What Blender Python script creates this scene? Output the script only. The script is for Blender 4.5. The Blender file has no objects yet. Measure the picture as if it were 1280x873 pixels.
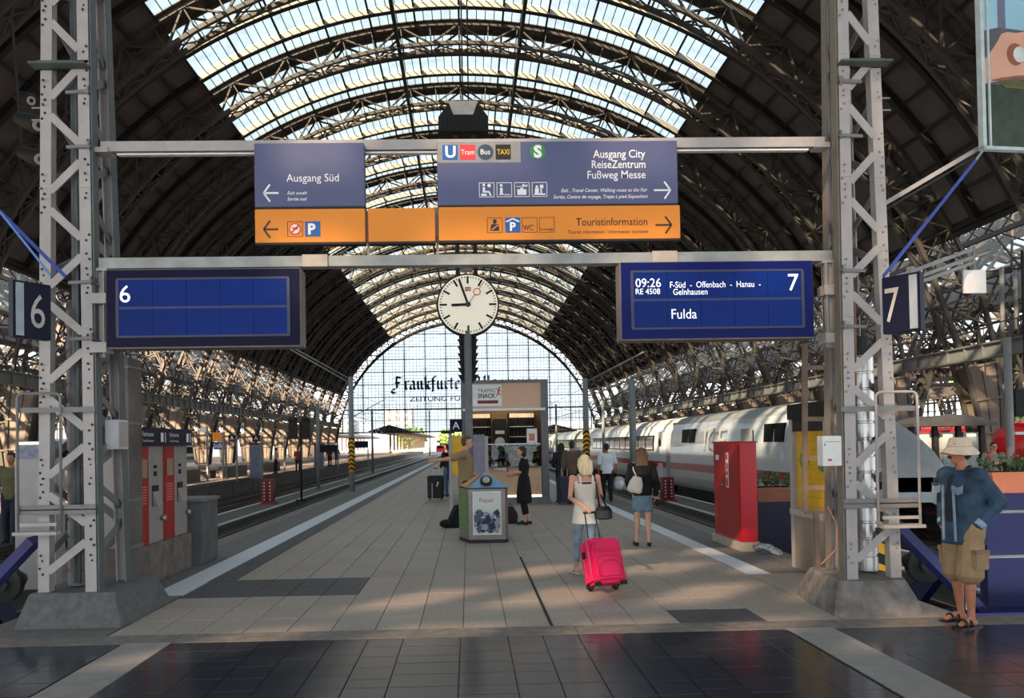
import bpy, bmesh, math, random
from mathutils import Vector, Matrix
random.seed(7)
PI = math.pi
SC = bpy.context.scene
COL = SC.collection
# ---------------------------------------------------------------- camera
YAW, PIT, ROLL, FPX = math.radians(1.5), math.radians(1.0), .0166, 1000.0
CAM = Vector((0, 0, 1.7))
MC = (Matrix.Rotation(-YAW, 3, 'Z') @ Matrix.Rotation(PI/2+PIT, 3, 'X') @ Matrix.Rotation(-ROLL, 3, 'Z'))
_v = MC.transposed() @ Vector((0, 1, 0))
PPX, PPY = 586-FPX*_v.x/-_v.z, 556+FPX*_v.y/-_v.z
cd = bpy.data.cameras.new('camera'); cam = bpy.data.objects.new('camera', cd); COL.objects.link(cam)
cam.matrix_world = Matrix.Translation(CAM) @ MC.to_4x4()
cd.sensor_width = 36; cd.lens = FPX/1280*36
cd.shift_x = (640-PPX)/1280; cd.shift_y = (PPY-436.5)/1280
cd.clip_end = 2000; cd.clip_start = .05
SC.camera = cam
def ray(x, y): return MC @ Vector(((x-PPX)/FPX, -(y-PPY)/FPX, -1))
def P(x, y, Y): d = ray(x, y); return CAM + d*(Y/d.y)          # survey: point seen at x,y at distance Y down the hall
def G(x, y, z=0.0): d = ray(x, y); return CAM + d*((z-CAM.z)/d.z)   # survey: point on the ground
# ---------------------------------------------------------------- world, sun, exposure
W = bpy.data.worlds.new('world'); SC.world = W; W.use_nodes = True
nt = W.node_tree; nt.nodes.clear()
wo = nt.nodes.new('ShaderNodeOutputWorld'); bg = nt.nodes.new('ShaderNodeBackground')
tc = nt.nodes.new('ShaderNodeTexCoord'); sx = nt.nodes.new('ShaderNodeSeparateXYZ'); cr = nt.nodes.new('ShaderNodeValToRGB')
ns = nt.nodes.new('ShaderNodeTexNoise'); ns.inputs['Scale'].default_value = 3; ns.inputs['Detail'].default_value = 4
mx = nt.nodes.new('ShaderNodeMix'); mx.data_type = 'RGBA'; mx.inputs[0].default_value = .12
cr.color_ramp.elements[0].position = 0; cr.color_ramp.elements[0].color = (.88, .94, 1, 1)
cr.color_ramp.elements[1].position = .7; cr.color_ramp.elements[1].color = (.78, .90, 1, 1)
nt.links.new(tc.outputs['Generated'], sx.inputs[0]); nt.links.new(sx.outputs['Z'], cr.inputs[0])
nt.links.new(tc.outputs['Generated'], ns.inputs['Vector'])
nt.links.new(cr.outputs[0], mx.inputs[6]); nt.links.new(ns.outputs['Color'], mx.inputs[7])
nt.links.new(mx.outputs[2], bg.inputs['Color']); bg.inputs['Strength'].default_value = 2.2
nt.links.new(bg.outputs[0], wo.inputs['Surface'])
sd = bpy.data.lights.new('sun', 'SUN'); sun = bpy.data.objects.new('sun', sd); COL.objects.link(sun)
sd.energy = 30.0; sd.color = (1, .72, .48); sd.angle = math.radians(.6)
SUN_AZ, SUN_EL = math.radians(40), math.radians(30)      # travels forward and to the right
sdir = Vector((math.sin(SUN_AZ)*math.cos(SUN_EL), math.cos(SUN_AZ)*math.cos(SUN_EL), -math.sin(SUN_EL)))
sun.rotation_euler = sdir.to_track_quat('-Z', 'Y').to_euler(); sun.location = (-40, -40, 60)
SC.view_settings.view_transform = 'Standard'; SC.view_settings.look = 'None'
SC.view_settings.exposure = 0.42; SC.view_settings.gamma = 1.0
SC.cycles.max_bounces = 6; SC.cycles.transparent_max_bounces = 16
SC.cycles.sample_clamp_indirect = 3.0
# ---------------------------------------------------------------- materials
def lin(c):
    return tuple(((v/255)/12.92 if v/255 <= .04045 else ((v/255+.055)/1.055)**2.4) for v in c)
_mats = {}
def mat(name, rgb, rough=.6, metal=0.0, var=.15, scale=6.0, bump=0.0, rnd=0.0, coat=0.0, emit=0.0, spec=.5, stretch=None, bscale=None):
    if name in _mats: return _mats[name]
    m = bpy.data.materials.new(name); m.use_nodes = True; n = m.node_tree; b = n.nodes['Principled BSDF']
    c = lin(rgb); tc = n.nodes.new('ShaderNodeTexCoord'); no = n.nodes.new('ShaderNodeTexNoise')
    no.inputs['Scale'].default_value = scale; no.inputs['Detail'].default_value = 5
    src = tc.outputs['Object']
    if stretch:
        mp = n.nodes.new('ShaderNodeMapping'); mp.inputs['Scale'].default_value = stretch
        n.links.new(src, mp.inputs['Vector']); src = mp.outputs[0]
    n.links.new(src, no.inputs['Vector'])
    r = n.nodes.new('ShaderNodeValToRGB')
    r.color_ramp.elements[0].position = .3; r.color_ramp.elements[1].position = .7
    r.color_ramp.elements[0].color = (*[v*(1-var) for v in c], 1); r.color_ramp.elements[1].color = (*[min(1, v*(1+var)) for v in c], 1)
    n.links.new(no.outputs['Fac'], r.inputs[0]); out = r.outputs[0]
    if rnd:
        oi = n.nodes.new('ShaderNodeObjectInfo'); mr = n.nodes.new('ShaderNodeMapRange')
        mr.inputs[3].default_value = 1-rnd; mr.inputs[4].default_value = 1+rnd
        vm = n.nodes.new('ShaderNodeVectorMath'); vm.operation = 'SCALE'
        n.links.new(oi.outputs['Random'], mr.inputs[0]); n.links.new(out, vm.inputs[0]); n.links.new(mr.outputs[0], vm.inputs['Scale']); out = vm.outputs[0]
    n.links.new(out, b.inputs['Base Color'])
    b.inputs['Roughness'].default_value = rough; b.inputs['Metallic'].default_value = metal
    b.inputs['Coat Weight'].default_value = coat; b.inputs['Specular IOR Level'].default_value = spec
    if bump:
        bp = n.nodes.new('ShaderNodeBump'); bp.inputs['Strength'].default_value = bump; bp.inputs['Distance'].default_value = .01
        if bscale:
            n2 = n.nodes.new('ShaderNodeTexNoise'); n2.inputs['Scale'].default_value = bscale; n.links.new(src, n2.inputs['Vector']); n.links.new(n2.outputs['Fac'], bp.inputs['Height'])
        else: n.links.new(no.outputs['Fac'], bp.inputs['Height'])
        n.links.new(bp.outputs[0], b.inputs['Normal'])
    if emit:
        n.links.new(out, b.inputs['Emission Color']); b.inputs['Emission Strength'].default_value = emit
    _mats[name] = m; return m
def glass_mat(name, tint, gloss=.08, rough=.02):
    if name in _mats: return _mats[name]
    m = bpy.data.materials.new(name); m.use_nodes = True; n = m.node_tree; n.nodes.clear()
    o = n.nodes.new('ShaderNodeOutputMaterial'); t = n.nodes.new('ShaderNodeBsdfTransparent'); g = n.nodes.new('ShaderNodeBsdfGlossy')
    x = n.nodes.new('ShaderNodeMixShader'); no = n.nodes.new('ShaderNodeTexNoise'); r = n.nodes.new('ShaderNodeValToRGB'); tc = n.nodes.new('ShaderNodeTexCoord')
    no.inputs['Scale'].default_value = .9; no.inputs['Detail'].default_value = 4
    n.links.new(tc.outputs['Object'], no.inputs['Vector']); n.links.new(no.outputs['Fac'], r.inputs[0])
    r.color_ramp.elements[0].position = .3; r.color_ramp.elements[0].color = (*[v*.86 for v in tint], 1)
    r.color_ramp.elements[1].position = .7; r.color_ramp.elements[1].color = (*tint, 1)
    n.links.new(r.outputs[0], t.inputs[0]); g.inputs['Roughness'].default_value = rough
    x.inputs[0].default_value = gloss; n.links.new(t.outputs[0], x.inputs[1]); n.links.new(g.outputs[0], x.inputs[2]); n.links.new(x.outputs[0], o.inputs[0])
    _mats[name] = m; return m
# ---------------------------------------------------------------- object helpers
ORG = {}
def setp(o, label=None, cat=None, group=None, kind=None):
    if label: o['label'] = label
    if cat: o['category'] = cat
    if group: o['group'] = group
    if kind: o['kind'] = kind
    return o
def empty(name, loc=(0, 0, 0), label=None, cat=None, group=None, kind=None, parent=None):
    o = bpy.data.objects.new(name, None); COL.objects.link(o); o.empty_display_size = .2
    loc = Vector(loc)
    if parent: o.parent = parent; o.location = loc-ORG.get(parent.name, Vector())
    else: o.location = loc
    ORG[o.name] = loc
    return setp(o, label, cat, group, kind)
def thing(name, label, cat, loc=(0, 0, 0), group=None): return empty(name, loc, label, cat, group)
def struct(name, label, loc=(0, 0, 0)): return empty(name, loc, label, None, None, 'structure')
def place(o, loc, rz=0.0, s=None):
    o.location = loc; o.rotation_euler = (0, 0, rz)
    if s: o.scale = (s, s, s)
    return o
def link(name, me, parent=None, **k):
    o = bpy.data.objects.new(name, me); COL.objects.link(o)
    if parent: o.parent = parent; ORG[o.name] = ORG.get(parent.name, Vector())
    return setp(o, **k)
def copy_tree(o, parent=None):
    c = o.copy(); COL.objects.link(c)
    if parent: c.parent = parent
    for ch in list(o.children): copy_tree(ch, c)
    return c
class MB:
    def __init__(s): s.v = []; s.f = []; s.m = []; s.mi = 0; s.sm = []; s.smooth = False
    def add(s, vs, fs):
        b = len(s.v); s.v.extend([tuple(q) for q in vs])
        for f in fs: s.f.append(tuple(b+i for i in f)); s.m.append(s.mi); s.sm.append(s.smooth)
        return s
    def hexa(s, p): return s.add(p, [(0, 3, 2, 1), (4, 5, 6, 7), (0, 1, 5, 4), (1, 2, 6, 5), (2, 3, 7, 6), (3, 0, 4, 7)])
    def box(s, x0, x1, y0, y1, z0, z1):
        return s.hexa([(x0, y0, z0), (x1, y0, z0), (x1, y1, z0), (x0, y1, z0), (x0, y0, z1), (x1, y0, z1), (x1, y1, z1), (x0, y1, z1)])
    def taper(s, b, t, z0, z1):   # b,t = x0,x1,y0,y1
        return s.hexa([(b[0], b[2], z0), (b[1], b[2], z0), (b[1], b[3], z0), (b[0], b[3], z0), (t[0], t[2], z1), (t[1], t[2], z1), (t[1], t[3], z1), (t[0], t[3], z1)])
    def bar(s, p, q, w, h=None, up=(0, 0, 1), open_ends=False):
        p = Vector(p); q = Vector(q); h = h or w; d = q-p
        if d.length < 1e-6: return s
        d.normalize(); up = Vector(up)
        x = d.cross(up)
        if x.length < 1e-3: x = d.cross(Vector((1, 0, 0)))
        x.normalize(); z = x.cross(d); x = x*w/2; z = z*h/2
        vs = [p-x-z, p+x-z, p+x+z, p-x+z, q-x-z, q+x-z, q+x+z, q-x+z]
        if open_ends: return s.add(vs, [(0, 1, 5, 4), (1, 2, 6, 5), (2, 3, 7, 6), (3, 0, 4, 7)])
        return s.hexa(vs)
    def tube(s, pts, r, n=8, caps=True, sq=1.0):
        pts = [Vector(p) for p in pts]; rr = r if isinstance(r, (list, tuple)) else [r]*len(pts); b = len(s.v); ref = None
        for i, p in enumerate(pts):
            a = pts[max(i-1, 0)]; c = pts[min(i+1, len(pts)-1)]; d = (c-a).normalized()
            if ref is None:
                ref = d.cross(Vector((0, 0, 1)))
                if ref.length < .1: ref = Vector((1, 0, 0))
            x = (ref-d*ref.dot(d)).normalized(); ref = x; y = d.cross(x)
            for k in range(n):
                t = 2*PI*k/n; q = p+x*math.cos(t)*rr[i]+y*math.sin(t)*rr[i]*sq; s.v.append(tuple(q))
        for i in range(len(pts)-1):
            for k in range(n):
                s.f.append((b+i*n+k, b+i*n+(k+1) % n, b+(i+1)*n+(k+1) % n, b+(i+1)*n+k)); s.m.append(s.mi); s.sm.append(True)
        if caps:
            s.f.append(tuple(b+k for k in reversed(range(n)))); s.m.append(s.mi); s.sm.append(False)
            e = b+(len(pts)-1)*n; s.f.append(tuple(e+k for k in range(n))); s.m.append(s.mi); s.sm.append(False)
        return s
    def rings(s, rings, cap=True, closed=True):   # list of equal-length point rings
        b = len(s.v); n = len(rings[0])
        for r in rings: s.v.extend([tuple(q) for q in r])
        for i in range(len(rings)-1):
            for k in range(n if closed else n-1):
                s.f.append((b+i*n+k, b+i*n+(k+1) % n, b+(i+1)*n+(k+1) % n, b+(i+1)*n+k)); s.m.append(s.mi); s.sm.append(s.smooth)
        if cap:
            s.f.append(tuple(b+k for k in reversed(range(n)))); s.m.append(s.mi); s.sm.append(False)
            e = b+(len(rings)-1)*n; s.f.append(tuple(e+k for k in range(n))); s.m.append(s.mi); s.sm.append(False)
        return s
    def loft(s, secs, n=20, power=2.0):   # secs: (cx,cy,z,rx,ry) horizontal ellipses with domed caps
        rg = []
        def ring(cx, cy, z, rx, ry):
            o = []
            for k in range(n):
                t = 2*PI*k/n; c, q = math.cos(t), math.sin(t); e = 2/power
                o.append((cx+rx*math.copysign(abs(c)**e, c), cy+ry*math.copysign(abs(q)**e, q), z))
            return o
        for c in secs: rg.append(ring(*c))
        sm = s.smooth; s.smooth = True; s.rings(rg); s.smooth = sm; return s
    def ell(s, c, r, n=12, m=8, rot=None):
        rg = []
        for i in range(1, m):
            a = PI*i/m; o = []
            for k in range(n):
                t = 2*PI*k/n; q = Vector((r[0]*math.sin(a)*math.cos(t), r[1]*math.sin(a)*math.sin(t), -r[2]*math.cos(a)))
                if rot: q = rot @ q
                o.append(q+Vector(c))
            rg.append(o)
        b = len(s.v); sm = s.smooth; s.smooth = True; s.rings(rg, cap=False)
        t0 = Vector((0, 0, -r[2])); t1 = Vector((0, 0, r[2]))
        if rot: t0 = rot @ t0; t1 = rot @ t1
        s.v.append(tuple(t0+Vector(c))); s.v.append(tuple(t1+Vector(c))); i0 = len(s.v)-2; i1 = len(s.v)-1; e = b+(m-2)*n
        for k in range(n):
            s.f.append((i0, b+(k+1) % n, b+k)); s.m.append(s.mi); s.sm.append(True)
            s.f.append((i1, e+k, e+(k+1) % n)); s.m.append(s.mi); s.sm.append(True)
        s.smooth = sm; return s
    def cap(s, a, b, ra, rb, n=10):    # closed capsule-like limb
        a = Vector(a); b = Vector(b); d = (b-a); L = d.length; d.normalize(); R = d.to_track_quat('Z', 'Y').to_matrix(); rg = []
        for ang in (-80, -50, -20): t = math.radians(ang); rg.append((a+d*ra*math.sin(t), ra*math.cos(t)))
        for ang in (20, 50, 80): t = math.radians(ang); rg.append((b+d*rb*math.sin(t), rb*math.cos(t)))
        out = [[c+R @ Vector((r*math.cos(2*PI*k/n), r*math.sin(2*PI*k/n), 0)) for k in range(n)] for c, r in rg]
        sm = s.smooth; s.smooth = True; s.rings(out); s.smooth = sm; return s
    def chain(s, pts, rr, n=10):
        for i in range(len(pts)-1): s.cap(pts[i], pts[i+1], rr[i], rr[i+1], n)
        return s
    def prism(s, poly, o, u, w, d):   # polygon in plane (o; u,w), extruded by vector d
        o = Vector(o); u = Vector(u); w = Vector(w); d = Vector(d); n = len(poly)
        a = [o+u*x+w*y for x, y in poly]; b = [q+d for q in a]
        return s.add(a+b, [tuple(range(n)), tuple(reversed(range(n, 2*n)))]+[(i, i+n, (i+1) % n+n, (i+1) % n) for i in range(n)])
    def disc(s, c, r, nrm, th, n=24):
        c = Vector(c); d = Vector(nrm).normalized(); R = d.to_track_quat('Z', 'Y').to_matrix(); th /= 2
        return s.rings([[c+d*k+R @ Vector((r*math.cos(2*PI*i/n), r*math.sin(2*PI*i/n), 0)) for i in range(n)] for k in (-th, th)])
    def mesh(s, name, ms, off=None):
        me = bpy.data.meshes.new(name)
        vs = s.v if off is None else [(a-off[0], b-off[1], c-off[2]) for a, b, c in s.v]
        me.from_pydata(vs, [], s.f)
        for q in (ms if isinstance(ms, (list, tuple)) else [ms]): me.materials.append(q)
        if any(s.m): me.polygons.foreach_set('material_index', s.m)
        if any(s.sm): me.polygons.foreach_set('use_smooth', s.sm)
        me.update(); return me
    def build(s, name, ms, parent=None, remesh=0, smooth=0, fix=True, bevel=0, **k):
        off = ORG.get(parent.name) if parent else None
        me = s.mesh(name, ms, off)
        if fix and not remesh and len(s.f) < 60000:
            bm = bmesh.new(); bm.from_mesh(me); bmesh.ops.recalc_face_normals(bm, faces=bm.faces)
            if bevel: bmesh.ops.bevel(bm, geom=bm.edges[:], offset=bevel, segments=2, affect='EDGES', clamp_overlap=True)
            bm.to_mesh(me); bm.free()
        o = link(name, me, parent, **k)
        if remesh: voxel(o, remesh, smooth)
        return o
def voxel(o, vs, smooth=0):
    r = o.modifiers.new('r', 'REMESH'); r.mode = 'VOXEL'; r.voxel_size = vs; r.use_smooth_shade = True
    if smooth: q = o.modifiers.new('s', 'SMOOTH'); q.factor = .5; q.iterations = smooth
    bpy.context.view_layer.update()
    dg = bpy.context.evaluated_depsgraph_get(); me = bpy.data.meshes.new_from_object(o.evaluated_get(dg))
    ms = [x for x in o.data.materials]; o.modifiers.clear(); o.data = me
    if not me.materials:
        for x in ms: me.materials.append(x)
def shared(name, me, parent, loc, rot=None, scale=None, **k):
    o = link(name, me, parent, **k); base = ORG.get(parent.name, Vector()) if parent else Vector()
    o.location = Vector(loc)-base
    if rot: o.rotation_euler = rot
    if scale: o.scale = scale
    return o
_tx = {}
def text(s, m, parent, o, h, right=(1, 0, 0), up=(0, 0, 1), width=None, align='LEFT', shear=0, bold=0, ext=.002, name='lettering', raw=False):
    """lettering of cap height h starting at o (baseline)"""
    cu = bpy.data.curves.new('t', 'FONT'); cu.body = s; cu.size = 1; cu.shear = shear; cu.offset = bold; cu.extrude = 0; cu.resolution_u = 3
    ob = bpy.data.objects.new('t', cu); COL.objects.link(ob); bpy.context.view_layer.update()
    me = bpy.data.meshes.new_from_object(ob.evaluated_get(bpy.context.evaluated_depsgraph_get()))
    bpy.data.objects.remove(ob); bpy.data.curves.remove(cu)
    xs = [v.co.x for v in me.vertices] or [0]; x0, x1 = min(xs), max(xs); k = h/.69
    kx = width/(x1-x0) if width else k
    R = Vector(right).normalized(); U = Vector(up).normalized(); N = R.cross(U)
    sh = 0 if align == 'LEFT' else (-(x1-x0)*kx if align == 'RIGHT' else -(x1-x0)*kx/2)
    off = ORG.get(parent.name, Vector()) if parent else Vector()
    for v in me.vertices: v.co = Vector(o)-off+R*((v.co.x-x0)*kx+sh)+U*(v.co.y*k)+N*ext
    me.materials.clear(); me.materials.append(m)
    return link(name, me, parent)
def panel(parent, name, m, o, u, w, th, d=None):
    """thin slab: corner o, edge vectors u,w, thickness th along -(u x w)"""
    o = Vector(o); u = Vector(u); w = Vector(w); n = u.cross(w).normalized()*th
    b = MB(); b.hexa([o-n, o+u-n, o+u+w-n, o+w-n, o, o+u, o+u+w, o+w]); return b.build(name, m, parent)
# ================================================================ materials used widely
M_TAN = mat('tan_paving', (162, 148, 137), .62, var=.16, scale=26, bump=.15, rnd=.07)
M_TAN2 = mat('tan_paving_far', (162, 148, 137), .62, var=.12, scale=3)
M_DARK = mat('dark_polished_tile', (50, 53, 62), .17, var=.18, scale=5, rnd=.10)
M_KERB = mat('kerb_stone', (118, 110, 104), .7, var=.25, scale=9, bump=.3)
M_EDGE = mat('edge_paving', (105, 101, 99), .75, var=.15, scale=8, bump=.2)
M_WLINE = mat('white_guide_strip', (204, 206, 212), .6, var=.08, scale=20)
M_BAND = mat('dark_guide_band', (72, 70, 73), .6, var=.15, scale=14, bump=.2)
M_RIB = mat('ribbed_strip', (140, 136, 134), .5, var=.1)
M_CONC = mat('concrete', (96, 97, 98), .85, var=.22, scale=14, bump=.5)
M_BALL = mat('ballast', (62, 56, 52), .95, var=.5, scale=30, bump=.8)
M_RAIL = mat('rail_steel', (120, 105, 95), .35, metal=.8, var=.2)
M_STONE = mat('platform_wall_stone', (92, 90, 88), .85, var=.35, scale=2.5, bump=.3)
M_GRIME = mat('dark_platform_wall', (28, 26, 25), .9, var=.3, scale=3)
M_TRUSS = mat('truss_paint', (66, 61, 56), .6, var=.2, scale=2)
M_ROOF = mat('roof_panel_dark', (86, 82, 82), .85, var=.18, scale=.8)
M_FOOTSUN = mat('foot_plate_sunlit', (112, 98, 86), .6, var=.25, scale=1.2)  # warmer and lighter than the trusses: sunlight put into the colour
M_SGL = glass_mat('side_hall_glass', (.85, .88, .88), .03)
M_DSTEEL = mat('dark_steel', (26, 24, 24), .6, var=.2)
M_RIBSUN = mat('rib_sunlit', (170, 162, 150), .6, var=.12, scale=2)  # light copy of the rib colour for the sunlit crown
M_GLASS = glass_mat('skylight_glass', (.66, .70, .70), .04)
M_SGLASS = glass_mat('screen_glass', (.50, .535, .55), .04)
M_BLUEFR = mat('screen_frame', (58, 72, 98), .5, var=.1)
M_GREYST = mat('grey_painted_steel', (168, 164, 162), .5, var=.08, scale=7, bump=.05)
M_GREYGR = mat('grey_green_steel', (92, 100, 100), .55, var=.1, scale=7)
M_MID = mat('mid_grey_steel', (118, 118, 118), .5, var=.1)
M_WHITE = mat('white_paint', (225, 226, 224), .5, var=.05)
M_BLACK = mat('black_matt', (16, 16, 17), .7, var=.2)
M_STEEL = mat('brushed_steel', (170, 168, 165), .3, metal=.9, var=.1)

# ================================================================ ground
XE = 4.65
fl = struct('floor', 'station floor of dark polished tiles in front and tan paving along the platform')
b = MB(); b.box(-XE, XE, 7.43, 175, -.9, -.012); b.build('platform_body', M_GRIME, fl)
b = MB(); b.box(-70, 70, -14, 7.43, -.9, -.010); b.build('concourse_slab', M_GRIME, fl)
# tan tiles: columns .4075 wide, rows .6 deep
TX0, TX1 = -3.34, 3.49
cols = [-.08+.4075*k for k in range(-8, 9)]
me_t = {}
def tile_mesh(w, d, m, th=.03, gap=.006):
    key = (round(w, 3), round(d, 3), m.name)
    if key not in me_t:
        q = MB(); g = gap/2; c = .003
        q.v = [(g, g, -th), (w-g, g, -th), (w-g, d-g, -th), (g, d-g, -th), (g, g, -c), (w-g, g, -c), (w-g, d-g, -c), (g, d-g, -c),
               (g+c, g+c, 0), (w-g-c, g+c, 0), (w-g-c, d-g-c, 0), (g+c, d-g-c, 0)]
        for a in (0, 4):
            for k in range(4): q.f.append((a+k, a+(k+1) % 4, a+4+(k+1) % 4, a+4+k))
        q.f.append((8, 9, 10, 11)); q.m = [0]*len(q.f); q.sm = [False]*len(q.f)
        me_t[key] = q.mesh('tile', m)
    return me_t[key]
edges = [TX0]+[c for c in cols if TX0+.1 < c < TX1-.1]+[TX1]
def in_dark(x, y): return (-3.4 < x < -1.32 and 9.2 < y < 10.3) or (2.05 < x < 2.85 and 7.4 < y < 8.1)
far = MB(); ncount = 0
for r in range(0, 66):
    y0 = 7.44+.6*r
    for i in range(len(edges)-1):
        x0, x1 = edges[i], edges[i+1]; cx = (x0+x1)/2; dark = in_dark(cx, y0+.3)
        if r < 17 and ncount < 290:
            m = M_BAND if dark else M_TAN
            shared('paving_tile', tile_mesh(x1-x0, .6, m), fl, (x0, y0, random.uniform(-.0015, .0015))); ncount += 1
        else: far.box(x0+.003, x1-.003, y0+.003, y0+.597, -.03, random.uniform(-.0015, .0015))
far.build('paving_far', M_TAN, fl, fix=False, kind='stuff')
b = MB(); b.box(TX0, TX1, 7.44+.6*66, 175, -.03, 0); b.build('paving_end', M_TAN2, fl)
# white and dark guide strips, outer paving, edge stones
for s in (-1, 1):
    xs = sorted((s*3.36, s*3.70)); 
    if s > 0: xs = [3.50, 3.80]
    else: xs = [-3.74, -3.36]
    y0 = 9.42 if s < 0 else 10.08
    b = MB(); y = y0
    while y < 120:
        L = .6 if y < 30 else 12; b.box(xs[0], xs[1], y+.003, y+L-.003, -.03, .003); y += L
    b.build('white_guide_strip', M_WLINE, fl, kind='stuff', fix=False)
    b = MB(); b.box(min(xs[0], xs[1]) if s > 0 else -XE, XE if s > 0 else -3.36, 7.44, y0-.003, -.03, 0)
    b.build('corner_paving', M_TAN if s > 0 else M_EDGE, fl)
    xo = (3.805, 4.33) if s > 0 else (-4.33, -3.745); b = MB(); y = y0
    while y < 60:
        b.box(xo[0], xo[1], y+.003, y+.397, -.03, 0); y += .4
    b.box(xo[0], xo[1], y, 175, -.03, 0); b.build('outer_paving', M_EDGE, fl, kind='stuff', fix=False)
    xo = (4.335, XE+.06) if s > 0 else (-XE-.06, -4.335); b = MB(); y = 9.0
    while y < 170:
        b.box(xo[0], xo[1], y+.005, y+.995, -.16, .004); y += 1
    b.build('edge_stones', M_KERB, fl, kind='stuff', fix=False)
b = MB(); b.box(-3.36, -3.02, 10.32, 120, -.0, .0035); b.build('dark_guide_band', M_BAND, fl)
b = MB(); b.box(.735, .76, 7.44, 12, -.005, .0045); b.build('drain_slot', M_BLACK, fl)
# kerb band (two lengths) and dark concourse tiles
x = -9.0
for w in (3.6, 2.75, 3.6, 2.4, 3.4, 3.2):
    yk = 7.25 if x < 1 else 7.18
    b = MB(); b.box(x+.004, x+w-.004, 7.12, 7.435, -.03, .004); b.build('kerb_stone', M_KERB, fl); x += w
cx = [-6.8+.31*k for k in range(0, 21)]                    # .31 m tiles
cx = [c for c in cx if c < -.12]+[-.10, .315]+[.315+.31*k for k in range(1, 20)]
nd = 0; rest = MB()
for i in range(len(cx)-1):
    x0, x1 = cx[i], cx[i+1]; xm = (x0+x1)/2; y = 7.12; j = i*7 % 5
    while y > 4.9:
        d = (.31, .31, .205, .31, .31)[j % 5]; j += 1; y -= d
        # tactile strips leave their lane free
        if (-3.05 < xm < -2.62) or (2.82 < xm < 3.24): continue
        if abs(xm) < 4.4 and nd < 296 and y > 5.0: shared('dark_tile', tile_mesh(x1-x0, d, M_DARK, gap=.004), fl, (x0, y, random.uniform(-.0008, .0008))); nd += 1
        else: rest.box(x0+.002, x1-.002, y+.002, y+d-.002, -.03, 0)
rest.build('dark_tiles_side', M_DARK, fl, fix=False, kind='stuff')
b = MB(); b.box(-60, -6.8, -13, 7.12, -.03, 0); b.box(6.2, 60, -13, 7.12, -.03, 0); b.box(-6.8, 6.2, -13, 4.9, -.03, 0); b.build('dark_floor_beyond', M_DARK, fl)
for xa, xb in ((-3.05, -2.64), (2.82, 3.23)):
    b = MB(); y = 4.9
    while y < 7.11:
        b.box(xa, xb, y, y+.02, -.02, .006); y += .034
    b.box(xa, xb, 4.9, 7.11, -.03, -.001)
    b.build('tactile_strip', M_RIB, fl, fix=False, kind='stuff')
# ---------------------------------------------------------------- track beds, luggage platforms, rails, side platforms
for s in (-1, 1):
    side = 'left' if s < 0 else 'right'
    tb = struct('trackbed_'+side, 'dark ballast track bed with rails on the %s of the platform' % side)
    xa, xb = sorted((s*XE, s*13)); b = MB(); b.box(xa, xb, 9.0, 230, -1.15, -1.0); b.build('ballast', M_BALL, tb)
    for xc in (6.35, 11.25):
        sl = MB(); y = 10
        while y < 90:
            sl.box(s*xc-1.25, s*xc+1.25, y, y+.25, -1.0, -.96); y += .65
        sl.build('sleepers', mat('sleeper', (50, 42, 38), .9), tb, fix=False, kind='stuff')
        for g in (-.75, .75):
            r = MB(); X = s*xc+g; r.box(X-.065, X+.065, 9.5, 230, -.96, -.94); r.box(X-.01, X+.01, 9.5, 230, -.94, -.84); r.box(X-.036, X+.036, 9.5, 230, -.84, -.80); r.build('rail', M_RAIL, tb)
    lp = struct('luggage_platform_'+side, 'low narrow concrete luggage platform with a white rim between the %s tracks' % side)
    xa, xb = sorted((s*8.05, s*9.55)); b = MB(); b.box(xa, xb, 9.5, 175, -1.1, -.80); b.build('slab', mat('luggage_concrete', (96, 92, 90), .8, var=.2, scale=2), lp)
    xa, xb = sorted((s*8.15, s*8.29)); b = MB(); b.box(xa, xb, 9.5, 175, -.9, -.785); b.build('white_rim', mat('white_rim', (205, 205, 205), .5), lp)
    xa, xb = sorted((s*9.46, s*9.6)); b = MB(); b.box(xa, xb, 9.5, 175, -.9, -.785); b.build('white_rim', M_WHITE, lp)
    pf = struct('platform_'+side, 'neighbouring platform with stone wall beyond the %s tracks' % side)
    xa, xb = sorted((s*13.0, s*70)); b = MB(); b.box(xa, xb, 9, 230, -1.0, -.03); b.build('platform_body', M_STONE, pf)
    xa, xb = sorted((s*12.9, s*25)); b = MB(); b.box(xa, xb, 9, 230, -.14, 0); b.build('platform_top', mat('far_platform_paving', (108, 98, 90), .7, var=.1), pf)
    k = 0
    for q in range(34):   # masonry facing blocks
        y0 = 20+4*q; b = MB(); xa, xb = sorted((s*12.88, s*13.0)); b.box(xa, xb, y0+.03, y0+3.97, -.92, -.17)
        b.build('stone_facing', M_STONE, pf)
g = struct('ground_outside', 'open railway ground beyond the hall'); b = MB(); b.box(-400, 400, 175, 900, -1.3, -1.1); b.build('ground', mat('yard_ground', (120, 112, 104), .9, var=.3, scale=.1), g)

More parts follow.
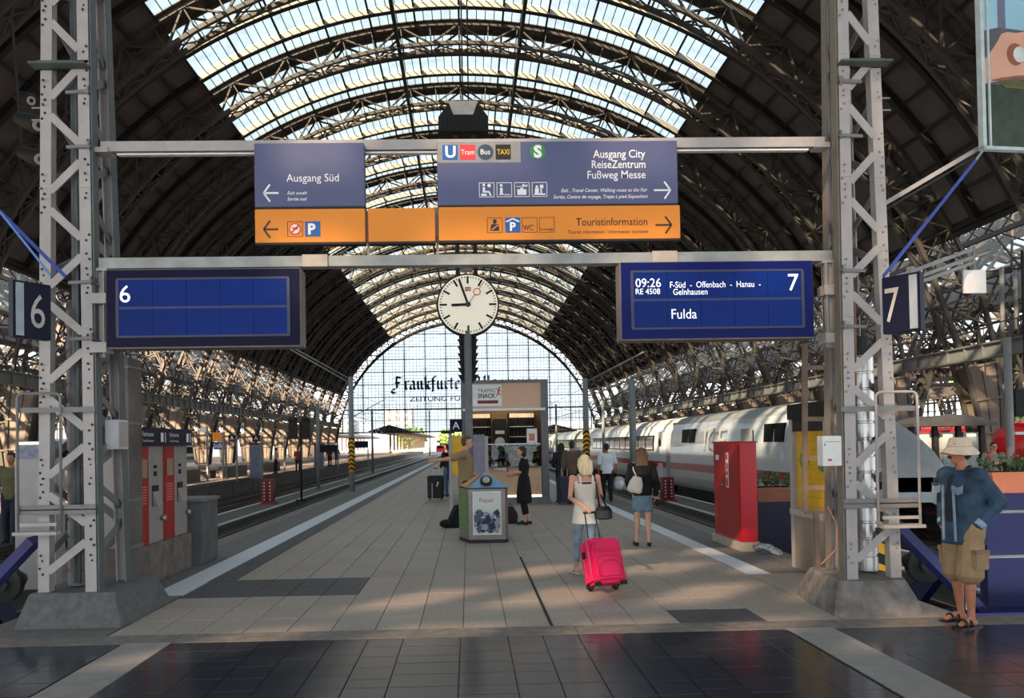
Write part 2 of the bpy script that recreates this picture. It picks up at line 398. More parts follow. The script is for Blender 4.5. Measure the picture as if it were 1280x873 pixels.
# ================================================================ roof
TRY = [7.3+9*k for k in range(1, 19)]      # trusses 16.3 ... 169.3
XC = -.2
def hd(z, st=((0, .42), (5, .82), (9, 1.1), (16, .9), (29, .62))):
    for (a, u), (c, w) in zip(st, st[1:]):
        if z <= c: return u+(w-u)*max(0, (z-a))/(c-a)
    return st[-1][1]
def cl(t, A, B): return A*math.cos(t), B*math.sin(t), A, B
def truss_meshes(A, B, N, py, sc=1.0, web_top=5.2):
    def pt(t, o):
        x, z = A*math.cos(t), B*math.sin(t); n = Vector((math.cos(t)/A, 0, math.sin(t)/B)).normalized()
        if z < 3: n = Vector((math.copysign(1, x), 0, 0))
        return Vector((x, 0, z))+n*o*hd(z*29/B)*sc
    ts = [PI*i/N for i in range(N+1)]; up = [pt(t, 1) for t in ts]; lo = [pt(t, -1) for t in ts]
    up[0].z = up[-1].z = lo[0].z = lo[-1].z = 0
    ch = MB(); lc = MB(); w = MB(); so = MB()
    for y in (-py, py):
        Y = Vector((0, y, 0))
        for i in range(N):
            ch.bar(up[i]+Y, up[i+1]+Y, .20, .22, up=(0, 1, 0)); lc.bar(lo[i]+Y, lo[i+1]+Y, .22, .24, up=(0, 1, 0))
            if min(up[i].z, up[i+1].z) < web_top*.9:
                w.add([lo[i]+Y, up[i]+Y, up[i+1]+Y, lo[i+1]+Y, lo[i]+Y*1.06, up[i]+Y*1.06, up[i+1]+Y*1.06, lo[i+1]+Y*1.06],
                      [(0, 1, 2, 3), (7, 6, 5, 4), (0, 4, 5, 1), (2, 6, 7, 3), (1, 5, 6, 2), (3, 7, 4, 0)])
                w.bar(lo[i+1]+Y, up[i+1]+Y, .1, .3, up=(0, 1, 0)); w.bar((lo[i]+up[i])/2+Y*1.1, (lo[i+1]+up[i+1])/2+Y*1.1, .12, .08, up=(0, 1, 0))
                continue
            a, c = (lo[i], up[i+1]) if i % 2 else (up[i], lo[i+1])
            so.bar(a+Y, c+Y, .10, .13, up=(0, 1, 0), open_ends=True)
            if up[i].z < 14:
                a, c = (up[i], lo[i+1]) if i % 2 else (lo[i], up[i+1]); so.bar(a+Y, c+Y, .07, .08, up=(0, 1, 0), open_ends=True)
            so.bar(lo[i+1]+Y, up[i+1]+Y, .07, .10, up=(0, 1, 0), open_ends=True)
    Y = Vector((0, py, 0))
    for i in range(N):
        if min(up[i].z, up[i+1].z) < web_top*.9: continue
        for L in ((lo, up) if i % 2 == 0 else (lo,)):
            so.bar(L[i]-Y, L[i+1]+Y, .07, .07, open_ends=True); so.bar(L[i]+Y, L[i+1]-Y, .07, .07, open_ends=True)
        so.bar(lo[i+1]-Y, lo[i+1]+Y, .09, .09, open_ends=True); so.bar(up[i+1]-Y, up[i+1]+Y, .09, .09, open_ends=True)
    out = {}
    for nm, q in (('upper_chord', ch), ('lower_chord', lc), ('foot_plate', w), ('lacing', so)): out[nm] = q.mesh(nm, M_FOOTSUN if nm == 'foot_plate' else M_TRUSS)
    return out
MAIN = truss_meshes(28.7, 28.55, 48, .55)
SIDE = truss_meshes(15.4, 18.5, 32, .45, .6, 2.4)
def put_truss(ms, x, y, lab):
    t = struct('roof_truss', lab, (x, y, 0))
    for nm, me in ms.items(): shared(nm, me, t, (x, y, 0), kind='stuff' if nm == 'lacing' else None)
for y in [-10.7, -1.7, 7.3]+TRY: put_truss(MAIN, XC, y, 'grey riveted double lattice arch of the main hall roof')
for y in TRY[1:]:
    for s in (-1, 1): put_truss(SIDE, XC+s*(28.7+15.9), y, 'lattice arch of the %s side hall' % ('left' if s < 0 else 'right'))
# roof shell
RA, RB = 29.9, 29.35
def rp(t): return Vector((XC+RA*math.cos(t), 0, RB*math.sin(t)))
def rn(t): return Vector((math.cos(t)/RA, 0, math.sin(t)/RB)).normalized()
ce = struct('ceiling', 'barrel roof of the main hall with dark panelled flanks and a glazed crown')
TH0 = math.asin(13.0/RB); THS = math.radians(57.3)
nS = 9; tS = [TH0+(THS-TH0)*i/nS for i in range(nS+1)]            # flank panels
nC = 12; tC = [THS+(PI-2*THS)*i/nC for i in range(nC+1)]           # crown strips
YS = [-10.7+3*k for k in range(61)]
def slab(b, t0, t1, y0, y1, o0, o1):
    q = []
    for o in (o0, o1):
        for t, y in ((t0, y0), (t1, y0), (t1, y1), (t0, y1)): v = rp(t)+rn(t)*o; q.append((v.x, y, v.z))
    b.hexa(q)
cnt = 0; rest = MB()
for k in range(len(YS)-1):
    for i in range(nS):
        for mir in (0, 1):
            a, c = tS[i], tS[i+1]
            if mir: a, c = PI-c, PI-a
            y0, y1 = YS[k]+.02, YS[k+1]-.02; v = rp((a+c)/2)
            vis = YS[k] > 22 and v.z/YS[k] < .62 and abs(v.x)/YS[k] < .8
            if vis and cnt < 290 and YS[k] < 95: q = MB(); slab(q, a+.0006, c-.0006, y0, y1, 0, .06); q.build('roof_panel', M_ROOF, ce, fix=False); cnt += 1
            else: slab(rest, a+.0006, c-.0006, y0, y1, 0, .06)
rest.build('roof_panels_far', M_ROOF, ce, fix=False, kind='stuff')
b = MB()    # weather skin above panels, and gutter eaves
for mir in (0, 1):
    for i in range(nS):
        a, c = tS[i], tS[i+1]
        if mir: a, c = PI-c, PI-a
        slab(b, a, c, YS[0], YS[-1], .075, .11)
b.build('weather_skin', M_ROOF, ce, fix=False)
# purlins
pur = [t for t in tS+tC[1:]+[PI-t for t in tS[:-1]]]
for t in pur:
    b = MB(); u = rn(t); p = rp(t)
    b.bar((p.x-u.x*.14, YS[0], p.z-u.z*.14), (p.x-u.x*.14, YS[-1], p.z-u.z*.14), .13, .30, up=u); b.build('purlin', M_DSTEEL, ce, fix=False)
for x in (-4.15, 3.75):
    b = MB(); b.bar((x, YS[0], 27.75), (x, YS[-1], 27.75), .22, .3); b.build('hanging_rail', M_DSTEEL, ce, fix=False)
for s in (-1, 1):   # eaves girders
    p = rp(TH0); b = MB(); x = XC+s*(p.x-XC)
    b.bar((x, YS[0], p.z), (x, YS[-1], p.z), .25, .9)
    b.build('eaves_girder', M_DSTEEL, ce, fix=False)
# secondary ribs between trusses: web faces the head of the hall
allt = sorted(set([round(t, 5) for t in pur]))
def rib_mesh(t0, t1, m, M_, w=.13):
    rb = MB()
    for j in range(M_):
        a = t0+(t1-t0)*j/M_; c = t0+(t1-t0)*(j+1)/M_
        rb.mi = 0; slab(rb, a, c, -.04, .04, -.42, -.02); rb.mi = 1; slab(rb, a, c, -w, w+.12, -.45, -.42)  # dark flange below the web: shade of the underside put into its colour
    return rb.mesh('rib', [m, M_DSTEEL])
rib_c = rib_mesh(THS, PI-THS, M_RIBSUN, 32); rib_f = [rib_mesh(TH0, THS, M_DSTEEL, 14), rib_mesh(PI-THS, PI-TH0, M_DSTEEL, 14)]  # crown ribs light, flank ribs dark: light and shade put into the colour
sb = MB()
for j in range(32):
    a = THS+(PI-2*THS)*j/32; c = THS+(PI-2*THS)*(j+1)/32; slab(sb, a, c, -.85, .85, -.03, .015)
strip = sb.mesh('cover_board', mat('cover_board', (96, 86, 78), .7, var=.2, scale=1))
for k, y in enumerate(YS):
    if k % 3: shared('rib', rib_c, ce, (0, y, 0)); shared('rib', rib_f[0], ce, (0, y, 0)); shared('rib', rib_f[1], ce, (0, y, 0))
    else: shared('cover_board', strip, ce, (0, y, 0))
# a dark underside board below each truss line of the crown is the truss itself; glass
cnt = 0; rest = MB(); bars = MB()
for k in range(len(YS)-1):
    for i in range(nC):
        for j in range(5):
            a = tC[i]+(tC[i+1]-tC[i])*j/5; c = tC[i]+(tC[i+1]-tC[i])*(j+1)/5; v = rp(a)
            big = YS[k] >= 40 and YS[k] < 53 and (v.z-1.7)/YS[k] < .60
            if big and cnt < 295: q = MB(); slab(q, a+.0008, c-.0008, YS[k]+.03, YS[k+1]-.03, .02, .03); q.build('glass_pane', M_GLASS, ce, fix=False); cnt += 1
            else: slab(rest, a+.0008, c-.0008, YS[k]+.03, YS[k+1]-.03, .02, .03)
            slab(bars, a-.0009, a+.0009, YS[k], YS[k+1], -.04, .02)
rest.build('glass_panes_far', M_GLASS, ce, fix=False, kind='stuff')
bars.build('glazing_bars', M_DSTEEL, ce, fix=False, kind='stuff')

# side hall roofs
for s in (-1, 1):
    nm = 'left' if s < 0 else 'right'
    sh = struct('side_hall_roof_'+nm, 'lower barrel roof of the %s side hall' % nm)
    cxx = XC+s*44.6; A, Bz = 16.2, 19.3; b = MB(); gl = MB(); pu = MB()
    ts = [math.radians(28)+math.radians(124)*i/14 for i in range(15)]
    for i in range(14):
        q = []
        crown = 1 <= i <= 12
        for o in (0, .1):
            for t, y in ((ts[i], 16.3), (ts[i+1], 16.3), (ts[i+1], 169.3), (ts[i], 169.3)): q.append((cxx+(A+o)*math.cos(t), y, (Bz+o)*math.sin(t)))
        (gl if crown else b).hexa(q)
        pu.bar((cxx+A*math.cos(ts[i]), 16.3, Bz*math.sin(ts[i])-.15), (cxx+A*math.cos(ts[i]), 169.3, Bz*math.sin(ts[i])-.15), .15, .3)
    b.build('roof_skin', M_ROOF, sh, fix=False); gl.build('skylight', M_SGL, sh, fix=False); pu.build('purlins', M_DSTEEL, sh, fix=False, kind='stuff')
    rr = MB(); y = 17.8
    while y < 169:
        for j in range(24):
            a = ts[0]+(ts[-1]-ts[0])*j/24; c = ts[0]+(ts[-1]-ts[0])*(j+1)/24
            rr.bar((cxx+(A-.2)*math.cos(a), y, (Bz-.2)*math.sin(a)), (cxx+(A-.2)*math.cos(c), y, (Bz-.2)*math.sin(c)), .12, .3, up=(0, 1, 0), open_ends=True)
        y += 3
    rr.build('ribs', M_DSTEEL, sh, fix=False, kind='stuff')
    # lattice longitudinal girders and bracing among the truss feet
    gd = struct('longitudinal_girder_'+nm, 'long lattice girder linking the truss feet on the %s side' % nm)
    for (x, z0, z1) in ((28.7, 8.6, 10.4), (28.7, 12.6, 13.6), (31.5, 6.4, 7.6), (59.5, 6, 8), (59.5, 10, 11)):
        X = XC+s*x; y = 16.3; q = MB()
        q.bar((X, 16.3, z0), (X, 169.3, z0), .25, .25); q.bar((X, 16.3, z1), (X, 169.3, z1), .25, .25)
        while y < 169:
            q.bar((X, y, z0), (X, y+1.5, z1), .1, .1, open_ends=True); q.bar((X, y+1.5, z1), (X, y+3, z0), .1, .1, open_ends=True)
            q.bar((X, y, z1), (X, y+1.5, z0), .06, .06, open_ends=True); y += 3
        q.build('lattice_girder', M_TRUSS, gd, fix=False, kind='stuff')
    q = MB(); rnd = random.Random(5+s)
    for y in TRY[1:]:        # knee braces and sway rods between main and side trusses
        for k in range(9):
            x0 = s*rnd.uniform(25.5, 33); x1 = s*rnd.uniform(25.5, 33); z0 = rnd.uniform(6, 10); z1 = rnd.uniform(9, 14)
            q.bar((XC+x0, y-.5, z0), (XC+x1, y+rnd.choice((0, 4.5, 9))-.5, z1), .09, .09, open_ends=True)
        for k in range(8):
            x0 = s*rnd.uniform(30, 58); q.bar((XC+x0, y, rnd.uniform(7, 10)), (XC+x0+s*rnd.uniform(-4, 4), y+rnd.choice((0, 4.5)), rnd.uniform(10, 16)), .09, .09, open_ends=True)
        q.bar((XC+s*28.7, y, 5.4), (XC+s*60, y, 6.6), .14, .3); q.bar((XC+s*28.7, y, 9.5), (XC+s*60, y, 9.5), .1, .16)
    q.build('sway_bracing', M_TRUSS, gd, fix=False, kind='stuff')
    # front catwalk girder along the truss feet
    cw = struct('catwalk_girder_'+nm, 'grey plate girder running along the hall in front of the truss feet on the %s' % nm)
    X = XC+s*26.6; q = MB(); q.box(X-.06, X+.06, 16, 169, 5.7, 6.35); q.box(X-.22, X+.22, 16, 169, 6.35, 6.43); q.box(X-.22, X+.22, 16, 169, 5.62, 5.7)
    y = 16
    while y < 169: q.box(X-.18, X+.18, y, y+.08, 5.7, 6.35); y += 1.5
    q.build('plate_girder', mat('girder_grey', (104, 106, 106), .6), cw, fix=False)
    r = MB(); y = 17.0
    while y < 169: r.bar((X+s*.3, y, 6.4), (X+s*.3, y, 7.4), .05); r.bar((X, y, 6.2), (XC+s*28.3, y, 6.2), .1); y += 3
    r.bar((X+s*.3, 16, 7.4), (X+s*.3, 169, 7.4), .05)
    r.build('handrail', M_TRUSS, cw, fix=False)
    # outer wall of side hall: low masonry with tall mullioned openings
    wl = struct('wall_'+nm, 'low masonry side wall with tall mullioned openings on the %s' % nm)
    X = XC+s*61.5; q = MB(); q.box(min(X, X+s*.5), max(X, X+s*.5), 12, 172, -1, 3.2); q.build('masonry', mat('far_masonry', (128, 116, 104), .85, var=.2, scale=.4), wl)
    q = MB(); y = 12
    while y < 172: q.box(X-.1, X+.1, y, y+.22, 3.2, 12); y += 1.5
    for z in (5, 6.5, 8, 9.5, 12): q.box(X-.08, X+.08, 12, 172, z, z+.14)
    q.build('mullions', M_TRUSS, wl, fix=False, kind='stuff')

# unseen head wall behind the viewer: open below, window placed to throw sun patches
hw_ = struct('wall_back', 'unseen masonry head wall of the hall, its openings shaped for sun patches on the platform')
YW = -12.2; q = MB()
def wseg(x0, x1, z0, z1): q.box(x0, x1, YW-.4, YW, z0, z1)
wseg(-34, -19.0, 10, 30); wseg(-12.0, 34, 10, 30); wseg(-19.0, -12.0, 10, 14.0); wseg(-19.0, -12.0, 20.5, 30)
for x in (-17.9, -16.2, -14.7, -13.3): wseg(x, x+.35, 14, 20.5)
for z in (15.2, 16.6, 17.9, 19.2): wseg(-19, -12, z, z+.3)
for x in (-34, -26, -17, -8, 1, 10, 19, 28, 33.4): wseg(x, x+.6, 0, 10)
wseg(-34, 34, 4.4, 4.7)
wg = MB(); wg.box(-19, -12, YW-.2, YW-.19, 14, 20.5); wg.build('sun_dimming_glass', glass_mat('sun_dimming_glass', (.34, .34, .34), .05), hw_, fix=False)  # added pane, tinted to weaken the sun patches on the platform
q.build('masonry', mat('head_wall_stone', (170, 158, 140), .85, var=.1), hw_, fix=False)
# ================================================================ far glazed end screen
YE = 169.9
ws = struct('window_1', 'great arched glass screen closing the far end of the main hall', (0, YE, 0))
def zin(x): 
    u = 1-((x-XC)/27.7)**2
    return 27.6*math.sqrt(u) if u > 0 else 0
ZB, ZT = 4.55, 9.35
vx = [XC-26.4+4.4*k for k in range(13)]; hz = [ZB, 7.0]+[ZT+2.67*k for k in range(0, 7)]
for x in vx:
    if zin(x) > ZB+.5: q = MB(); q.box(x-.11, x+.11, YE-.12, YE+.12, ZB, zin(x)); q.build('mullion', M_BLUEFR, ws)
for z in hz:
    hw = 27.7*math.sqrt(max(0, 1-(z/27.6)**2)); t = .32 if z in (ZB, ZT) else .12
    q = MB(); q.box(XC-hw, XC+hw, YE-.13, YE+.13, z-t/2, z+t/2); q.build('transom', M_DSTEEL if t > .2 else M_BLUEFR, ws)
q = MB()
x = XC-27.5
fine = MB()
while x < XC+27.5:
    z1 = zin(x)
    if z1 > ZB: fine.box(x-.03, x+.03, YE-.02, YE+.02, ZB, z1)
    x += .733
z = ZB
while z < 27.5:
    hw = 27.7*math.sqrt(max(0, 1-(z/27.6)**2)); fine.box(XC-hw, XC+hw, YE-.02, YE+.02, z-.03, z+.03); z += .667
fine.build('fine_glazing_bars', mat('fine_bar', (96, 112, 140), .5), ws, fix=False, kind='stuff')
zz = [ZB, ZT]+[ZT+2.67*k for k in range(1, 8)]
vv = [XC-27.6]+vx[1:-1]+[XC+27.6]
for i in range(len(vv)-1):
    for j in range(len(zz)-1):
        x0, x1, z0, z1 = vv[i], vv[i+1], zz[j], zz[j+1]; poly = []
        for s_ in range(9): x = x0+(x1-x0)*s_/8; poly.append((x, min(z1, zin(x))))
        if max(p[1] for p in poly) < z0+.2: continue
        poly = [(x, max(z, z0)) for x, z in poly]; q = MB(); n = len(poly)
        q.v = [(x, YE, z0) for x, z in poly]+[(x, YE, z+.001) for x, z in poly]
        for k in range(n-1): q.f.append((k, k+1, n+k+1, n+k)); q.m.append(0); q.sm.append(False)
        q.build('glass_pane', M_SGLASS, ws, fix=False)
q = MB(); q.box(XC-27, XC+27, YE-1.1, YE-.2, 9.2, 9.3); q.bar((XC-27, YE-1.1, 10.3), (XC+27, YE-1.1, 10.3), .06)
for k in range(37): q.bar((XC-27+1.5*k, YE-1.1, 9.3), (XC-27+1.5*k, YE-1.1, 10.3), .05)
q.build('maintenance_walkway', M_DSTEEL, ws, fix=False)
# arch edge lattice in front of the screen is the last truss; dark fascia ring over the skylight side
q = MB()
for j in range(60):
    a = PI*j/60; c = PI*(j+1)/60
    def rr_(t, ra, rb): return (XC+ra*math.cos(t), YE, rb*math.sin(t))
    q.bar(rr_(a, 29.7, 29.2), rr_(c, 29.7, 29.2), .45, .6, up=(0, 1, 0)); q.bar(rr_(a, 27.75, 27.65), rr_(c, 27.75, 27.65), .3, .34, up=(0, 1, 0))
    q.bar(rr_(a, 27.8, 27.7), rr_((a+c)/2, 29.6, 29.1), .2, .2, up=(0, 1, 0)); q.bar(rr_((a+c)/2, 29.6, 29.1), rr_(c, 27.8, 27.7), .2, .2, up=(0, 1, 0))
q.build('arch_ring', M_DSTEEL, ws, fix=False)

# blackletter newspaper lettering on the screen, drawn with a broad-nib pen
M_NAVY = mat('navy_lettering', (10, 22, 70), .5, var=.05)
GLY = {  # strokes on a grid: x-height 1, cap 1.5; lists of points
 'F': (1.15, [[(.1, 1.25), (.35, 1.5), (.9, 1.38), (1.15, 1.5)], [(.45, 1.45), (.4, .9), (.5, .2), (.25, 0), (0, .08)], [(.15, .75), (.45, .85), (.8, .75)], [(.0, .08), (-.15, -.25), (.2, -.42), (.5, -.3)]]),
 'A': (1.2, [[(.0, 1.2), (.2, 1.5), (.5, 1.42)], [(.5, 1.5), (.25, .9), (.3, .15), (.05, 0)], [(.5, 1.5), (.85, 1.3), (.8, .15), (1.0, 0), (1.1, .1)], [(.3, .7), (.8, .75)]]),
 'r': (.55, [[(.0, .85), (.15, 1), (.2, .9), (.2, .1), (.35, 0)], [(.25, .85), (.42, 1), (.55, .88)]]),
 'a': (.72, [[(.1, .9), (.35, 1), (.5, .85), (.5, .12), (.66, 0)], [(.5, .6), (.15, .5), (.08, .2), (.25, 0), (.5, .15)]]),
 'n': (.75, [[(.0, .88), (.15, 1), (.18, .1), (.3, 0)], [(.2, .82), (.45, 1), (.55, .85), (.55, .12), (.7, 0)]]),
 'm': (1.1, [[(.0, .88), (.15, 1), (.18, .1), (.3, 0)], [(.2, .82), (.42, 1), (.5, .85), (.5, .1), (.6, 0)], [(.55, .82), (.78, 1), (.88, .85), (.88, .12), (1.0, 0)]]),
 'k': (.7, [[(.0, 1.4), (.15, 1.5), (.18, .1), (.32, 0)], [(.18, .65), (.45, .95), (.6, .8), (.35, .55), (.5, .1), (.66, 0)]]),
 'f': (.55, [[(.55, 1.42), (.35, 1.5), (.2, 1.3), (.22, .2), (.18, -.3)], [(-.05, .95), (.48, .95)]]),
 'u': (.75, [[(.0, .9), (.14, 1), (.15, .15), (.32, 0), (.52, .18)], [(.42, .92), (.54, 1), (.54, .12), (.7, 0)]]),
 't': (.5, [[(.2, 1.3), (.18, .15), (.3, 0), (.46, .1)], [(-.02, .95), (.42, .95)]]),
 'e': (.6, [[(.12, .45), (.5, .75), (.35, 1), (.12, .85), (.12, .15), (.3, 0), (.5, .14)]]),
 'l': (.38, [[(.05, 1.42), (.18, 1.5), (.18, .12), (.34, 0)]]),
 'g': (.72, [[(.5, .9), (.25, 1), (.1, .8), (.1, .2), (.3, .05), (.5, .2)], [(.42, 1), (.54, .9), (.54, -.2), (.3, -.42), (.05, -.3)]]),
 'i': (.38, [[(.05, .9), (.17, 1), (.17, .12), (.33, 0)], [(.12, 1.28), (.22, 1.36)]]), ' ': (.5, [])}
lt = MB(); x = -15.9; S = 2.28; nib = Vector((.13, 0, .10))*S
wtot = sum(GLY[c][0]+.06 for c in 'Frankfurter Allgemeine'); S = 28.3/wtot; S *= 1.09; nib = Vector((.24, 0, .17))*S
for ch_ in 'Frankfurter Allgemeine':
    wd, st = GLY[ch_]
    for s_ in st:
        for (a, c), (d, e) in zip(s_, s_[1:]):
            p = Vector((x+a*S, YE-.25, 13.55+c*S*.94)); r = Vector((x+d*S, YE-.25, 13.55+e*S*.94)); h = nib/2; o = Vector((0, -.12, 0))
            lt.hexa([p-h, p+h, r+h, r-h, p-h+o, p+h+o, r+h+o, r-h+o])
    x += (wd+.06)*S
lt.build('blackletter_words', M_NAVY, ws, fix=False)
text('ZEITUNG FÜR DEUTSCHLAND', mat('pale_navy', (60, 78, 120), .5), ws, (-12.4, YE-.25, 11.0), 1.0, width=26, ext=.05, bold=.012)
# ================================================================ lattice towers
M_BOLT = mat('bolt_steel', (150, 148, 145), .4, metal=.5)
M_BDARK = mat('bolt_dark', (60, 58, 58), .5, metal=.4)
M_PIPE = mat('silver_duct', (190, 188, 186), .28, metal=.85, var=.08)
M_PIPEG = mat('grey_duct', (108, 102, 104), .6, var=.1)
M_YEL = mat('hazard_yellow', (232, 170, 18), .5, var=.06)
def lerp(a, b, t): return Vector(a)*(1-t)+Vector(b)*t
def tower(side):
    L = side == 'left'
    lab = ('grey riveted lattice tower on the left, under the number 6 sign' if L else 'grey riveted lattice tower on the right, under the number 7 sign')
    if L:
        w2 = lambda px, py, Y: (P(px, py, Y).x, Y)
        f0, f1, bk = w2(55, 738, 7.92), w2(114.5, 738, 7.90), w2(156, 722, 8.58); bl = (f0[0]+.02, 8.6)
        t0, t1, tb, tl = w2(58.5, 0, 7.92), w2(103, 0, 7.9), w2(131, 0, 8.58), (P(58, 0, 7.92).x+.02, 8.6); zb = .32
    else:
        w2 = lambda px, py, Y: (P(px, py, Y).x, Y)
        f0, f1, bk = w2(1120, 724, 7.80), w2(1065.5, 728, 7.75), w2(1041, 718, 8.42); bl = (w2(1120, 724, 7.80)[0]-.02, 8.45)
        t0, t1, tb, tl = w2(1090, 0, 7.80), w2(1053, 0, 7.75), w2(1034, 0, 8.42), (P(1090, 0, 7.8).x-.02, 8.45); zb = .30
    zt = 7.2; sg = -1 if L else 1      # sg: outward direction in x
    t = thing('lattice_tower', lab, 'tower', (f1[0]+sg*.24, f1[1]+.35, 0))
    def leg_at(b, tp, z): k = (z-zb)/(6.1-zb); return Vector((b[0]+(tp[0]-b[0])*k, b[1]+(tp[1]-b[1])*k, z))
    legs = [(f0, t0), (f1, t1), (bk, tb), (bl, tl)]
    for i, (a, c) in enumerate(legs):
        q = MB(); w = .108 if i < 2 else .10
        p0, p1 = leg_at(a, c, zb-.06), leg_at(a, c, zt)
        ins = 1 if i in (1, 2) else -1       # which side faces the platform
        sx_ = -sg*ins
        # channel section: face plate and two flanges
        for (dx0, dx1, dy0, dy1) in ((-w/2, w/2, -.01, .008), (-w/2, -w/2+.012, 0, .09), (w/2-.012, w/2, 0, .09)):
            if i >= 2: dy0, dy1 = -dy1, -dy0
            q.hexa([p0+Vector((dx0, dy0, 0)), p0+Vector((dx1, dy0, 0)), p0+Vector((dx1, dy1, 0)), p0+Vector((dx0, dy1, 0)),
                    p1+Vector((dx0, dy0, 0)), p1+Vector((dx1, dy0, 0)), p1+Vector((dx1, dy1, 0)), p1+Vector((dx0, dy1, 0))])
        for z in (1.55, 2.9, 4.28, 5.5):   # joint seams
            p = leg_at(a, c, z); q.box(p.x-w/2-.004, p.x+w/2+.004, p.y-.016, p.y+.01, z, z+.008)
        q.build('leg', M_GREYST, t)
    # zigzag diagonals on each face, with gusset bolts
    def zig(A, B, z0, per, first, m, nrm):
        z = z0; k = first
        while z < zt-.4:
            a, c = (A, B) if k else (B, A)
            p = leg_at(*a, z+.09); r = leg_at(*c, z+per-.09); dv = (r-p); dv.normalize()
            q = MB(); o = Vector(nrm)*.004; off = (leg_at(*c, z)-leg_at(*a, z)).normalized()*.045
            q.bar(p+off+o, r-off+o, .014, .075, up=dv.cross(Vector(nrm)).cross(dv).cross(dv) if False else dv.cross(Vector(nrm)))
            q.build('diagonal', m, t)
            bo = MB()
            for pt_, sgn in ((p, 1), (r, -1)):
                for e in (-.025, .03): bo.ell(pt_-off*sgn*(.45+e*12)+Vector(nrm)*.014+Vector((0, 0, sgn*e)), (.0135, .0135, .0135), 6, 4)
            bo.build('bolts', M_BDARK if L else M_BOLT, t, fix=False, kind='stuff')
            z += per; k = 1-k
    per = .465
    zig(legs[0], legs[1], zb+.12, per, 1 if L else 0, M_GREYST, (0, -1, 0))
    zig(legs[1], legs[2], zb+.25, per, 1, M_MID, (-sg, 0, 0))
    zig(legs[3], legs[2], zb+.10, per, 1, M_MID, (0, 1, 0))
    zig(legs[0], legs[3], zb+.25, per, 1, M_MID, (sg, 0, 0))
    # shelf bracket near top, clamps, side pegs
    p0 = leg_at(*legs[0], 5.45 if L else 5.38); p1 = leg_at(*legs[1], p0.z); q = MB()
    xa, xb = sorted((p0.x+sg*.10, p1.x-sg*.07)); q.box(xa, xb, p0.y-.16, p0.y-.01, p0.z, p0.z+.02); q.box(xa+.02, xb-.02, p0.y-.03, p0.y-.012, p0.z, p0.z+.09)
    q.build('shelf_bracket', mat('bracket_green', (78, 88, 82), .6), t)
    for z in (5.22, 4.68, 3.35, 2.80):
        p = leg_at(*legs[1], z); r = leg_at(*legs[2], z); q = MB()
        q.bar(p+Vector((sg*.16, -.03, -.01)), p+Vector((-sg*.06, -.035, 0)), .022, .03); q.bar(p+Vector((-sg*.055, -.04, 0)), Vector((r.x-sg*.10, 8.05, z-.04)), .05, .016)
        q.box(p.x-.008-sg*.055, p.x+.008-sg*.055, p.y-.05, p.y-.02, z-.03, z+.05)
        q.build('clamp', M_MID if z < 5 else M_STEEL, t)
    for z in (5.08, 4.96): q = MB(); p = leg_at(*legs[0], z); q.bar(p, p+Vector((sg*.14, 0, 0)), .014); q.build('peg', M_STEEL, t)
    # tube hoop railing around the outer leg
    y = 7.78 if L else 7.62; X0, X1 = (P(22, 600, y).x, P(76, 600, y).x) if L else (P(1097, 600, y).x, P(1149, 600, y).x); zt_, z0_ = (P(50, 492, y).z, P(50, 667, y).z) if L else (P(1120, 490, y).z, P(1120, 658, y).z)
    q = MB(); r = .055; pts = [(X0, y, z0_)]
    for k in range(7): a_ = PI-k*PI/12; pts.append((X0+r+r*math.cos(a_), y, zt_-r+r*math.sin(a_)))
    for k in range(7): a_ = PI/2-k*PI/12; pts.append((X1-r+r*math.cos(a_), y, zt_-r+r*math.sin(a_)))
    pts.append((X1, y, z0_)); q.tube(pts, .0135, 8)
    q.build('hoop', M_GREYST if not L else M_MID, t)
    for z in (zt_-.16, z0_+.24, z0_+.20):
        q = MB(); q.bar((X0-.01, y+.02, z), (X1+(.32 if L else 0) if L else X1, y+.02, z), .012, .05); 
        if not L: q.bar((X0-.32, y+.04, z), (X1, y+.02, z), .012, .05)
        q.build('rail_strip', M_MID, t)
    q = MB(); q.box(X0, X1, y-.10, y+.04, z0_-.01, z0_+.02); q.box(X0+.03, X1-.03, y-.03, y-.01, z0_+.07, z0_+.10); q.build('step', M_GREYST, t)
    # banded duct inside
    q = MB(); px_, py_ = (P(1083, 600, f0[1]+.33).x if not L else P(97, 600, f0[1]+.33).x), f0[1]+.33; z = .34; hi = 3.2 if L else 2.5
    k = 0
    while z < hi:
        h = .17; q.rings([[(px_+r_*math.cos(2*PI*i_/20), py_+r_*math.sin(2*PI*i_/20), z_) for i_ in range(20)] for r_, z_ in ((.082, z), (.095, z+.006), (.095, z+h-.022), (.082, z+h-.016), (.082, z+h))]); z += h; k += 1
    q.build('banded_duct', M_PIPE if not L else M_PIPEG, t)
    if not L:
        q = MB(); q.tube([(px_, py_, hi), (px_, py_, hi+.25)], [.09, .05], 12); q.build('duct_cone', mat('dark_cone', (70, 72, 72), .5), t)
        q = MB(); q.tube([(3.95, 8.2, 2.0), (3.95, 8.2, 2.6), (3.92, 8.1, 3.4), (3.90, 8.1, 4.8), (3.90, 8.1, 6.4)], .022, 6); q.build('cable', mat('blue_cable', (52, 60, 150), .5), t)
        q = MB(); q.tube([(3.62, 8.2, .4), (3.78, 8.2, .55), (3.80, 8.2, .8), (3.70, 8.2, 1.0)], .008, 6); q.build('brown_cable', mat('brown_cable', (176, 132, 104), .6), t); q = MB(); q.tube([(3.93, 8.0, 2.2), (3.94, 8.0, 3.0), (3.90, 8.0, 3.6), (3.96, 8.0, 3.8), (3.86, 8.0, 3.75)], .012, 6); q.build('brown_cable', mat('brown_cable', (176, 132, 104), .6), t)
    else:
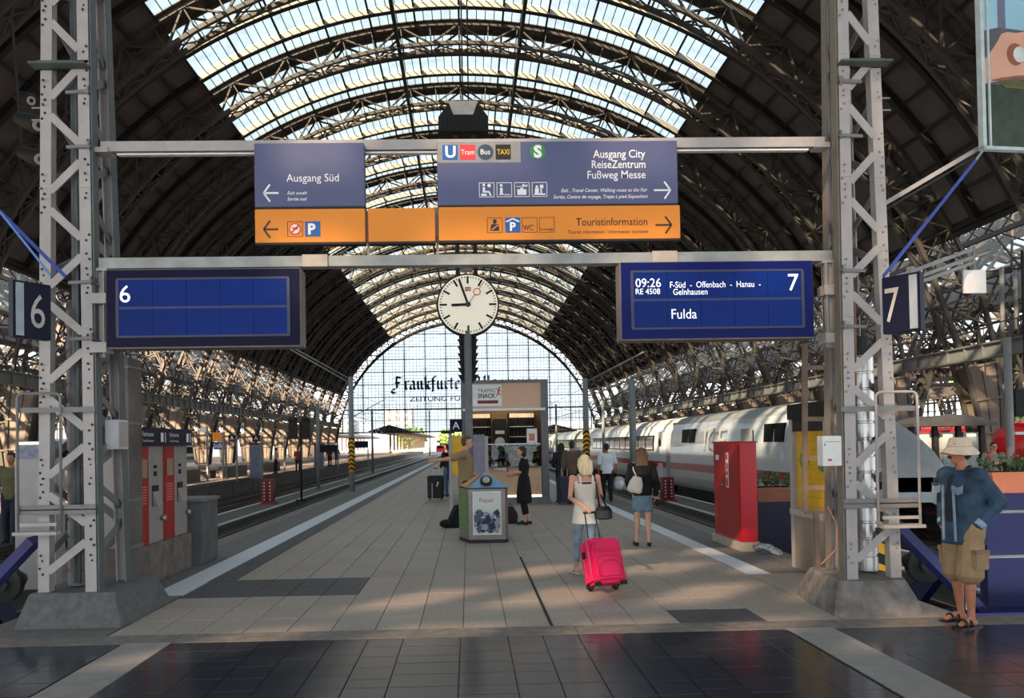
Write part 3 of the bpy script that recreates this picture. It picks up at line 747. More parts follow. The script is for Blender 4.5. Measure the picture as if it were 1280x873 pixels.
        q = MB(); q.tube([(-3.85, 8.0, .4), (-3.85, 8.0, 6.8)], .02, 6); q.tube([(-3.9, 8.05, .4), (-3.9, 8.05, 6.8)], .03, 6); q.build('cable', M_GREYGR, t)
        q = MB(); q.box(-3.88, -3.78, 8.1, 8.2, 2.6, 3.6); q.build('blue_box', mat('deep_blue_paint', (20, 34, 82), .5), t)
    # plates behind the legs (dark backing strips)
    for i in (1, 2):
        p, r = leg_at(*legs[i], zb), leg_at(*legs[i], zt); q = MB(); q.bar(p+Vector((-sg*.07, .06 if i == 1 else -.06, 0)), r+Vector((-sg*.07, .06 if i == 1 else -.06, 0)), .012, .12, up=(0, 1, 0)); q.build('side_plate', M_GREYGR if L else mat('warm_grey_steel', (120, 112, 102), .6), t)
    return t, leg_at, legs
TL, laL, lgL = tower('left')
TR, laR, lgR = tower('right')
# concrete footings
f = thing('concrete_footing', 'smooth tapered grey concrete block under the left lattice tower', 'footing', (-3.85, 8.2, 0))
q = MB(); q.taper((-4.37, -3.33, 7.76, 9.05), (-4.26, -3.43, 7.84, 8.85), 0, .33); q.build('block', M_CONC, f, bevel=.012)
f = thing('concrete_footing', 'worn multi-sided concrete block under the right lattice tower', 'footing', (3.9, 7.9, 0))
rg = []
for z, s_ in ((0, 1), (.12, .94), (.27, .80), (.32, .74)):
    rg.append([(3.90+(x-3.90)*s_, 8.05+(y-8.05)*s_, z) for x, y in ((3.47, 7.60), (3.62, 7.50), (4.02, 7.50), (4.30, 7.54), (4.40, 7.75), (4.40, 8.4), (4.0, 8.75), (3.56, 8.70), (3.50, 8.3))])
q = MB(); q.rings(rg); q.build('block', mat('worn_concrete', (116, 110, 106), .85, var=.4, scale=7, bump=.8), f, fix=True)

# ================================================================ portal beams
gb = thing('portal_beam', 'upper white square beam carrying the blue direction signs', 'beam', (0, 8, 4.70))
q = MB(); q.box(-3.60, 3.66, 7.97, 8.07, 4.665, 4.765); q.build('beam', M_GREYST, gb)
q = MB(); q.box(-3.45, 3.5, 7.99, 8.05, 4.635, 4.652); q.build('lower_strip', M_WHITE, gb)
for xx, w in ((-3.66, .14), (3.56, .14)): q = MB(); q.box(xx, xx+w, 7.94, 8.10, 4.65, 4.70); q.build('end_clamp', M_GREYST, gb)
gb2 = thing('portal_beam', 'lower galvanised beam carrying the two departure boards', 'beam', (0, 8, 3.54))
q = MB(); q.box(-3.62, 3.70, 7.95, 8.09, 3.495, 3.60); q.build('beam', mat('galvanised', (150, 154, 152), .5, metal=.2, var=.2, scale=5), gb2)
for x0 in (-1.62, 1.87): q = MB(); q.box(x0, x0+.25, 7.935, 7.951, 3.49, 3.61); q.build('splice_plate', mat('pale_splice', (172, 165, 156), .6), gb2)
for s_, lg in ((-1, 0), (1, 0)):
    X = -3.60 if s_ < 0 else 3.66; q = MB(); q.box(X-.07, X+.07, 7.93, 8.11, 3.47, 3.50); q.build('end_plate', M_GREYST, gb2)
    q = MB(); q.box(X-.045, X+.045, 7.98, 8.02, 2.62, 3.47); q.box(X-.045, X-.035, 7.92, 8.0, 2.62, 3.47); q.box(X+.035, X+.045, 7.92, 8.0, 2.62, 3.47); q.build('hanger_channel', M_GREYST, gb2)
    for z in (3.20, 2.72): q = MB(); q.box(X-.08, X+.08, 7.88, 8.05, z-.06, z+.04); q.build('channel_clamp', M_GREYST, gb2)

# ================================================================ departure boards
M_NAVYF = mat('board_navy', (4, 8, 44), .5, var=.1, spec=.15)
M_LCD = mat('lcd_blue', (2, 34, 104), .4, var=.3, scale=.9, emit=.22, spec=.12)
M_LCDD = mat('lcd_blue_dark', (10, 26, 96), .4)
M_LTXT = mat('lcd_white', (235, 240, 250), .5, emit=.6)
M_BSIDE = mat('board_side', (120, 112, 110), .5)
def board(x0, x1, z0, z1, lab, blue):
    y = 7.82; b = thing('departure_board', lab, 'display', ((x0+x1)/2, y+.1, z0))
    q = MB(); q.box(x0, x1, y, y+.24, z0, z1); q.build('casing', M_BSIDE, b, bevel=.008)
    q = MB(); q.box(x0+.01, x1-.01, y-.012, y, z0+.012, z1-.01); ff = q.build('front_frame', blue, b)
    a0, a1, c0, c1 = x0+.13, x1-.13, z0+.12, z1-.11
    for (u0, u1, w0, w1) in ((a0-.025, a1+.025, c1, c1+.02), (a0-.025, a1+.025, c0-.02, c0), (a0-.03, a0, c0, c1), (a1, a1+.03, c0, c1)):
        q = MB(); q.box(u0, u1, y-.022, y-.012, w0, w1); q.build('screen_trim', mat('board_trim', (48, 52, 84), .5), ff)
    mid = (c0+c1)/2; wcol = (a1-a0)/5
    for j, (w0, w1) in enumerate(((c0, mid-.012), (mid+.012, c1))):
        for i in range(5):
            q = MB(); q.box(a0+wcol*i+.002, a0+wcol*(i+1)-.002, y-.016, y-.012, w0, w1); q.build('screen_panel', M_LCD, ff)
    q = MB(); q.box(a0, a1, y-.019, y-.012, mid-.012, mid+.012); q.build('screen_divider', M_LCDD, ff)
    return b, a0, a1, c0, c1, y-.017
p0, p1 = P(143, 431, 7.82), P(385, 333, 7.82)
b, a0, a1, c0, c1, yb = board(-3.49, -1.615, 2.685, 3.455, 'blue platform 6 departure board showing only the number 6', M_NAVYF)
text('6', M_LTXT, b, (a0+.01, yb-.002, c1-.215), .165)
b, a0, a1, c0, c1, yb = board(1.515, 3.44, 2.70, 3.475, 'blue platform 7 departure board showing the 09:26 train to Fulda', mat('board_blue', (6, 20, 92), .5, var=.1, spec=.15))
text('09:26', M_LTXT, b, (a0+.02, yb-.002, c1-.145), .085, width=.25)
text('RE 4508', M_LTXT, b, (a0+.02, yb-.002, c1-.215), .055, width=.24)
text('F-Süd  -  Offenbach  -  Hanau  -', M_LTXT, b, (a0+.36, yb-.002, c1-.155), .06, width=.90)
text('Gelnhausen', M_LTXT, b, (a0+.39, yb-.002, c1-.225), .06, width=.34)
text('7', M_LTXT, b, (a1-.13, yb-.002, c1-.195), .165)
text('Fulda', M_LTXT, b, (a0+.37, yb-.002, c0+.085), .095, width=.25)

# ================================================================ direction signs
M_SBLUE = mat('sign_slate_blue', (84, 90, 128), .5, var=.06, scale=2)
M_SOR = mat('sign_orange', (232, 140, 32), .5, var=.06, scale=1.5)
M_STX = mat('sign_white', (244, 244, 246), .5, var=.02)
M_SDK = mat('sign_dark_text', (78, 34, 20), .5, var=.02)
M_SBK = mat('sign_black', (20, 20, 24), .6)  # near-black of the bottom rails and the taxi pictogram
M_RED2 = mat('pictogram_red', (214, 60, 68), .5, var=.03); M_BL2 = mat('pictogram_blue', (28, 92, 168), .5, var=.03)
def pxz(x, y, Y=7.93): return P(x, y, Y)
YS_ = 7.86
def arrow(parent, m, x, z, L, s, w=.018):
    q = MB(); t = s*L; q.box(min(x, x+t), max(x, x+t), YS_-.004, YS_-.001, z-w/2, z+w/2)
    h = .085
    for sg_ in (-1, 1): q.bar((x+t, YS_-.0025, z), (x+t-s*h*.72, YS_-.0025, z+sg_*h), .003, w, up=(0, 0, 1) if False else Vector((s*h*.72, 0, -sg_*h)).cross(Vector((0, 1, 0))))
    q.build('arrow', m, parent)
def sign(x0, x1, z0, z1, m, lab):
    s_ = thing('direction_sign', lab, 'sign', ((x0+x1)/2, 7.92, z0))
    q = MB(); q.box(x0, x1, YS_, YS_+.11, z0, z1); q.build('sign_box', m, s_, bevel=.004)
    q = MB(); q.box(x0, x1, YS_+.005, YS_+.11, z0-.02, z0-.001); q.build('bottom_rail', M_SBK, s_)
    return s_
def Z(y, x=585): return P(x, y, YS_).z
def X(x, y=220): return P(x, y, YS_).x
xl0, xl1 = X(318), X(455.5); xr0, xr1 = X(546.5), X(847)
zT, zM, zO, zB_ = Z(177.5), Z(256.5), Z(259.5), Z(301)
s1 = sign(xl0, xl1, zM, zT, M_SBLUE, 'slate blue sign reading Ausgang Süd with an arrow to the left')
text('Ausgang Süd', M_STX, s1, (X(358), YS_-.001, Z(225.5)), .075, width=X(423.5)-X(358)); arrow(s1, M_STX, X(348), Z(239.5), .145, -1)
text('Exit south', M_STX, s1, (X(359), YS_-.001, Z(241.5)), .032, width=.19, shear=.25, bold=.012); text('Sortie sud', M_STX, s1, (X(359), YS_-.001, Z(249)), .032, width=.19, shear=.25, bold=.012)
s2 = sign(xl0, xl1, zB_, zO, M_SOR, 'left orange sign with parking symbol and arrow below Ausgang Süd')
arrow(s2, M_SDK, X(347), Z(284.5), .14, -1)
def sq(parent, m, x, z, w, h, y=.002, name='pictogram'): q = MB(); q.box(x, x+w, YS_-y, YS_+.001, z, z+h); return q.build(name, m, parent)
w_ = .15
def ol(parent, m, x, z, w=w_, h=w_, t=.006, y=.004):
    q = MB()
    for a in ((x, x+w, z, z+t), (x, x+w, z+h-t, z+h), (x, x+t, z, z+h), (x+w-t, x+w, z, z+h)): q.box(a[0], a[1], YS_-y, YS_-.001, a[2], a[3])
    q.build('outline', m, parent)
z_ = Z(294)
ol(s2, M_SDK, X(358.5), z_, t=.004); q = MB(); q.disc((X(358.5)+.075, YS_-.003, z_+.075), .058, (0, 1, 0), .004, 20); pg = q.build('pictogram', M_RED2, s2)
q = MB(); q.disc((X(358.5)+.075, YS_-.005, z_+.075), .046, (0, 1, 0), .003, 20); q.build('pictogram', mat('pictogram_cream', (240, 224, 200), .5), s2)
q = MB(); c_ = Vector((X(358.5)+.075, YS_-.008, z_+.075)); q.bar(c_+Vector((-.035, 0, -.035)), c_+Vector((.035, 0, .035)), .004, .014, up=(1, 0, -1)); q.bar(c_+Vector((-.03, 0, .01)), c_+Vector((.03, 0, .0)), .004, .012); q.build('pictogram', M_RED2, s2)
sq(s2, M_BL2, X(380.5), z_, w_, w_); text('P', M_STX, s2, (X(380.5)+.03, YS_-.004, z_+.025), .10, bold=.04)
s3 = sign(X(459.5), X(543), zB_, zO, M_SOR, 'short blank orange sign panel between the two lettered ones')
s4 = sign(xr0, xr1, zM, zT, M_SBLUE, 'long slate blue sign reading Ausgang City, ReiseZentrum and Fußweg Messe')
sq(s4, mat('sign_grey_field', (140, 142, 146), .5), xr0+.005, Z(203.5), X(650.5)-xr0, zT-Z(203.5)-.004, .0015, 'grey_field')
zp = Z(200); x = X(553.5); 
sq(s4, M_BL2, x, zp, w_, w_, .003); text('U', M_STX, s4, (x+.028, YS_-.005, zp+.025), .11, bold=.03)
x = X(575.5); sq(s4, M_RED2, x, zp, w_, w_, .003); text('Tram', M_STX, s4, (x+.075, YS_-.005, zp+.05), .05, align='CENTER', width=.13)
x = X(597.5); q = MB(); q.disc((x+.077, YS_-.002, zp+.075), .078, (0, 1, 0), .003, 28); q.build('pictogram', mat('bus_slate', (52, 72, 88), .5), s4); text('Bus', M_STX, s4, (x+.077, YS_-.005, zp+.052), .052, align='CENTER', width=.095)
x = X(620); sq(s4, M_SBK, x, zp, w_, w_, .003); text('TAXI', mat('taxi_yellow', (240, 200, 40), .5), s4, (x+.075, YS_-.005, zp+.05), .052, align='CENTER', width=.12)
x = X(663); q = MB(); q.disc((x+.077, YS_-.002, zp+.078), .076, (0, 1, 0), .003, 28); q.build('pictogram', mat('s_green', (48, 140, 76), .5), s4); text('S', M_STX, s4, (x+.077, YS_-.005, zp+.022), .112, align='CENTER', bold=.05)
for i, (s_, y) in enumerate((('Ausgang City', 197), ('ReiseZentrum', 210), ('Fußweg Messe', 223))):
    text(s_, M_STX, s4, (X(807), YS_-.001, Z(y, 807)+.0), .078, align='RIGHT', width=(.52, .535, .58)[i], bold=.006)
arrow(s4, M_STX, X(817), Z(238, 817), .165, 1)
text('Exit , Travel Center, Walking route to the Fair', M_STX, s4, (X(809), YS_-.001, Z(239.5, 809)), .034, align='RIGHT', width=.86, shear=.25, bold=.01)
text('Sortie, Centre de voyage, Trajet à pied Exposition', M_STX, s4, (X(809), YS_-.001, Z(247.5, 809)), .034, align='RIGHT', width=.94, shear=.25, bold=.01)
zp = Z(246.5, 630)
for i, xp in enumerate((598.5, 620.5, 642.5, 664.5)):
    x = X(xp); ol(s4, M_STX, x, zp, .152, .145); q = MB(); y0, y1 = YS_-.004, YS_-.001
    def pb(a, b_, c, d): q.box(x+a, x+b_, y0, y1, zp+c, zp+d)
    if i == 0: pb(.035, .06, .06, .10); q.ell((x+.048, YS_-.003, zp+.122), (.014, .002, .014), 10, 6); pb(.035, .10, .045, .062); q.bar((x+.098, YS_-.003, zp+.055), (x+.115, YS_-.003, zp+.015), .003, .016, up=(1, 0, .4)); pb(.02, .075, .012, .034); q.disc((x+.10, YS_-.003, zp+.115), .018, (0, 1, 0), .003, 14)
    if i == 1: q.ell((x+.045, YS_-.003, zp+.115), (.015, .002, .015), 10, 6); pb(.033, .06, .03, .092); pb(.025, .07, .022, .032); pb(.075, .135, .02, .027)
    if i == 2: pb(.03, .12, .02, .075); pb(.06, .09, .075, .09); pb(.02, .13, .1, .106); pb(.08, .135, .112, .12); q.ell((x+.09, YS_-.003, zp+.116), (.01, .002, .014), 8, 6)
    if i == 3: q.ell((x+.05, YS_-.003, zp+.10), (.014, .002, .014), 10, 6); pb(.03, .07, .03, .085); pb(.02, .135, .018, .032); pb(.08, .115, .085, .12); pb(.085, .10, .032, .08)
    q.build('pictogram', M_STX, s4)
s5 = sign(X(547.5), X(849), Z(300.5), Z(258.8), M_SOR, 'long orange sign reading Touristinformation with an arrow to the right')
text('Touristinformation', M_SDK, s5, (X(808), YS_-.001, Z(281.5, 808)), .075, align='RIGHT', width=.71, bold=.006)
text('Tourist information / Information tourisme', M_SDK, s5, (X(809), YS_-.001, Z(291.5, 809)), .036, align='RIGHT', width=.80, shear=.25)
arrow(s5, M_SDK, X(818), Z(281.5, 818), .16, 1)
zp = Z(291, 640); 
x = X(608); ol(s5, M_SDK, x, zp, t=.004); q = MB(); q.ell((x+.075, YS_-.003, zp+.112), (.02, .002, .024), 12, 6); q.prism([(.03, .02), (.12, .02), (.11, .085), (.04, .085)], (x, YS_-.001, zp), (1, 0, 0), (0, 0, 1), (0, -.003, 0)); q.build('pictogram', mat('pictogram_navy', (30, 30, 48), .5), s5)
q = MB(); q.bar((x+.045, YS_-.006, zp+.03), (x+.105, YS_-.006, zp+.075), .003, .012, up=(-.04, 0, .06)); q.build('pictogram', M_SOR, s5)
x = X(630.5); sq(s5, M_BL2, x, zp, w_, w_); text('P', M_STX, s5, (x+.045, YS_-.004, zp+.02), .08, bold=.04)
q = MB(); q.bar((x+.01, YS_-.003, zp+.108), (x+.075, YS_-.003, zp+.138), .003, .014, up=(-.03, 0, .065)); q.bar((x+.14, YS_-.003, zp+.108), (x+.075, YS_-.003, zp+.138), .003, .014, up=(.03, 0, .065)); q.build('pictogram', M_STX, s5)
x = X(651.5); ol(s5, M_SDK, x, zp, t=.004); text('WC', M_SDK, s5, (x+.01, YS_-.004, zp+.02), .055, width=.10)
x = X(673); ol(s5, M_SDK, x, zp, t=.004); text('Lounge', M_SDK, s5, (x+.012, YS_-.004, zp+.02), .026, width=.125)
# vertical hanger rods between beams
for i, xp in enumerate((457.5, 545)):
    h = thing('hanger_rod', 'thin steel hanger rod %s the blank orange panel' % ('left of' if i == 0 else 'right of'), 'rod', (X(xp), 8.0, 3.6))
    q = MB(); xx = X(xp); q.bar((xx, 8.0, 3.60), (xx, 8.0, 4.06), .022); q.build('rod', M_GREYST, h); q = MB(); q.box(xx-.02, xx+.02, 7.97, 8.03, 3.78, 4.02); q.build('sleeve', M_GREYST, h)
# ================================================================ number signs 6 and 7
M_NS = mat('number_sign_navy', (6, 8, 40), .45, var=.1, spec=.2)
def numsign(d, cx_, cy_, zc, ang, lab, edge):
    t = thing('platform_number_sign', lab, 'sign', (0, 0, 0)); w, h, dp = .34, .52, .09
    q = MB(); q.box(-w/2, w/2, -dp/2, dp/2, -h/2, h/2); q.build('sign_box', M_NS, t, bevel=.006)
    q = MB(); q.box(edge-.035, edge+.035, -dp/2-.006, -dp/2+.001, -h/2+.02, h/2-.02); q.build('light_strip', mat('strip_light', (150, 158, 166), .4), t)
    text(d, mat('number_grey', (176, 172, 166), .5), t, ((-.02 if d == '6' else -.14), -dp/2-.004, -.155), .31, width=.13)
    q = MB(); q.box(.05 if d == '7' else -.1, .1 if d == '7' else -.05, -.03, .03, h/2, h/2+.06); q.build('bracket', M_MID, t)
    place(t, (cx_, cy_, zc), ang); return t
numsign('6', P(37.5, 389, 7.45).x, 7.45, P(37.5, 389, 7.45).z, math.radians(56), 'dark blue box sign with the number 6 beside the left tower', -.115)
numsign('7', P(1129, 380, 7.1).x, 7.1, P(1129, 380, 7.1).z, math.radians(-56), 'dark blue box sign with the number 7 beside the right tower', .115)
# blue straps
M_STRAP = mat('strap_blue', (36, 62, 150), .6, var=.2, scale=20)
st = thing('tension_strap', 'blue strap running from upper left down to the left tower', 'strap', tuple(P(80, 348, 7.6)))
q = MB(); q.bar(P(-90, 175, 7.5), P(82, 346, 7.6), .012, .032, up=(0, 0, 1)); q.build('webbing', M_STRAP, st)
q = MB(); q.bar(P(-20, 240, 7.52), P(64, 345, 7.6), .006, .02); q.build('loose_end', mat('strap_light', (90, 130, 200), .6), st)
st = thing('tension_strap', 'blue strap running from the poster frame down to the right tower', 'strap', tuple(P(1104, 345, 7.35)))
q = MB(); q.bar(P(1220, 200, 8.2), P(1104, 346, 7.55), .012, .032, up=(0, 0, 1)); q.build('webbing', M_STRAP, st)
q = MB(); q.bar(P(1240, 172, 8.4), P(1220, 200, 8.2), .016); q.build('wire', M_STEEL, st)
# ================================================================ hanging advertising poster, top right
pt_ = P(1231, 183, 8.2); po = thing('hanging_poster', 'large framed poster of a hand against a blue sky, hanging top right', 'poster', (pt_.x+1, pt_.y, pt_.z))
x0, z0 = pt_.x, pt_.z; PW, PH = 2.2, 3.2; y = 8.2; ang = Vector((1, .12, 0)).normalized()
def pp(a, c, dy=0): return Vector((x0, y, z0))+ang*a+Vector((0, 0, c))+Vector((ang.y, -ang.x, 0))*dy
def pquad(name, m, pts, th, dy):
    q = MB(); n = len(pts); q.v = [tuple(pp(a, c, dy)) for a, c in pts]+[tuple(pp(a, c, dy-th)) for a, c in pts]
    q.f = [tuple(range(n)), tuple(reversed(range(n, 2*n)))]+[(i, i+n, (i+1) % n+n, (i+1) % n) for i in range(n)]; q.m = [0]*len(q.f); q.sm = [False]*len(q.f); return q.build(name, m, po)
pquad('picture_sky', mat('poster_sky', (150, 196, 216), .4, var=.1, scale=1), [(0, 1.1), (PW, 1.1), (PW, PH), (0, PH)], .02, 0)
pquad('picture_ground', mat('poster_green', (46, 60, 50), .45, var=.35, scale=10), [(0, 0), (PW, 0), (PW, 1.1), (0, 1.1)], .02, 0)
pquad('picture_haze', mat('poster_haze', (88, 92, 98), .45, var=.2, scale=5), [(0, .66), (PW, .66), (PW, 1.3), (.9, 1.32), (.5, 1.25), (.2, 1.27), (0, 1.22)], .004, .004)
pquad('picture_hand', mat('poster_skin', (212, 164, 138), .45, var=.10, scale=3), [(0.0, .655), (.115, .684), (.227, .713), (.40, .75), (.8, .80), (1.6, .80), (1.6, 1.25), (.9, 1.32), (.40, 1.22), (.30, 1.225), (.227, 1.20), (.17, 1.107), (.115, 1.03), (.06, .96), (0, .91)], .004, .008)
pquad('picture_hand_crease', mat('poster_skin_dark', (150, 88, 66), .45), [(.10, .69), (.22, .705), (.40, .735), (.8, .78), (.8, .80), (.40, .765), (.22, .735), (.10, .705)], .003, .010)
pquad('picture_hollow', mat('poster_skin_dark', (150, 88, 66)), [(.38+.10*math.cos(k*PI/8), .99+.12*math.sin(k*PI/8)) for k in range(16)], .003, .010)
pquad('picture_disc', mat('poster_disc', (206, 214, 214), .4), [(.43+.075*math.cos(k*PI/8), .99+.085*math.sin(k*PI/8)) for k in range(16)], .003, .013)
pquad('picture_tower', mat('poster_tower', (110, 116, 136), .45), [(.19, 1.27), (.28, 1.27), (.27, PH), (.20, PH)], .003, .005)
pquad('picture_grass', mat('poster_grass', (84, 84, 44), .45, var=.5, scale=20), [(.18, .69), (.32, .71), (.6, .735), (.8, .74), (.8, .66), (.5, .62), (.25, .63)], .003, .006)
for a0_, a1_, c0_, c1_ in ((-.03, .01, -.03, PH), (.05, .07, 0, PH), (-.03, PW, -.035, 0)): pquad('frame', mat('poster_frame', (190, 205, 205), .35), [(a0_, c0_), (a1_, c0_), (a1_, c1_), (a0_, c1_)], .07, .02)
# dark diagonal steel arm below the poster
ar = thing('suspension_arm', 'slender dark steel arm rising from the right tower to the poster', 'arm', tuple(P(1112, 251, 8.3)))
q = MB(); q.bar(P(1100, 258, 8.35), P(1236, 178, 8.35), .03, .045); q.build('upper_bar', M_GREYST, ar); q = MB(); q.bar(P(1100, 266, 8.36), P(1236, 186, 8.36), .02, .02); q.build('lower_bar', M_DSTEEL, ar)
# electrical boxes on towers
bx_ = thing('junction_box', 'small white electrical box mounted on the left tower', 'box', tuple(P(145, 545, 8.45)))
a, c = P(134, 562, 8.3), P(150, 525, 8.3); q = MB(); q.box(a.x, c.x, 8.25, 8.5, a.z, c.z); q.build('casing', mat('box_white', (200, 204, 208), .5), bx_, bevel=.006)
q = MB(); q.box(c.x, c.x+.006, 8.27, 8.48, a.z+.02, c.z-.02); q.build('door', M_GREYST, bx_)
bx_ = thing('junction_box', 'white electrical box with a tiny red label mounted on the right tower', 'box', tuple(P(1040, 565, 7.9)))
a, c = P(1029, 583, 7.75), P(1052, 545, 7.75); q = MB(); q.box(a.x, c.x, 7.75, 7.88, a.z, c.z); q.build('casing', M_WHITE, bx_, bevel=.006)
q = MB(); q.box(a.x+.05, a.x+.085, 7.744, 7.75, a.z+.05, a.z+.07); q.build('label', M_RED2, bx_)
q = MB(); q.box(a.x+.02, c.x-.02, 7.746, 7.75, c.z-.06, c.z-.055); q.box(a.x+.015, a.x+.03, 7.745, 7.75, a.z+.2, a.z+.22); q.build('seam', M_MID, bx_)
# gantry arm with white blank sign, far right
ga = thing('bracket_arm', 'steel bracket arm with a white square plate hanging beyond the right tower', 'bracket', tuple(P(1150, 350, 8.6)))
for d in (0, 10, 17): q = MB(); q.bar(P(1110, 350+d, 8.3), P(1214, 312+d, 9.5), .04, .04); q.build('arm_bar', M_MID, ga)
q = MB(); q.bar(P(1217, 308, 9.5), P(1217, 366, 9.5), .028); q.build('hanger', M_MID, ga)
a, c = P(1204, 367, 9.47), P(1231, 338, 9.47); q = MB(); q.box(a.x, c.x, 9.45, 9.48, a.z, c.z); q.build('plate', M_WHITE, ga)
lf = thing('tube_frame', 'upright grey tube frame standing on the catwalk girder at far right', 'frame', tuple(P(1252, 440, 40)))
q = MB(); q.tube([(P(1254, 440, 40).x, 40, 6.3), P(1252, 335, 40), P(1269, 333, 40), P(1271, 412, 40)], .11, 8); q.build('tube', M_MID, lf)
pl = thing('steel_pole', 'tall grey round pole standing beside the planter at far right', 'pole', tuple(P(1263, 600, 12)))
q = MB(); b0 = P(1265, 600, 12); q.tube([(b0.x, 12, 0), (b0.x-.02, 12, 3.2)], .055, 10); q.build('pole', M_MID, pl)
# ================================================================ trains
M_ICE = mat('train_white', (178, 184, 190), .35, var=.05, scale=1.2, coat=.2)
M_ICER = mat('train_red', (150, 14, 26), .45, var=.05)
M_ICEG = mat('train_skirt', (172, 170, 166), .45, var=.1)
M_ICET = mat('train_roof', (150, 154, 156), .4, var=.08)
M_WIN = mat('train_window', (12, 14, 16), .55, var=.2, spec=.05)
M_UND = mat('underframe', (24, 22, 22), .8, var=.3)
TCX = 11.25
PRO = [(1.30, -.42), (1.44, -.25), (1.49, .05), (1.50, .38), (1.50, .68), (1.50, 1.10), (1.48, 1.55), (1.42, 2.05), (1.25, 2.48), (.92, 2.76), (.5, 2.88), (0, 2.90)]
def car_shell(q, stations):
    """stations: (y, width scale, top z, bottom z)"""
    rg = []
    full = PRO+[(-x, z) for x, z in reversed(PRO[:-1])]
    for y, ws_, zt_, zb_ in stations:
        rg.append([(TCX-x*ws_, y, min(z, zb_+(zt_-zb_)*(z+.42)/3.32) if zt_ < 2.9 and z > .68 else max(z, zb_) if z > zb_ else zb_) for x, z in full])
    n = len(full); b0 = len(q.v)
    for r in rg: q.v.extend(r)
    for i in range(len(rg)-1):
        for k in range(n-1):
            zz = (full[k][1]+full[k+1][1])/2
            m = 2 if .38 < zz < .68 else (1 if zz < .38 else (3 if zz > 2.5 else 0))
            q.f.append((b0+i*n+k, b0+(i+1)*n+k, b0+(i+1)*n+k+1, b0+i*n+k+1)); q.m.append(m); q.sm.append(True)
    q.f.append(tuple(b0+k for k in range(n))); q.m.append(0); q.sm.append(False)
    e = b0+(len(rg)-1)*n; q.f.append(tuple(e+k for k in reversed(range(n)))); q.m.append(4); q.sm.append(False)
ICE_M = [M_ICE, M_ICEG, M_ICER, M_ICET, M_BLACK]
tr = thing('train_power_car', 'white train power car with red stripe and sloping nose, behind the right tower', 'train', (TCX, 30, -.9))
q = MB(); car_shell(q, [(19.9, .30, .62, .05), (20.0, .52, .95, -.1), (20.3, .72, 1.25, -.3), (20.9, .86, 1.55, -.38), (21.7, .94, 1.95, -.42), (22.7, .98, 2.4, -.42), (23.8, 1, 2.75, -.42), (25, 1, 2.9, -.42), (38.6, 1, 2.9, -.42)]); q.build('body_shell', ICE_M, tr)
q = MB(); q.box(TCX-1.25, TCX+1.25, 22, 38.2, -.78, -.40); q.build('underframe', M_UND, tr)
for y in (24.5, 34.8):
    q = MB(); q.box(TCX-1.15, TCX+1.15, y-1.8, y+1.8, -.80, -.42)
    for dy in (-1.3, 1.3): q.disc((TCX-.8, y+dy, -.36), .46, (1, 0, 0), .14, 20)
    q.build('bogie', M_UND, tr)
xs = TCX-1.5
def swin(parent, y0, y1, z0, z1, m=None, name='window', x=None):
    q = MB(); xx = (x or xs)+.03*(z0-1.1 > .3); d = .06*(z1-1.1)
    q.hexa([(xx-.012, y0, z0), (xx+.05, y0, z0), (xx+.05, y1, z0), (xx-.012, y1, z0), (xx-.012+d*.6, y0, z1), (xx+.1, y0, z1), (xx+.1, y1, z1), (xx-.012+d*.6, y1, z1)]); return q.build(name, m or M_WIN, parent)
for a, c in ((34.4, 35.4), (35.5, 36.5), (24.6, 25.4), (25.5, 26.3)): swin(tr, a, c, 1.62, 2.22)
swin(tr, 27.6, 28.5, .75, 2.1, M_ICEG, 'side_door')
q = MB(); q.box(xs-.012, xs+.01, 30, 36, .70, .715); q.box(xs-.012, xs+.01, 24.5, 36, .05, .065); q.build('panel_seam', M_MID, tr)
q = MB(); q.add([(TCX-1.37, 22.2, 1.55), (TCX-.9, 21.35, 1.62), (TCX+.9, 21.35, 1.62), (TCX+1.37, 22.2, 1.55), (TCX-1.3, 23.6, 2.42), (TCX-.85, 23.0, 2.42), (TCX+.85, 23.0, 2.42), (TCX+1.3, 23.6, 2.42)], [(0, 1, 5, 4), (1, 2, 6, 5), (2, 3, 7, 6)]); q.build('windscreen', M_WIN, tr)
swin(tr, 22.3, 23.5, 1.6, 2.1, M_WIN, 'cab_side_window')
q = MB(); q.box(TCX-1.31, TCX-.9, 20.55, 20.75, .85, 1.0); q.build('tail_light', mat('tail_red', (224, 40, 70), .3, emit=.6), tr)
q = MB()
for k in range(3): q.box(TCX-1.47, TCX-1.3, 21.6, 21.95, .88+.06*k, .91+.06*k); q.box(TCX-1.47, TCX-1.3, 22.1, 22.45, .88+.06*k, .91+.06*k)
q.build('vent', M_BLACK, tr, kind='stuff')
text('ICE', M_ICEG, tr, (xs-.02, 33.0, 1.25), .95, right=(0, -1, 0), width=3.0, shear=.2, ext=.004)
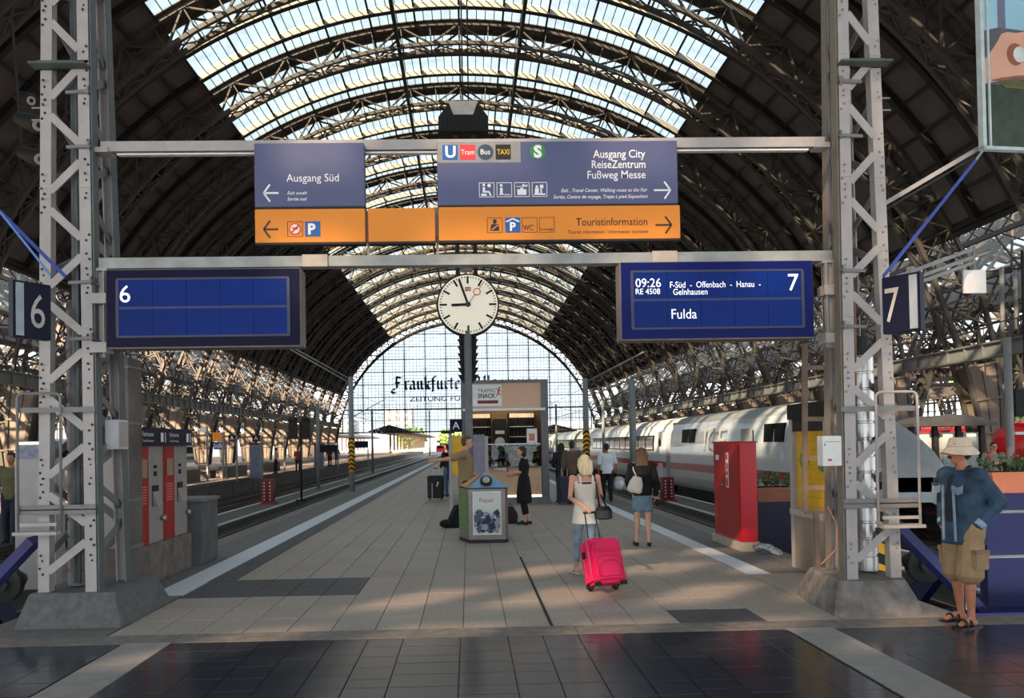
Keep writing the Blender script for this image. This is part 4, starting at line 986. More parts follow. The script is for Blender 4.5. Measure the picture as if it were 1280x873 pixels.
for n in range(4):
    y0 = 39.4+26.6*n; y1 = y0+26
    c_ = thing('train_coach', ('first', 'second', 'third', 'last')[n]+' white coach with red stripe and dark window band behind the power car', 'train', (TCX, y0, -.9), group='coaches of the white train')
    q = MB(); car_shell(q, [(y0, 1, 2.9, -.42), (y1, 1, 2.9, -.42)]); q.build('body_shell', ICE_M, c_)
    q = MB(); q.box(TCX-1.2, TCX+1.2, y0+.3, y1-.3, -.78, -.40); q.box(TCX-1.1, TCX+1.1, y0-.6, y0, -.3, 2.6); q.build('underframe', M_UND, c_)
    wb_ = swin(c_, y0+2.6, y1-2.6, 1.22, 2.02, M_WIN, 'window_band')
    for k in range(11): swin(wb_, y0+2.8+1.88*k, y0+4.45+1.88*k, 1.28, 1.96, mat('coach_glass', (48, 56, 60), .08, var=.5, scale=.6, spec=.8), 'window', xs-.006)
    for yd in (y0+.7, y1-1.9):
        dr_ = swin(c_, yd, yd+1.0, -.1, 2.2, M_ICEG, 'door'); q = MB(); q.disc((xs-.02, yd+.5, 1.65), .19, (1, 0, 0), .02, 16); q.build('door_window', M_WIN, dr_)
# regional trains standing in the side halls
for s_, x, lab in ((-1, -40, 'white and blue regional train standing in the left side hall'), (1, 47, 'red regional train standing in the right side hall')):
    t = thing('regional_train', lab, 'train', (x, 60, -.9)); col = mat('regional_white', (196, 206, 214), .4) if s_ < 0 else mat('regional_red', (190, 26, 30), .4)
    for k in range(4):
        y0 = 30+22*k; q = MB(); q.rings([[(x-1.45, yy, -.2), (x+1.45, yy, -.2), (x+1.45, yy, 2.3), (x+1.0, yy, 2.9), (x-1.0, yy, 2.9), (x-1.45, yy, 2.3)] for yy in (y0, y0+21.4)]); q.build('car_body', col, t)
        q = MB(); X_ = x-s_*1.46; q.box(min(X_, X_-s_*.02), max(X_, X_-s_*.02), y0+1, y0+20.4, 1.1, 2.0); q.build('window_band', M_WIN, t)
        q = MB(); q.box(min(X_, X_-s_*.02), max(X_, X_-s_*.02), y0, y0+21.4, .2, .7); q.build('stripe', mat('regional_stripe', (40, 70, 130), .5), t)

# ================================================================ catenary masts
M_MAST = mat('mast_grey', (124, 128, 128), .5, var=.1)
def mast(x, y, h, lab, chev=None, arms=()):
    zb0 = -.8 if abs(x) > 8 else 0; t = thing('catenary_mast', lab, 'mast', (x, y, zb0)); q = MB(); r = .11; q.tube([(x, y, zb0), (x, y, h)], [r, r*.9], 12); q.build('pole', M_MAST, t)
    if chev:
        z = chev[0]
        q = MB(); q.tube([(x, y, chev[0]), (x, y, chev[1])], r+.012, 16); q.build('warning_sleeve', M_YEL, t)
        while z < chev[1]-.12:     # chevron stripes, each a bent dark band
            n = 16; b_ = MB(); lo = []; hi = []
            for k in range(n+1): a = 2*PI*k/n; dz = .11*abs(((a/PI+.5) % 1)-.5)*2; lo.append((x+(r+.018)*math.cos(a), y+(r+.018)*math.sin(a), z+dz)); hi.append((x+(r+.018)*math.cos(a), y+(r+.018)*math.sin(a), z+dz+.075))
            b_.rings([lo, hi], cap=False, closed=False); b_.build('chevron', M_BLACK, t, fix=False); z += .16
    for (p, r_, rad) in arms: q = MB(); q.tube([p, r_], rad, 6); q.build('stay_rod', M_MAST, t)
    return t
xl, yl = -4.45, 30.5
mast(xl, yl, 4.35, 'grey mast with yellow and black chevrons at the left platform edge', (.75, 2.0), [((xl, yl, 4.1), P(363, 437, 30), .03), ((xl, yl, 4.25), P(330, 415, 29), .03), ((xl, yl, 2.8), P(480, 500, 45), .02)])
xr, yr = 4.2, 28.5
mast(xr, yr, 4.0, 'grey mast with yellow and black chevrons at the right platform edge', (1.0, 2.1), [((xr, yr, 3.85), P(805, 440, 27), .03), ((xr, yr, 3.6), P(800, 478, 29), .02)])
p = P(793, 560, 24.5); mast(4.75+.3, 24.5, 3.6, 'thin dark mast beside the long-haired woman at the right platform edge', None, [((5.05, 24.5, 3.4), P(760, 500, 26), .02), ((5.05, 24.5, 3.0), P(820, 498, 26), .02)])
k = 0
for x_, y_, h_, side in ((-9.0, 48, 4.3, 'left'), (-9.0, 75, 5.2, 'left'), (8.8, 52, 4.4, 'right'), (8.8, 80, 5.6, 'right')):
    mast(x_, y_, h_, 'slim mast standing %s down the %s luggage platform' % ('farther' if y_ > 60 else 'partway', side), None, [((x_, y_, h_-.3), (x_-3, y_, h_-1.0), .02), ((x_, y_, h_-.3), (x_+3, y_, h_-1.0), .02)])
# overhead contact wires with droppers along each near track
for i_, x_ in enumerate((-11.3, -6.35, 6.35, 11.25)):
    w_0 = thing('contact_wire', 'thin overhead wire above the %s track' % ('far left', 'near left', 'near right', 'far right')[i_], 'wire', (x_, 60, 4.9)); q = MB(); q.bar((x_, 26, 4.7), (x_, 170, 4.7), .014); q.build('lower_wire', M_DSTEEL, w_0)
    q = MB(); n = 10
    for k in range(n):
        ya, yb_ = 26+14.4*k, 26+14.4*(k+1)
        for j in range(4):
            u0, u1 = j/4, (j+1)/4; q.bar((x_, ya+(yb_-ya)*u0, 5.7-1.6*u0*(1-u0)), (x_, ya+(yb_-ya)*u1, 5.7-1.6*u1*(1-u1)), .014, open_ends=True)
    q.build('catenary_wire', M_DSTEEL, w_0, fix=False)
sg_ = thing('signal_post', 'thin dark post with two black signal heads on the left luggage platform', 'signal', tuple(G(377, 627, -.8)))
p = G(377, 627, -.8); q = MB(); q.tube([(p.x, p.y, -.8), (p.x, p.y, 2.9)], .05, 8); q.bar((p.x-.45, p.y, 2.55), (p.x+.35, p.y, 2.55), .05); q.bar((p.x-.25, p.y, -.76), (p.x+.25, p.y, -.76), .1); q.build('post', M_BLACK, sg_)
for dx in (-.33, .25): q = MB(); q.box(p.x+dx-.2, p.x+dx+.2, p.y-.15, p.y-.05, 2.1, 3.0); q.ell((p.x+dx, p.y-.15, 3.0), (.2, .05, .12), 12, 6); q.build('signal_head', M_BLACK, sg_)
def redbox(p, h, w, lab):
    t = thing('stop_box', lab, 'box', (p.x, p.y, p.z)); q = MB(); q.box(p.x-w/2, p.x+w/2, p.y, p.y+w*.8, p.z, p.z+h); q.build('casing', mat('red_box_paint', (120, 16, 20), .5, var=.15), t, bevel=.02)
    q = MB(); q.box(p.x-w/2-.06, p.x+w/2+.1, p.y-.05, p.y+w, p.z, p.z+.08); q.build('base', M_ICER, t)
    q = MB()
    for i in range(6):
        for j in (-1, 1): q.disc((p.x+j*w*.25, p.y-.01, p.z+h*(.2+.13*i)), .03, (0, 1, 0), .02, 8)
    q.build('reflectors', M_WHITE, t, kind='stuff'); q = MB(); q.box(p.x-w*.12, p.x+w*.12, p.y-.02, p.y+.01, p.z+.1, p.z+h*.9); q.build('recess', mat('red_dark', (90, 14, 18), .6), t)
redbox(G(334, 631, -.8), 1.12, .5, 'red metal box with white reflector dots on the left luggage platform')
redbox(G(836, 627, -.8), 1.0, .5, 'red metal box with black recess on the right luggage platform')

# ================================================================ clock mast in the middle
cm = thing('clock_mast', 'grey round mast rising in front of the kiosk with loudspeaker cluster', 'mast', (.03, 18, 0))
mx = P(587.5, 600, 18).x; q = MB(); q.tube([(mx, 17.9, 0), (mx, 17.9, 4.25)], .085, 16); q.build('pole', mat('mast_dark_grey', (112, 114, 116), .5), cm)
q = MB(); q.rings([[(mx+r*math.cos(a*PI/4), 18.16+r*math.sin(a*PI/4)*.6, z) for a in range(8)] for r, z in ((.13, 3.1), (.16, 3.3), (.19, 3.7), (.20, 4.2), (.2, 4.3))]); q.build('cable_shroud', M_DSTEEL, cm)
for i in range(7):
    for sg_ in (-1, 1): q = MB(); q.taper((mx+sg_*.12-.05, mx+sg_*.12+.05, 17.95, 18.1), (mx+sg_*.17-.06, mx+sg_*.17+.06, 17.93, 18.12), 3.15+.16*i, 3.27+.16*i); q.build('bracket_block', M_BLACK, cm)
for dx in (-.2, .2): q = MB(); q.box(mx+dx-.05, mx+dx+.05, 18.0, 18.1, 5.45, 9.1); q.build('twin_post', M_BLACK, cm)
q = MB(); q.box(mx-.14, mx+.14, 18.02, 18.06, 5.6, 6.0); q.build('post_infill', mat('brownish_panel', (120, 104, 98), .6), cm)
q = MB(); q.prism([(-.56, 0), (.56, 0), (.56, .32), (.33, .62), (-.33, .62), (-.56, .32)], (mx-.02, 17.8, P(585, 168, 18).z), (1, 0, 0), (0, 0, 1), (0, .5, 0)); q.build('speaker_housing', M_BLACK, cm)
q = MB(); q.prism([(-.22, 0), (.22, 0), (.33, .30), (-.33, .30)], (mx-.02, 17.78, P(585, 148, 18).z), (1, 0, 0), (0, 0, 1), (0, .45, 0)); q.build('speaker_horn', mat('pale_horn', (190, 186, 178), .5), cm)
for i in range(12): q = MB(); X0 = mx-.53+.09*i; zz = P(585, 168, 18).z; q.box(X0, X0+.02, 17.77, 17.8, zz+.02, zz+.34); q.build('louvre', M_DSTEEL, cm)
for dx in (-.03, .1): q = MB(); q.tube([(mx+dx, 18, 9.5), (mx+dx, 18, 28.3)], .018, 5); q.build('suspension_wire', M_BLACK, cm)
cc = P(585, 380.5, 17.8); ck = thing('station_clock', 'round station clock with white dial and red seconds hand on the mast', 'clock', (cc.x, cc.y, cc.z))
q = MB(); q.disc((cc.x, 17.98, cc.z), .70, (0, 1, 0), .26, 48); q.build('case', M_BLACK, ck)
q = MB(); q.disc((cc.x, 17.845, cc.z), .665, (0, 1, 0), .02, 48); dl_ = q.build('dial', mat('dial_cream', (240, 232, 212), .45, var=.03, emit=.25), ck)
for k in range(60):
    a = 2*PI*k/60; big = k % 5 == 0; r0, r1, w = (.47, .635, .045) if big else (.59, .635, .018)
    d = Vector((math.sin(a), 0, math.cos(a))); c0 = Vector((cc.x, 17.832, cc.z)); q = MB(); q.bar(c0+d*r0, c0+d*r1, .004, w, up=d.cross(Vector((0, 1, 0)))); q.build('hour_mark' if big else 'minute_mark', M_BLACK, dl_, fix=False)
def hand(name, a, r0, r1, w, m, y):
    d = Vector((math.sin(a), 0, math.cos(a))); c0 = Vector((cc.x, y, cc.z)); q = MB(); q.bar(c0+d*r0, c0+d*r1, .006, w, up=d.cross(Vector((0, 1, 0)))); q.build(name, m, ck)
hand('hour_hand', math.radians(268), -.02, .37, .062, M_BLACK, 17.82); hand('minute_hand', math.radians(-19), -.04, .60, .05, M_BLACK, 17.81)
M_SECR = mat('seconds_red', (190, 40, 34), .5); hand('seconds_hand', math.radians(36), .0, .27, .016, M_SECR, 17.80); hand('seconds_hand', math.radians(36), .42, .58, .016, M_SECR, 17.80)
q = MB(); d = Vector((math.sin(math.radians(36)), 0, math.cos(math.radians(36)))); c0 = Vector((cc.x, 17.80, cc.z))+d*.345; n = 20
q.tube([c0+Vector((math.cos(2*PI*i/n)*.075, 0, math.sin(2*PI*i/n)*.075)) for i in range(n+1)], .010, 6, caps=False); q.build('seconds_ring', M_SECR, ck)
q = MB(); q.disc((cc.x, 17.80, cc.z), .06, (0, 1, 0), .03, 20); q.build('hub', mat('clock_hub', (22, 34, 60), .4), ck)
q = MB(); q.box(cc.x-.06, cc.x+.07, 17.828, 17.834, cc.z+.30, cc.z+.39); q.build('emblem', M_SECR, dl_); text('DB', mat('dial_cream2', (240, 232, 212), .5), ck, (cc.x+.005, 17.826, cc.z+.315), .055, align='CENTER', bold=.02)

# ================================================================ snack kiosk
KX0, KX1 = P(577, 560, 22.5).x, P(686, 560, 22.5).x; KY = 22.5; kz = P(630, 475, 22.5).z
kk = thing('snack_kiosk', 'snack kiosk with lit counter, bottle shelves and TRAFFIC SNACK sign', 'kiosk', ((KX0+KX1)/2, KY, 0))
M_KFR = mat('kiosk_frame', (104, 106, 108), .5); M_KIN = mat('kiosk_wood', (160, 128, 96), .6, var=.12, scale=3, stretch=(1, 1, 6)); M_KBG = mat('kiosk_panel', (206, 168, 142), .5, var=.03)
for x0, x1 in ((KX0, KX0+.13), (KX1-.20, KX1)): q = MB(); q.box(x0, x1, KY, KY+.15, 0, kz); q.build('corner_post', M_KFR, kk)
q = MB(); q.box(KX0, KX1, KY-.02, KY+.15, kz-.09, kz); q.build('top_beam', M_KFR, kk)
fz = P(630, 511, KY).z; q = MB(); q.box(KX0+.13, KX1-.20, KY+.03, KY+.12, fz, kz-.09); q.build('fascia', M_KBG, kk)
q = MB(); q.box(KX0+.05, KX1-.1, KY-.25, KY+.1, fz-.07, fz); q.build('awning_edge', M_WHITE, kk)
q = MB(); q.box(KX0, KX1, KY+.1, KY+2.4, kz-.06, kz); q.build('roof', M_KFR, kk)
for x0 in (KX0, KX1-.05): q = MB(); q.box(x0, x0+.05, KY+.15, KY+2.4, 0, kz); q.build('side_wall', M_KFR, kk)
q = MB(); q.box(KX0+.05, KX1-.05, KY+1.7, KY+1.75, 0, kz-.06); q.build('back_wall', M_KIN, kk)
q = MB(); q.box(KX0-.02, KX1+.02, KY-.25, KY+.2, 0, .12); q.box(KX0, KX1, KY-.15, KY+.2, .12, .2); q.build('plinth', M_KFR, kk)
q = MB(); q.box(KX0+.2, KX1-.22, KY-.02, KY+.55, .22, 1.02); q.build('counter', mat('counter_tan', (196, 160, 128), .5, var=.06), kk)
q = MB(); q.box(KX0+.15, KX1-.2, KY-.08, KY+.6, 1.02, 1.06); q.build('counter_top', M_KFR, kk)
q = MB(); q.box(KX0+.2, KX1-.22, KY-.05, KY-.03, .20, .26); q.build('lit_skirting', mat('kiosk_light', (255, 240, 214), .5, emit=1.2), kk)
for z in (1.30, 1.5): q = MB(); q.box(KX0+.4, KX1-.25, KY+.03, KY+.45, z, z+.018); q.build('display_shelf', M_KFR, kk)
q = MB(); q.box(KX0+.4, KX1-.25, KY, KY+.015, 1.06, 1.68); q.build('display_glass', glass_mat('display_glass', (.86, .9, .9), .03), kk, fix=False)
q = MB(); q.box(KX0+.38, KX1-.23, KY-.02, KY+.5, 1.68, 1.71); q.build('display_lid', M_STEEL, kk)
q = MB(); q.box(KX0+.9, KX0+1.25, KY-.22, KY-.02, .98, 1.02); q.build('coin_tray', M_STEEL, kk)
rn_ = random.Random(3); fcols = [(150, 50, 36), (176, 140, 50), (70, 110, 56), (170, 160, 150), (150, 100, 56), (60, 76, 110)]
fm = [mat('snack_%d' % i, c, .5) for i, c in enumerate(fcols)]
for zi_, z in enumerate((1.08, 1.325, 1.525)):
    x = KX0+.45; k = 0; sl_ = ('bottom', 'middle', 'top')[zi_]
    while x < KX1-.35:
        w = rn_.uniform(.07, .12); h = rn_.uniform(.06, .13); ci_ = rn_.randrange(6); cn_ = ('red', 'yellow', 'green', 'pale grey', 'brown', 'blue')[ci_]; t = thing('snack_item', '%s wrapped snack on the %s shelf of the kiosk display case' % (cn_, sl_), 'snack', (x, KY+.2, z), '%s snacks on the %s display shelf' % (cn_, sl_))
        q = MB(); q.taper((x, x+w, KY+.1, KY+.3), (x+.015, x+w-.015, KY+.13, KY+.27), z, z+h); q.build('wrapper', fm[ci_], t); x += w+.03
# back shelving with bottles
for i, (x0, x1) in enumerate(((KX0+.25, KX0+.85), (KX0+1.42, KX0+2.15))):
    q = MB(); q.box(x0, x1, KY+1.25, KY+1.68, 1.0, 1.03); q.build('shelf', M_DSTEEL, kk)
    q = MB(); q.box(x0-.03, x0, KY+1.2, KY+1.7, .9, 2.62); q.box(x1, x1+.03, KY+1.2, KY+1.7, .9, 2.62); q.box(x0, x1, KY+1.6, KY+1.66, 1.0, 2.6); q.build('cooler_frame', M_DSTEEL, kk)
    q = MB(); q.box(x0, x1, KY+1.22, KY+1.3, 2.48, 2.60); q.build('cooler_light', mat('cooler_light', (230, 200, 160), .5, emit=.5), kk)
    for zi_, z in enumerate((1.25, 1.60, 1.92, 2.22)):
        bl_ = '%s shelf of the %s kiosk cooler' % (('lowest', 'second', 'third', 'top')[zi_], ('left', 'right')[i])
        q = MB(); q.box(x0, x1, KY+1.25, KY+1.6, z-.02, z); q.build('shelf', M_WHITE, kk); z += .004
        n = 6 if i == 0 else 7
        for j in range(n):
            x = x0+(x1-x0)*(j+.5)/n; z += .0; t = thing('bottle', 'small dark bottle standing on the '+bl_, 'bottle', (x, KY+1.35, z), 'bottles on the '+bl_)
            q = MB(); q.tube([(x, KY+1.35, z), (x, KY+1.35, z+.14), (x, KY+1.35, z+.19), (x, KY+1.35, z+.24)], [.032, .032, .014, .013], 8); q.build('glass_body', mat('bottle_%d' % ((j+zi_) % 3), ((34, 50, 30), (70, 40, 20), (30, 26, 26))[(j+zi_) % 3], .2), t)
q = MB(); q.box(KX0+.95, KX0+1.32, KY+1.3, KY+1.66, 1.0, 2.45); q.build('coffee_machine', M_BLACK, kk); q = MB(); q.disc((KX0+1.13, KY+1.29, 1.75), .15, (0, 1, 0), .02, 20); q.box(KX0+1.0, KX0+1.27, KY+1.28, KY+1.3, 2.0, 2.1); q.build('machine_dial', mat('pale_dial', (200, 200, 196), .5), kk)
q = MB(); q.tube([(KX0+1.5, KY+.5, 2.75), (KX0+1.65, KY+.5, 2.68), (KX0+1.85, KY+.5, 2.74), (KX0+1.95, KY+.5, 2.68)], .05, 8); q.build('hanging_spotlights', M_BLACK, kk)
for x in (KX0+.5, KX0+1.3, KX0+2.0): q = MB(); q.box(x-.15, x+.15, KY+.8, KY+.9, kz-.40, kz-.36); q.build('ceiling_lamp', mat('lamp_warm', (255, 226, 180), .5, emit=1.4), kk)
ld = bpy.data.lights.new('kiosk_light', 'AREA'); lo = bpy.data.objects.new('kiosk_light', ld); COL.objects.link(lo); ld.energy = 9; ld.color = (1, .84, .62); ld.shape = 'RECTANGLE'; ld.size = 1.8; ld.size_y = .6; lo.location = ((KX0+KX1)/2, KY+.85, kz-.42)
q = MB(); fx0, fx1 = P(592, 495, KY).x, P(627, 495, KY).x; sz0, sz1 = P(600, 508, KY).z, P(600, 481, KY).z; q.box(KX0+.22, fx1, KY+.015, KY+.03, sz0, sz1); q.build('sign_field', M_WHITE, kk)
text('TRAFFIC', mat('sign_charcoal', (60, 58, 62), .5), kk, (fx1-.17, KY+.012, sz1-.22), .10, width=.50, align='RIGHT'); text('SNACK', M_BLACK, kk, (fx1-.17, KY+.012, sz1-.38), .12, width=.50, align='RIGHT', bold=.02)
q = MB(); q.box(fx1-.68, fx1-.1, KY+.008, KY+.014, sz0+.07, sz0+.16); q.build('sign_band', mat('sign_maroon', (120, 26, 44), .5), kk)
q = MB(); q.ell((fx1-.06, KY+.01, sz1-.10), (.025, .004, .03), 10, 6); q.bar((fx1-.07, KY+.01, sz1-.13), (fx1-.10, KY+.01, sz1-.24), .004, .04, up=(1, 0, 0)); q.bar((fx1-.10, KY+.01, sz1-.24), (fx1-.03, KY+.01, sz1-.31), .004, .025, up=(1, 0, .4)); q.bar((fx1-.10, KY+.01, sz1-.24), (fx1-.15, KY+.01, sz1-.34), .004, .025, up=(1, 0, .4)); q.bar((fx1-.08, KY+.01, sz1-.15), (fx1-.15, KY+.01, sz1-.12), .004, .02); q.bar((fx1-.08, KY+.01, sz1-.15), (fx1-.01, KY+.01, sz1-.19), .004, .02); q.build('runner_emblem', M_SECR, kk)
fr = thing('price_card', 'white framed card with red print standing on the kiosk counter', 'sign', (KX1-.5, KY-.1, 1.71)); q = MB(); q.box(KX1-.62, KX1-.33, KY-.06, KY-.04, 1.72, 2.12); q.build('card', M_WHITE, fr); q = MB(); q.box(KX1-.56, KX1-.40, KY-.066, KY-.06, 1.78, 1.98); q.build('print', mat('card_print', (200, 120, 96), .5, var=.4, scale=20), fr)

# ================================================================ timetable stand beside the mast
ts_ = thing('timetable_stand', 'timetable stand with yellow poster panel and grey back in front of the kiosk', 'stand', (-.2, 19.6, 0)); yy = 19.6
xa, xb, xc_ = P(563, 560, yy).x, P(590, 560, yy).x, P(608, 560, yy).x
for x in (xa, xc_): q = MB(); q.box(x-.04, x+.04, yy-.04, yy+.04, 0, 1.98 if x == xa else 1.9); q.build('post', M_GREYST, ts_)
q = MB(); q.box(xa+.04, xb, yy-.03, yy+.03, .95, 1.92); q.build('yellow_poster', mat('timetable_yellow', (224, 176, 40), .5, var=.1, scale=10), ts_)
q = MB(); q.box(xb, xc_-.04, yy-.035, yy+.03, .55, 1.94); q.build('grey_panel', mat('lilac_grey', (134, 132, 146), .5), ts_)
q = MB(); q.box(xa-.22, xa+.1, yy-.2, yy+.3, 1.98, 2.03); q.build('canopy_fin', M_DSTEEL, ts_)
for i, (x, y, z, w) in enumerate(((570, 532, 30, .0),)): pass
pa = P(570, 532, 21.8); sa = thing('platform_section_sign', 'small dark blue sign with white letter A left of the kiosk', 'sign', (pa.x, 21.8, pa.z)); q = MB(); q.box(pa.x-.17, pa.x+.17, 21.8, 21.86, pa.z-.17, pa.z+.17); q.build('plate', M_NS, sa); text('A', M_STX, sa, (pa.x, 21.79, pa.z-.10), .2, align='CENTER'); q = MB(); q.box(pa.x+.1, KX0+.02, 21.82, 22.5, pa.z+.12, pa.z+.15); q.build('bracket', M_MID, sa)

# ================================================================ paper recycling bin
bn = thing('recycling_bin', 'three-sided metal recycling bin with Paper poster and pyramid lid', 'bin', (.24, 14.2, 0))
M_BM = mat('bin_metal', (128, 122, 118), .4, metal=.3)
bx0, bx1 = P(586, 650, 13.8).x, P(634, 650, 13.8).x; xl_ = P(574, 650, 14.3).x
ring = [(bx0, 13.8), (bx1-.03, 13.8), (bx1+.02, 13.9), (bx1-.02, 14.5), (xl_+.1, 14.5), (xl_, 14.35)]
q = MB(); q.rings([[(x, y, z) for x, y in ring] for z in (.06, .93)]); q.build('body', M_BM, bn)
q = MB(); q.rings([[(x+(x-.24)*.03*k, y, z) for x, y in ring] for z, k in ((0, 0), (.06, 0))]); q.build('foot', M_DSTEEL, bn)
q = MB(); q.box(bx0+.07, bx1-.10, 13.785, 13.80, .14, .89); q.build('poster_frame', M_WHITE, bn)
q = MB(); q.box(bx0+.085, bx1-.115, 13.775, 13.786, .16, .87); bp_0 = q.build('poster', mat('poster_pale', (206, 212, 206), .5, var=.04), bn)
rn_ = random.Random(11)
cp = [mat('crumpled_navy', (34, 38, 74), .6), mat('crumpled_grey', (150, 156, 164), .6), mat('crumpled_slate', (84, 92, 118), .6)]
for i in range(70):
    cx_ = rn_.uniform(bx0+.10, bx1-.13); cz = rn_.uniform(.18, .52); r = rn_.uniform(.04, .08); n = rn_.choice((4, 5, 6)); a0_ = rn_.random()*6
    pts = [(max(bx0+.09, min(bx1-.12, cx_+r*rn_.uniform(.6, 1.1)*math.cos(a0_+2*PI*k/n))), max(.165, cz+r*rn_.uniform(.6, 1.1)*math.sin(a0_+2*PI*k/n))) for k in range(n)]
    q = MB(); q.prism(pts, (0, 13.774-.0004*i, 0), (1, 0, 0), (0, 0, 1), (0, .003, 0)); q.build('crumpled_paper', cp[i % 3], bp_0)
text('Paper', mat('paper_red', (190, 110, 110), .5), bn, ((bx0+bx1)/2-.02, 13.772, .70), .075, align='CENTER', width=.25)
q = MB(); q.add([(bx0-.14, 14.55, .95), (bx0-.03, 13.78, .95), (bx1+.05, 13.78, .95), (bx1+.03, 14.55, .95), ((bx0+bx1)/2-.03, 14.1, 1.22)], [(0, 3, 2, 1), (0, 1, 4), (1, 2, 4), (2, 3, 4), (3, 0, 4)]); q.build('pyramid_lid', mat('lid_blue', (120, 148, 180), .4, metal=.2), bn)
q = MB(); q.add([(bx0-.145, 14.53, .96), (bx0-.035, 13.79, .96), ((bx0+bx1)/2-.04, 14.1, 1.23)], [(0, 1, 2)]); q.build('lid_side', mat('lid_orange', (214, 150, 84), .5), bn)
q = MB(); c0 = Vector(((bx0+bx1)/2-.02, 13.87, 1.065)); q.disc(c0, .105, (0, -1, .85), .04, 24); q.build('slot_ring', M_DSTEEL, bn)
q = MB(); q.disc(c0+Vector((0, -.025, .02)), .065, (0, -1, .85), .02, 24); q.build('slot', mat('slot_reflect', (170, 160, 140), .3), bn)
q = MB(); q.add([(xl_-.004, 14.34, .2), (bx0-.01, 13.83, .2), (bx0-.01, 13.83, .86), (xl_-.004, 14.34, .86)], [(0, 1, 2, 3)]); q.build('side_poster', mat('poster_leaf', (96, 130, 84), .5, var=.5, scale=16), bn)

# ================================================================ ticket machines and neighbours (left)
M_TMG = mat('machine_grey', (150, 146, 140), .5, var=.06); M_TMR = mat('machine_red', (156, 28, 26), .45, var=.06)
pl_ = thing('machine_plinth', 'stained concrete plinth beneath the ticket machines', 'plinth', (-4.4, 10.6, 0)); q = MB(); q.box(-4.95, -4.02, 9.83, 11.68, 0, .50); q.build('block', mat('stained_concrete', (112, 104, 98), .8, var=.35, scale=5), pl_, bevel=.01)
for i, (y0, y1) in enumerate(((9.86, 10.72), (10.74, 11.66))):
    t = thing('ticket_machine', ('near' if i == 0 else 'far')+' ticket machine of the pair with dark blue header and red panel', 'ticket machine', (-4.4, (y0+y1)/2, .5))
    q = MB(); q.box(-4.85, -4.07, y0, y1, .50, 1.90); q.build('casing', M_TMG, t, bevel=.01)
    q = MB(); q.box(-4.88, -4.0, y0-.01, y1+.01, 1.75, 1.98); q.build('header', M_NS, t)
    q = MB(); q.box(-4.08, -4.055, y0+.02, y0+.38, .50, 1.74); rp_ = q.build('red_panel', M_TMR, t)
    q = MB(); q.box(-4.05, -4.045, y0+.09, y0+.31, 1.35, 1.58); q.build('screen', mat('ticket_screen', (150, 132, 100), .4, var=.25, scale=30), rp_)
    for k in range(7): q = MB(); q.box(-4.054, -4.05, y0+.09, y0+.31, 1.02+.035*k, 1.032+.035*k); q.build('text_line', mat('pale_red', (222, 140, 130), .5), rp_)
    q = MB(); q.box(-4.08, -4.06, y0+.52, y0+.72, .98, 1.24); q.build('tray_recess', M_DSTEEL, t); q = MB(); q.taper((-4.07, -4.0, y0+.52, y0+.72), (-4.07, -4.06, y0+.52, y0+.72), .98, 1.16); q.build('tray_lip', M_TMG, t)
    q = MB(); q.box(-4.07, -4.055, y0+.58, y0+.65, 1.36, 1.42); q.build('coin_slot', M_BLACK, t); q = MB(); q.box(-4.07, -4.055, y0+.58, y0+.65, 1.46, 1.50); q.build('card_slot', M_BLACK, t)
    q = MB(); q.tube([(-4.07, y1-.05, .80), (-4.0, y1-.05, .80)], .035, 8); q.build('lock', M_STEEL, t)
    text('Fahrkarten', M_STX, t, (-3.995, y0+.05, 1.87), .055, right=(0, 1, 0), width=.34, ext=.003); text('Travel Information', M_STX, t, (-3.995, y0+.05, 1.80), .03, right=(0, 1, 0), width=.34, ext=.003)
    text('i', M_STX, t, (-3.995, y1-.09, 1.80), .13, right=(0, 1, 0), ext=.003, bold=.03); q = MB(); q.box(-3.998, -3.992, y1-.22, y1-.14, 1.80, 1.92); q.build('ticket_symbol', M_STX, t)
pc = thing('tall_cabinet', 'tall grimy grey sheet-metal pillar behind the left tower', 'cabinet', (-4.2, 9.7, 0)); a, c = P(146, 700, 9.42), P(160, 447, 9.42); q = MB(); q.box(a.x, c.x, 9.42, 9.80, 0, c.z); q.build('body', mat('grimy_grey', (104, 98, 92), .65, var=.35, scale=2.5), pc)
for z in (.55, 1.1, 2.0, c.z-.12): q = MB(); q.box(a.x-.01, c.x+.01, 9.41, 9.81, z, z+.03); q.build('band', M_MID, pc)
q = MB(); q.box(c.x-.16, c.x-.03, 9.36, 9.42, .96, .99); q.box(c.x-.14, c.x-.05, 9.39, 9.42, .70, .97); q.build('flap', M_MID, pc)
q = MB(); q.box(a.x+.02, c.x+.01, 9.39, 9.42, .02, .56); q.build('lower_panel', M_GREYST, pc)
gb_ = thing('concrete_cabinet', 'low grey concrete cabinet beside the ticket machines', 'cabinet', (-4.1, 12, 0)); q = MB(); q.box(-4.46, -3.93, 11.82, 12.6, 0, .93); q.build('body', mat('cabinet_grey', (92, 94, 94), .75, var=.25, scale=4), gb_, bevel=.012); q = MB(); q.box(-4.5, -3.90, 11.79, 12.64, .93, .97); q.build('lid', M_MID, gb_)
# hazard plates by the towers
def hazard(x0, x1, y, z0, z1, lab):
    t = thing('hazard_plate', lab, 'plate', ((x0+x1)/2, y, z0)); q = MB(); q.box(x0, x1, y, y+.02, z0, z1); q.build('plate', M_BLACK, t)
    z = z0
    while z < z1-.12: q = MB(); q.prism([(0, 0), (x1-x0, -.09), (x1-x0, .03), (0, .13)], (x0, y-.002, z+.07), (1, 0, 0), (0, 0, 1), (0, .003, 0)); q.build('yellow_stripe', M_YEL, t); z += .25
hazard(-4.40, -4.12, 9.12, .06, .95, 'yellow and black striped plate seen through the left tower'); hazard(4.72, 4.95, 9.3, .06, .98, 'yellow and black striped plate seen through the right tower')

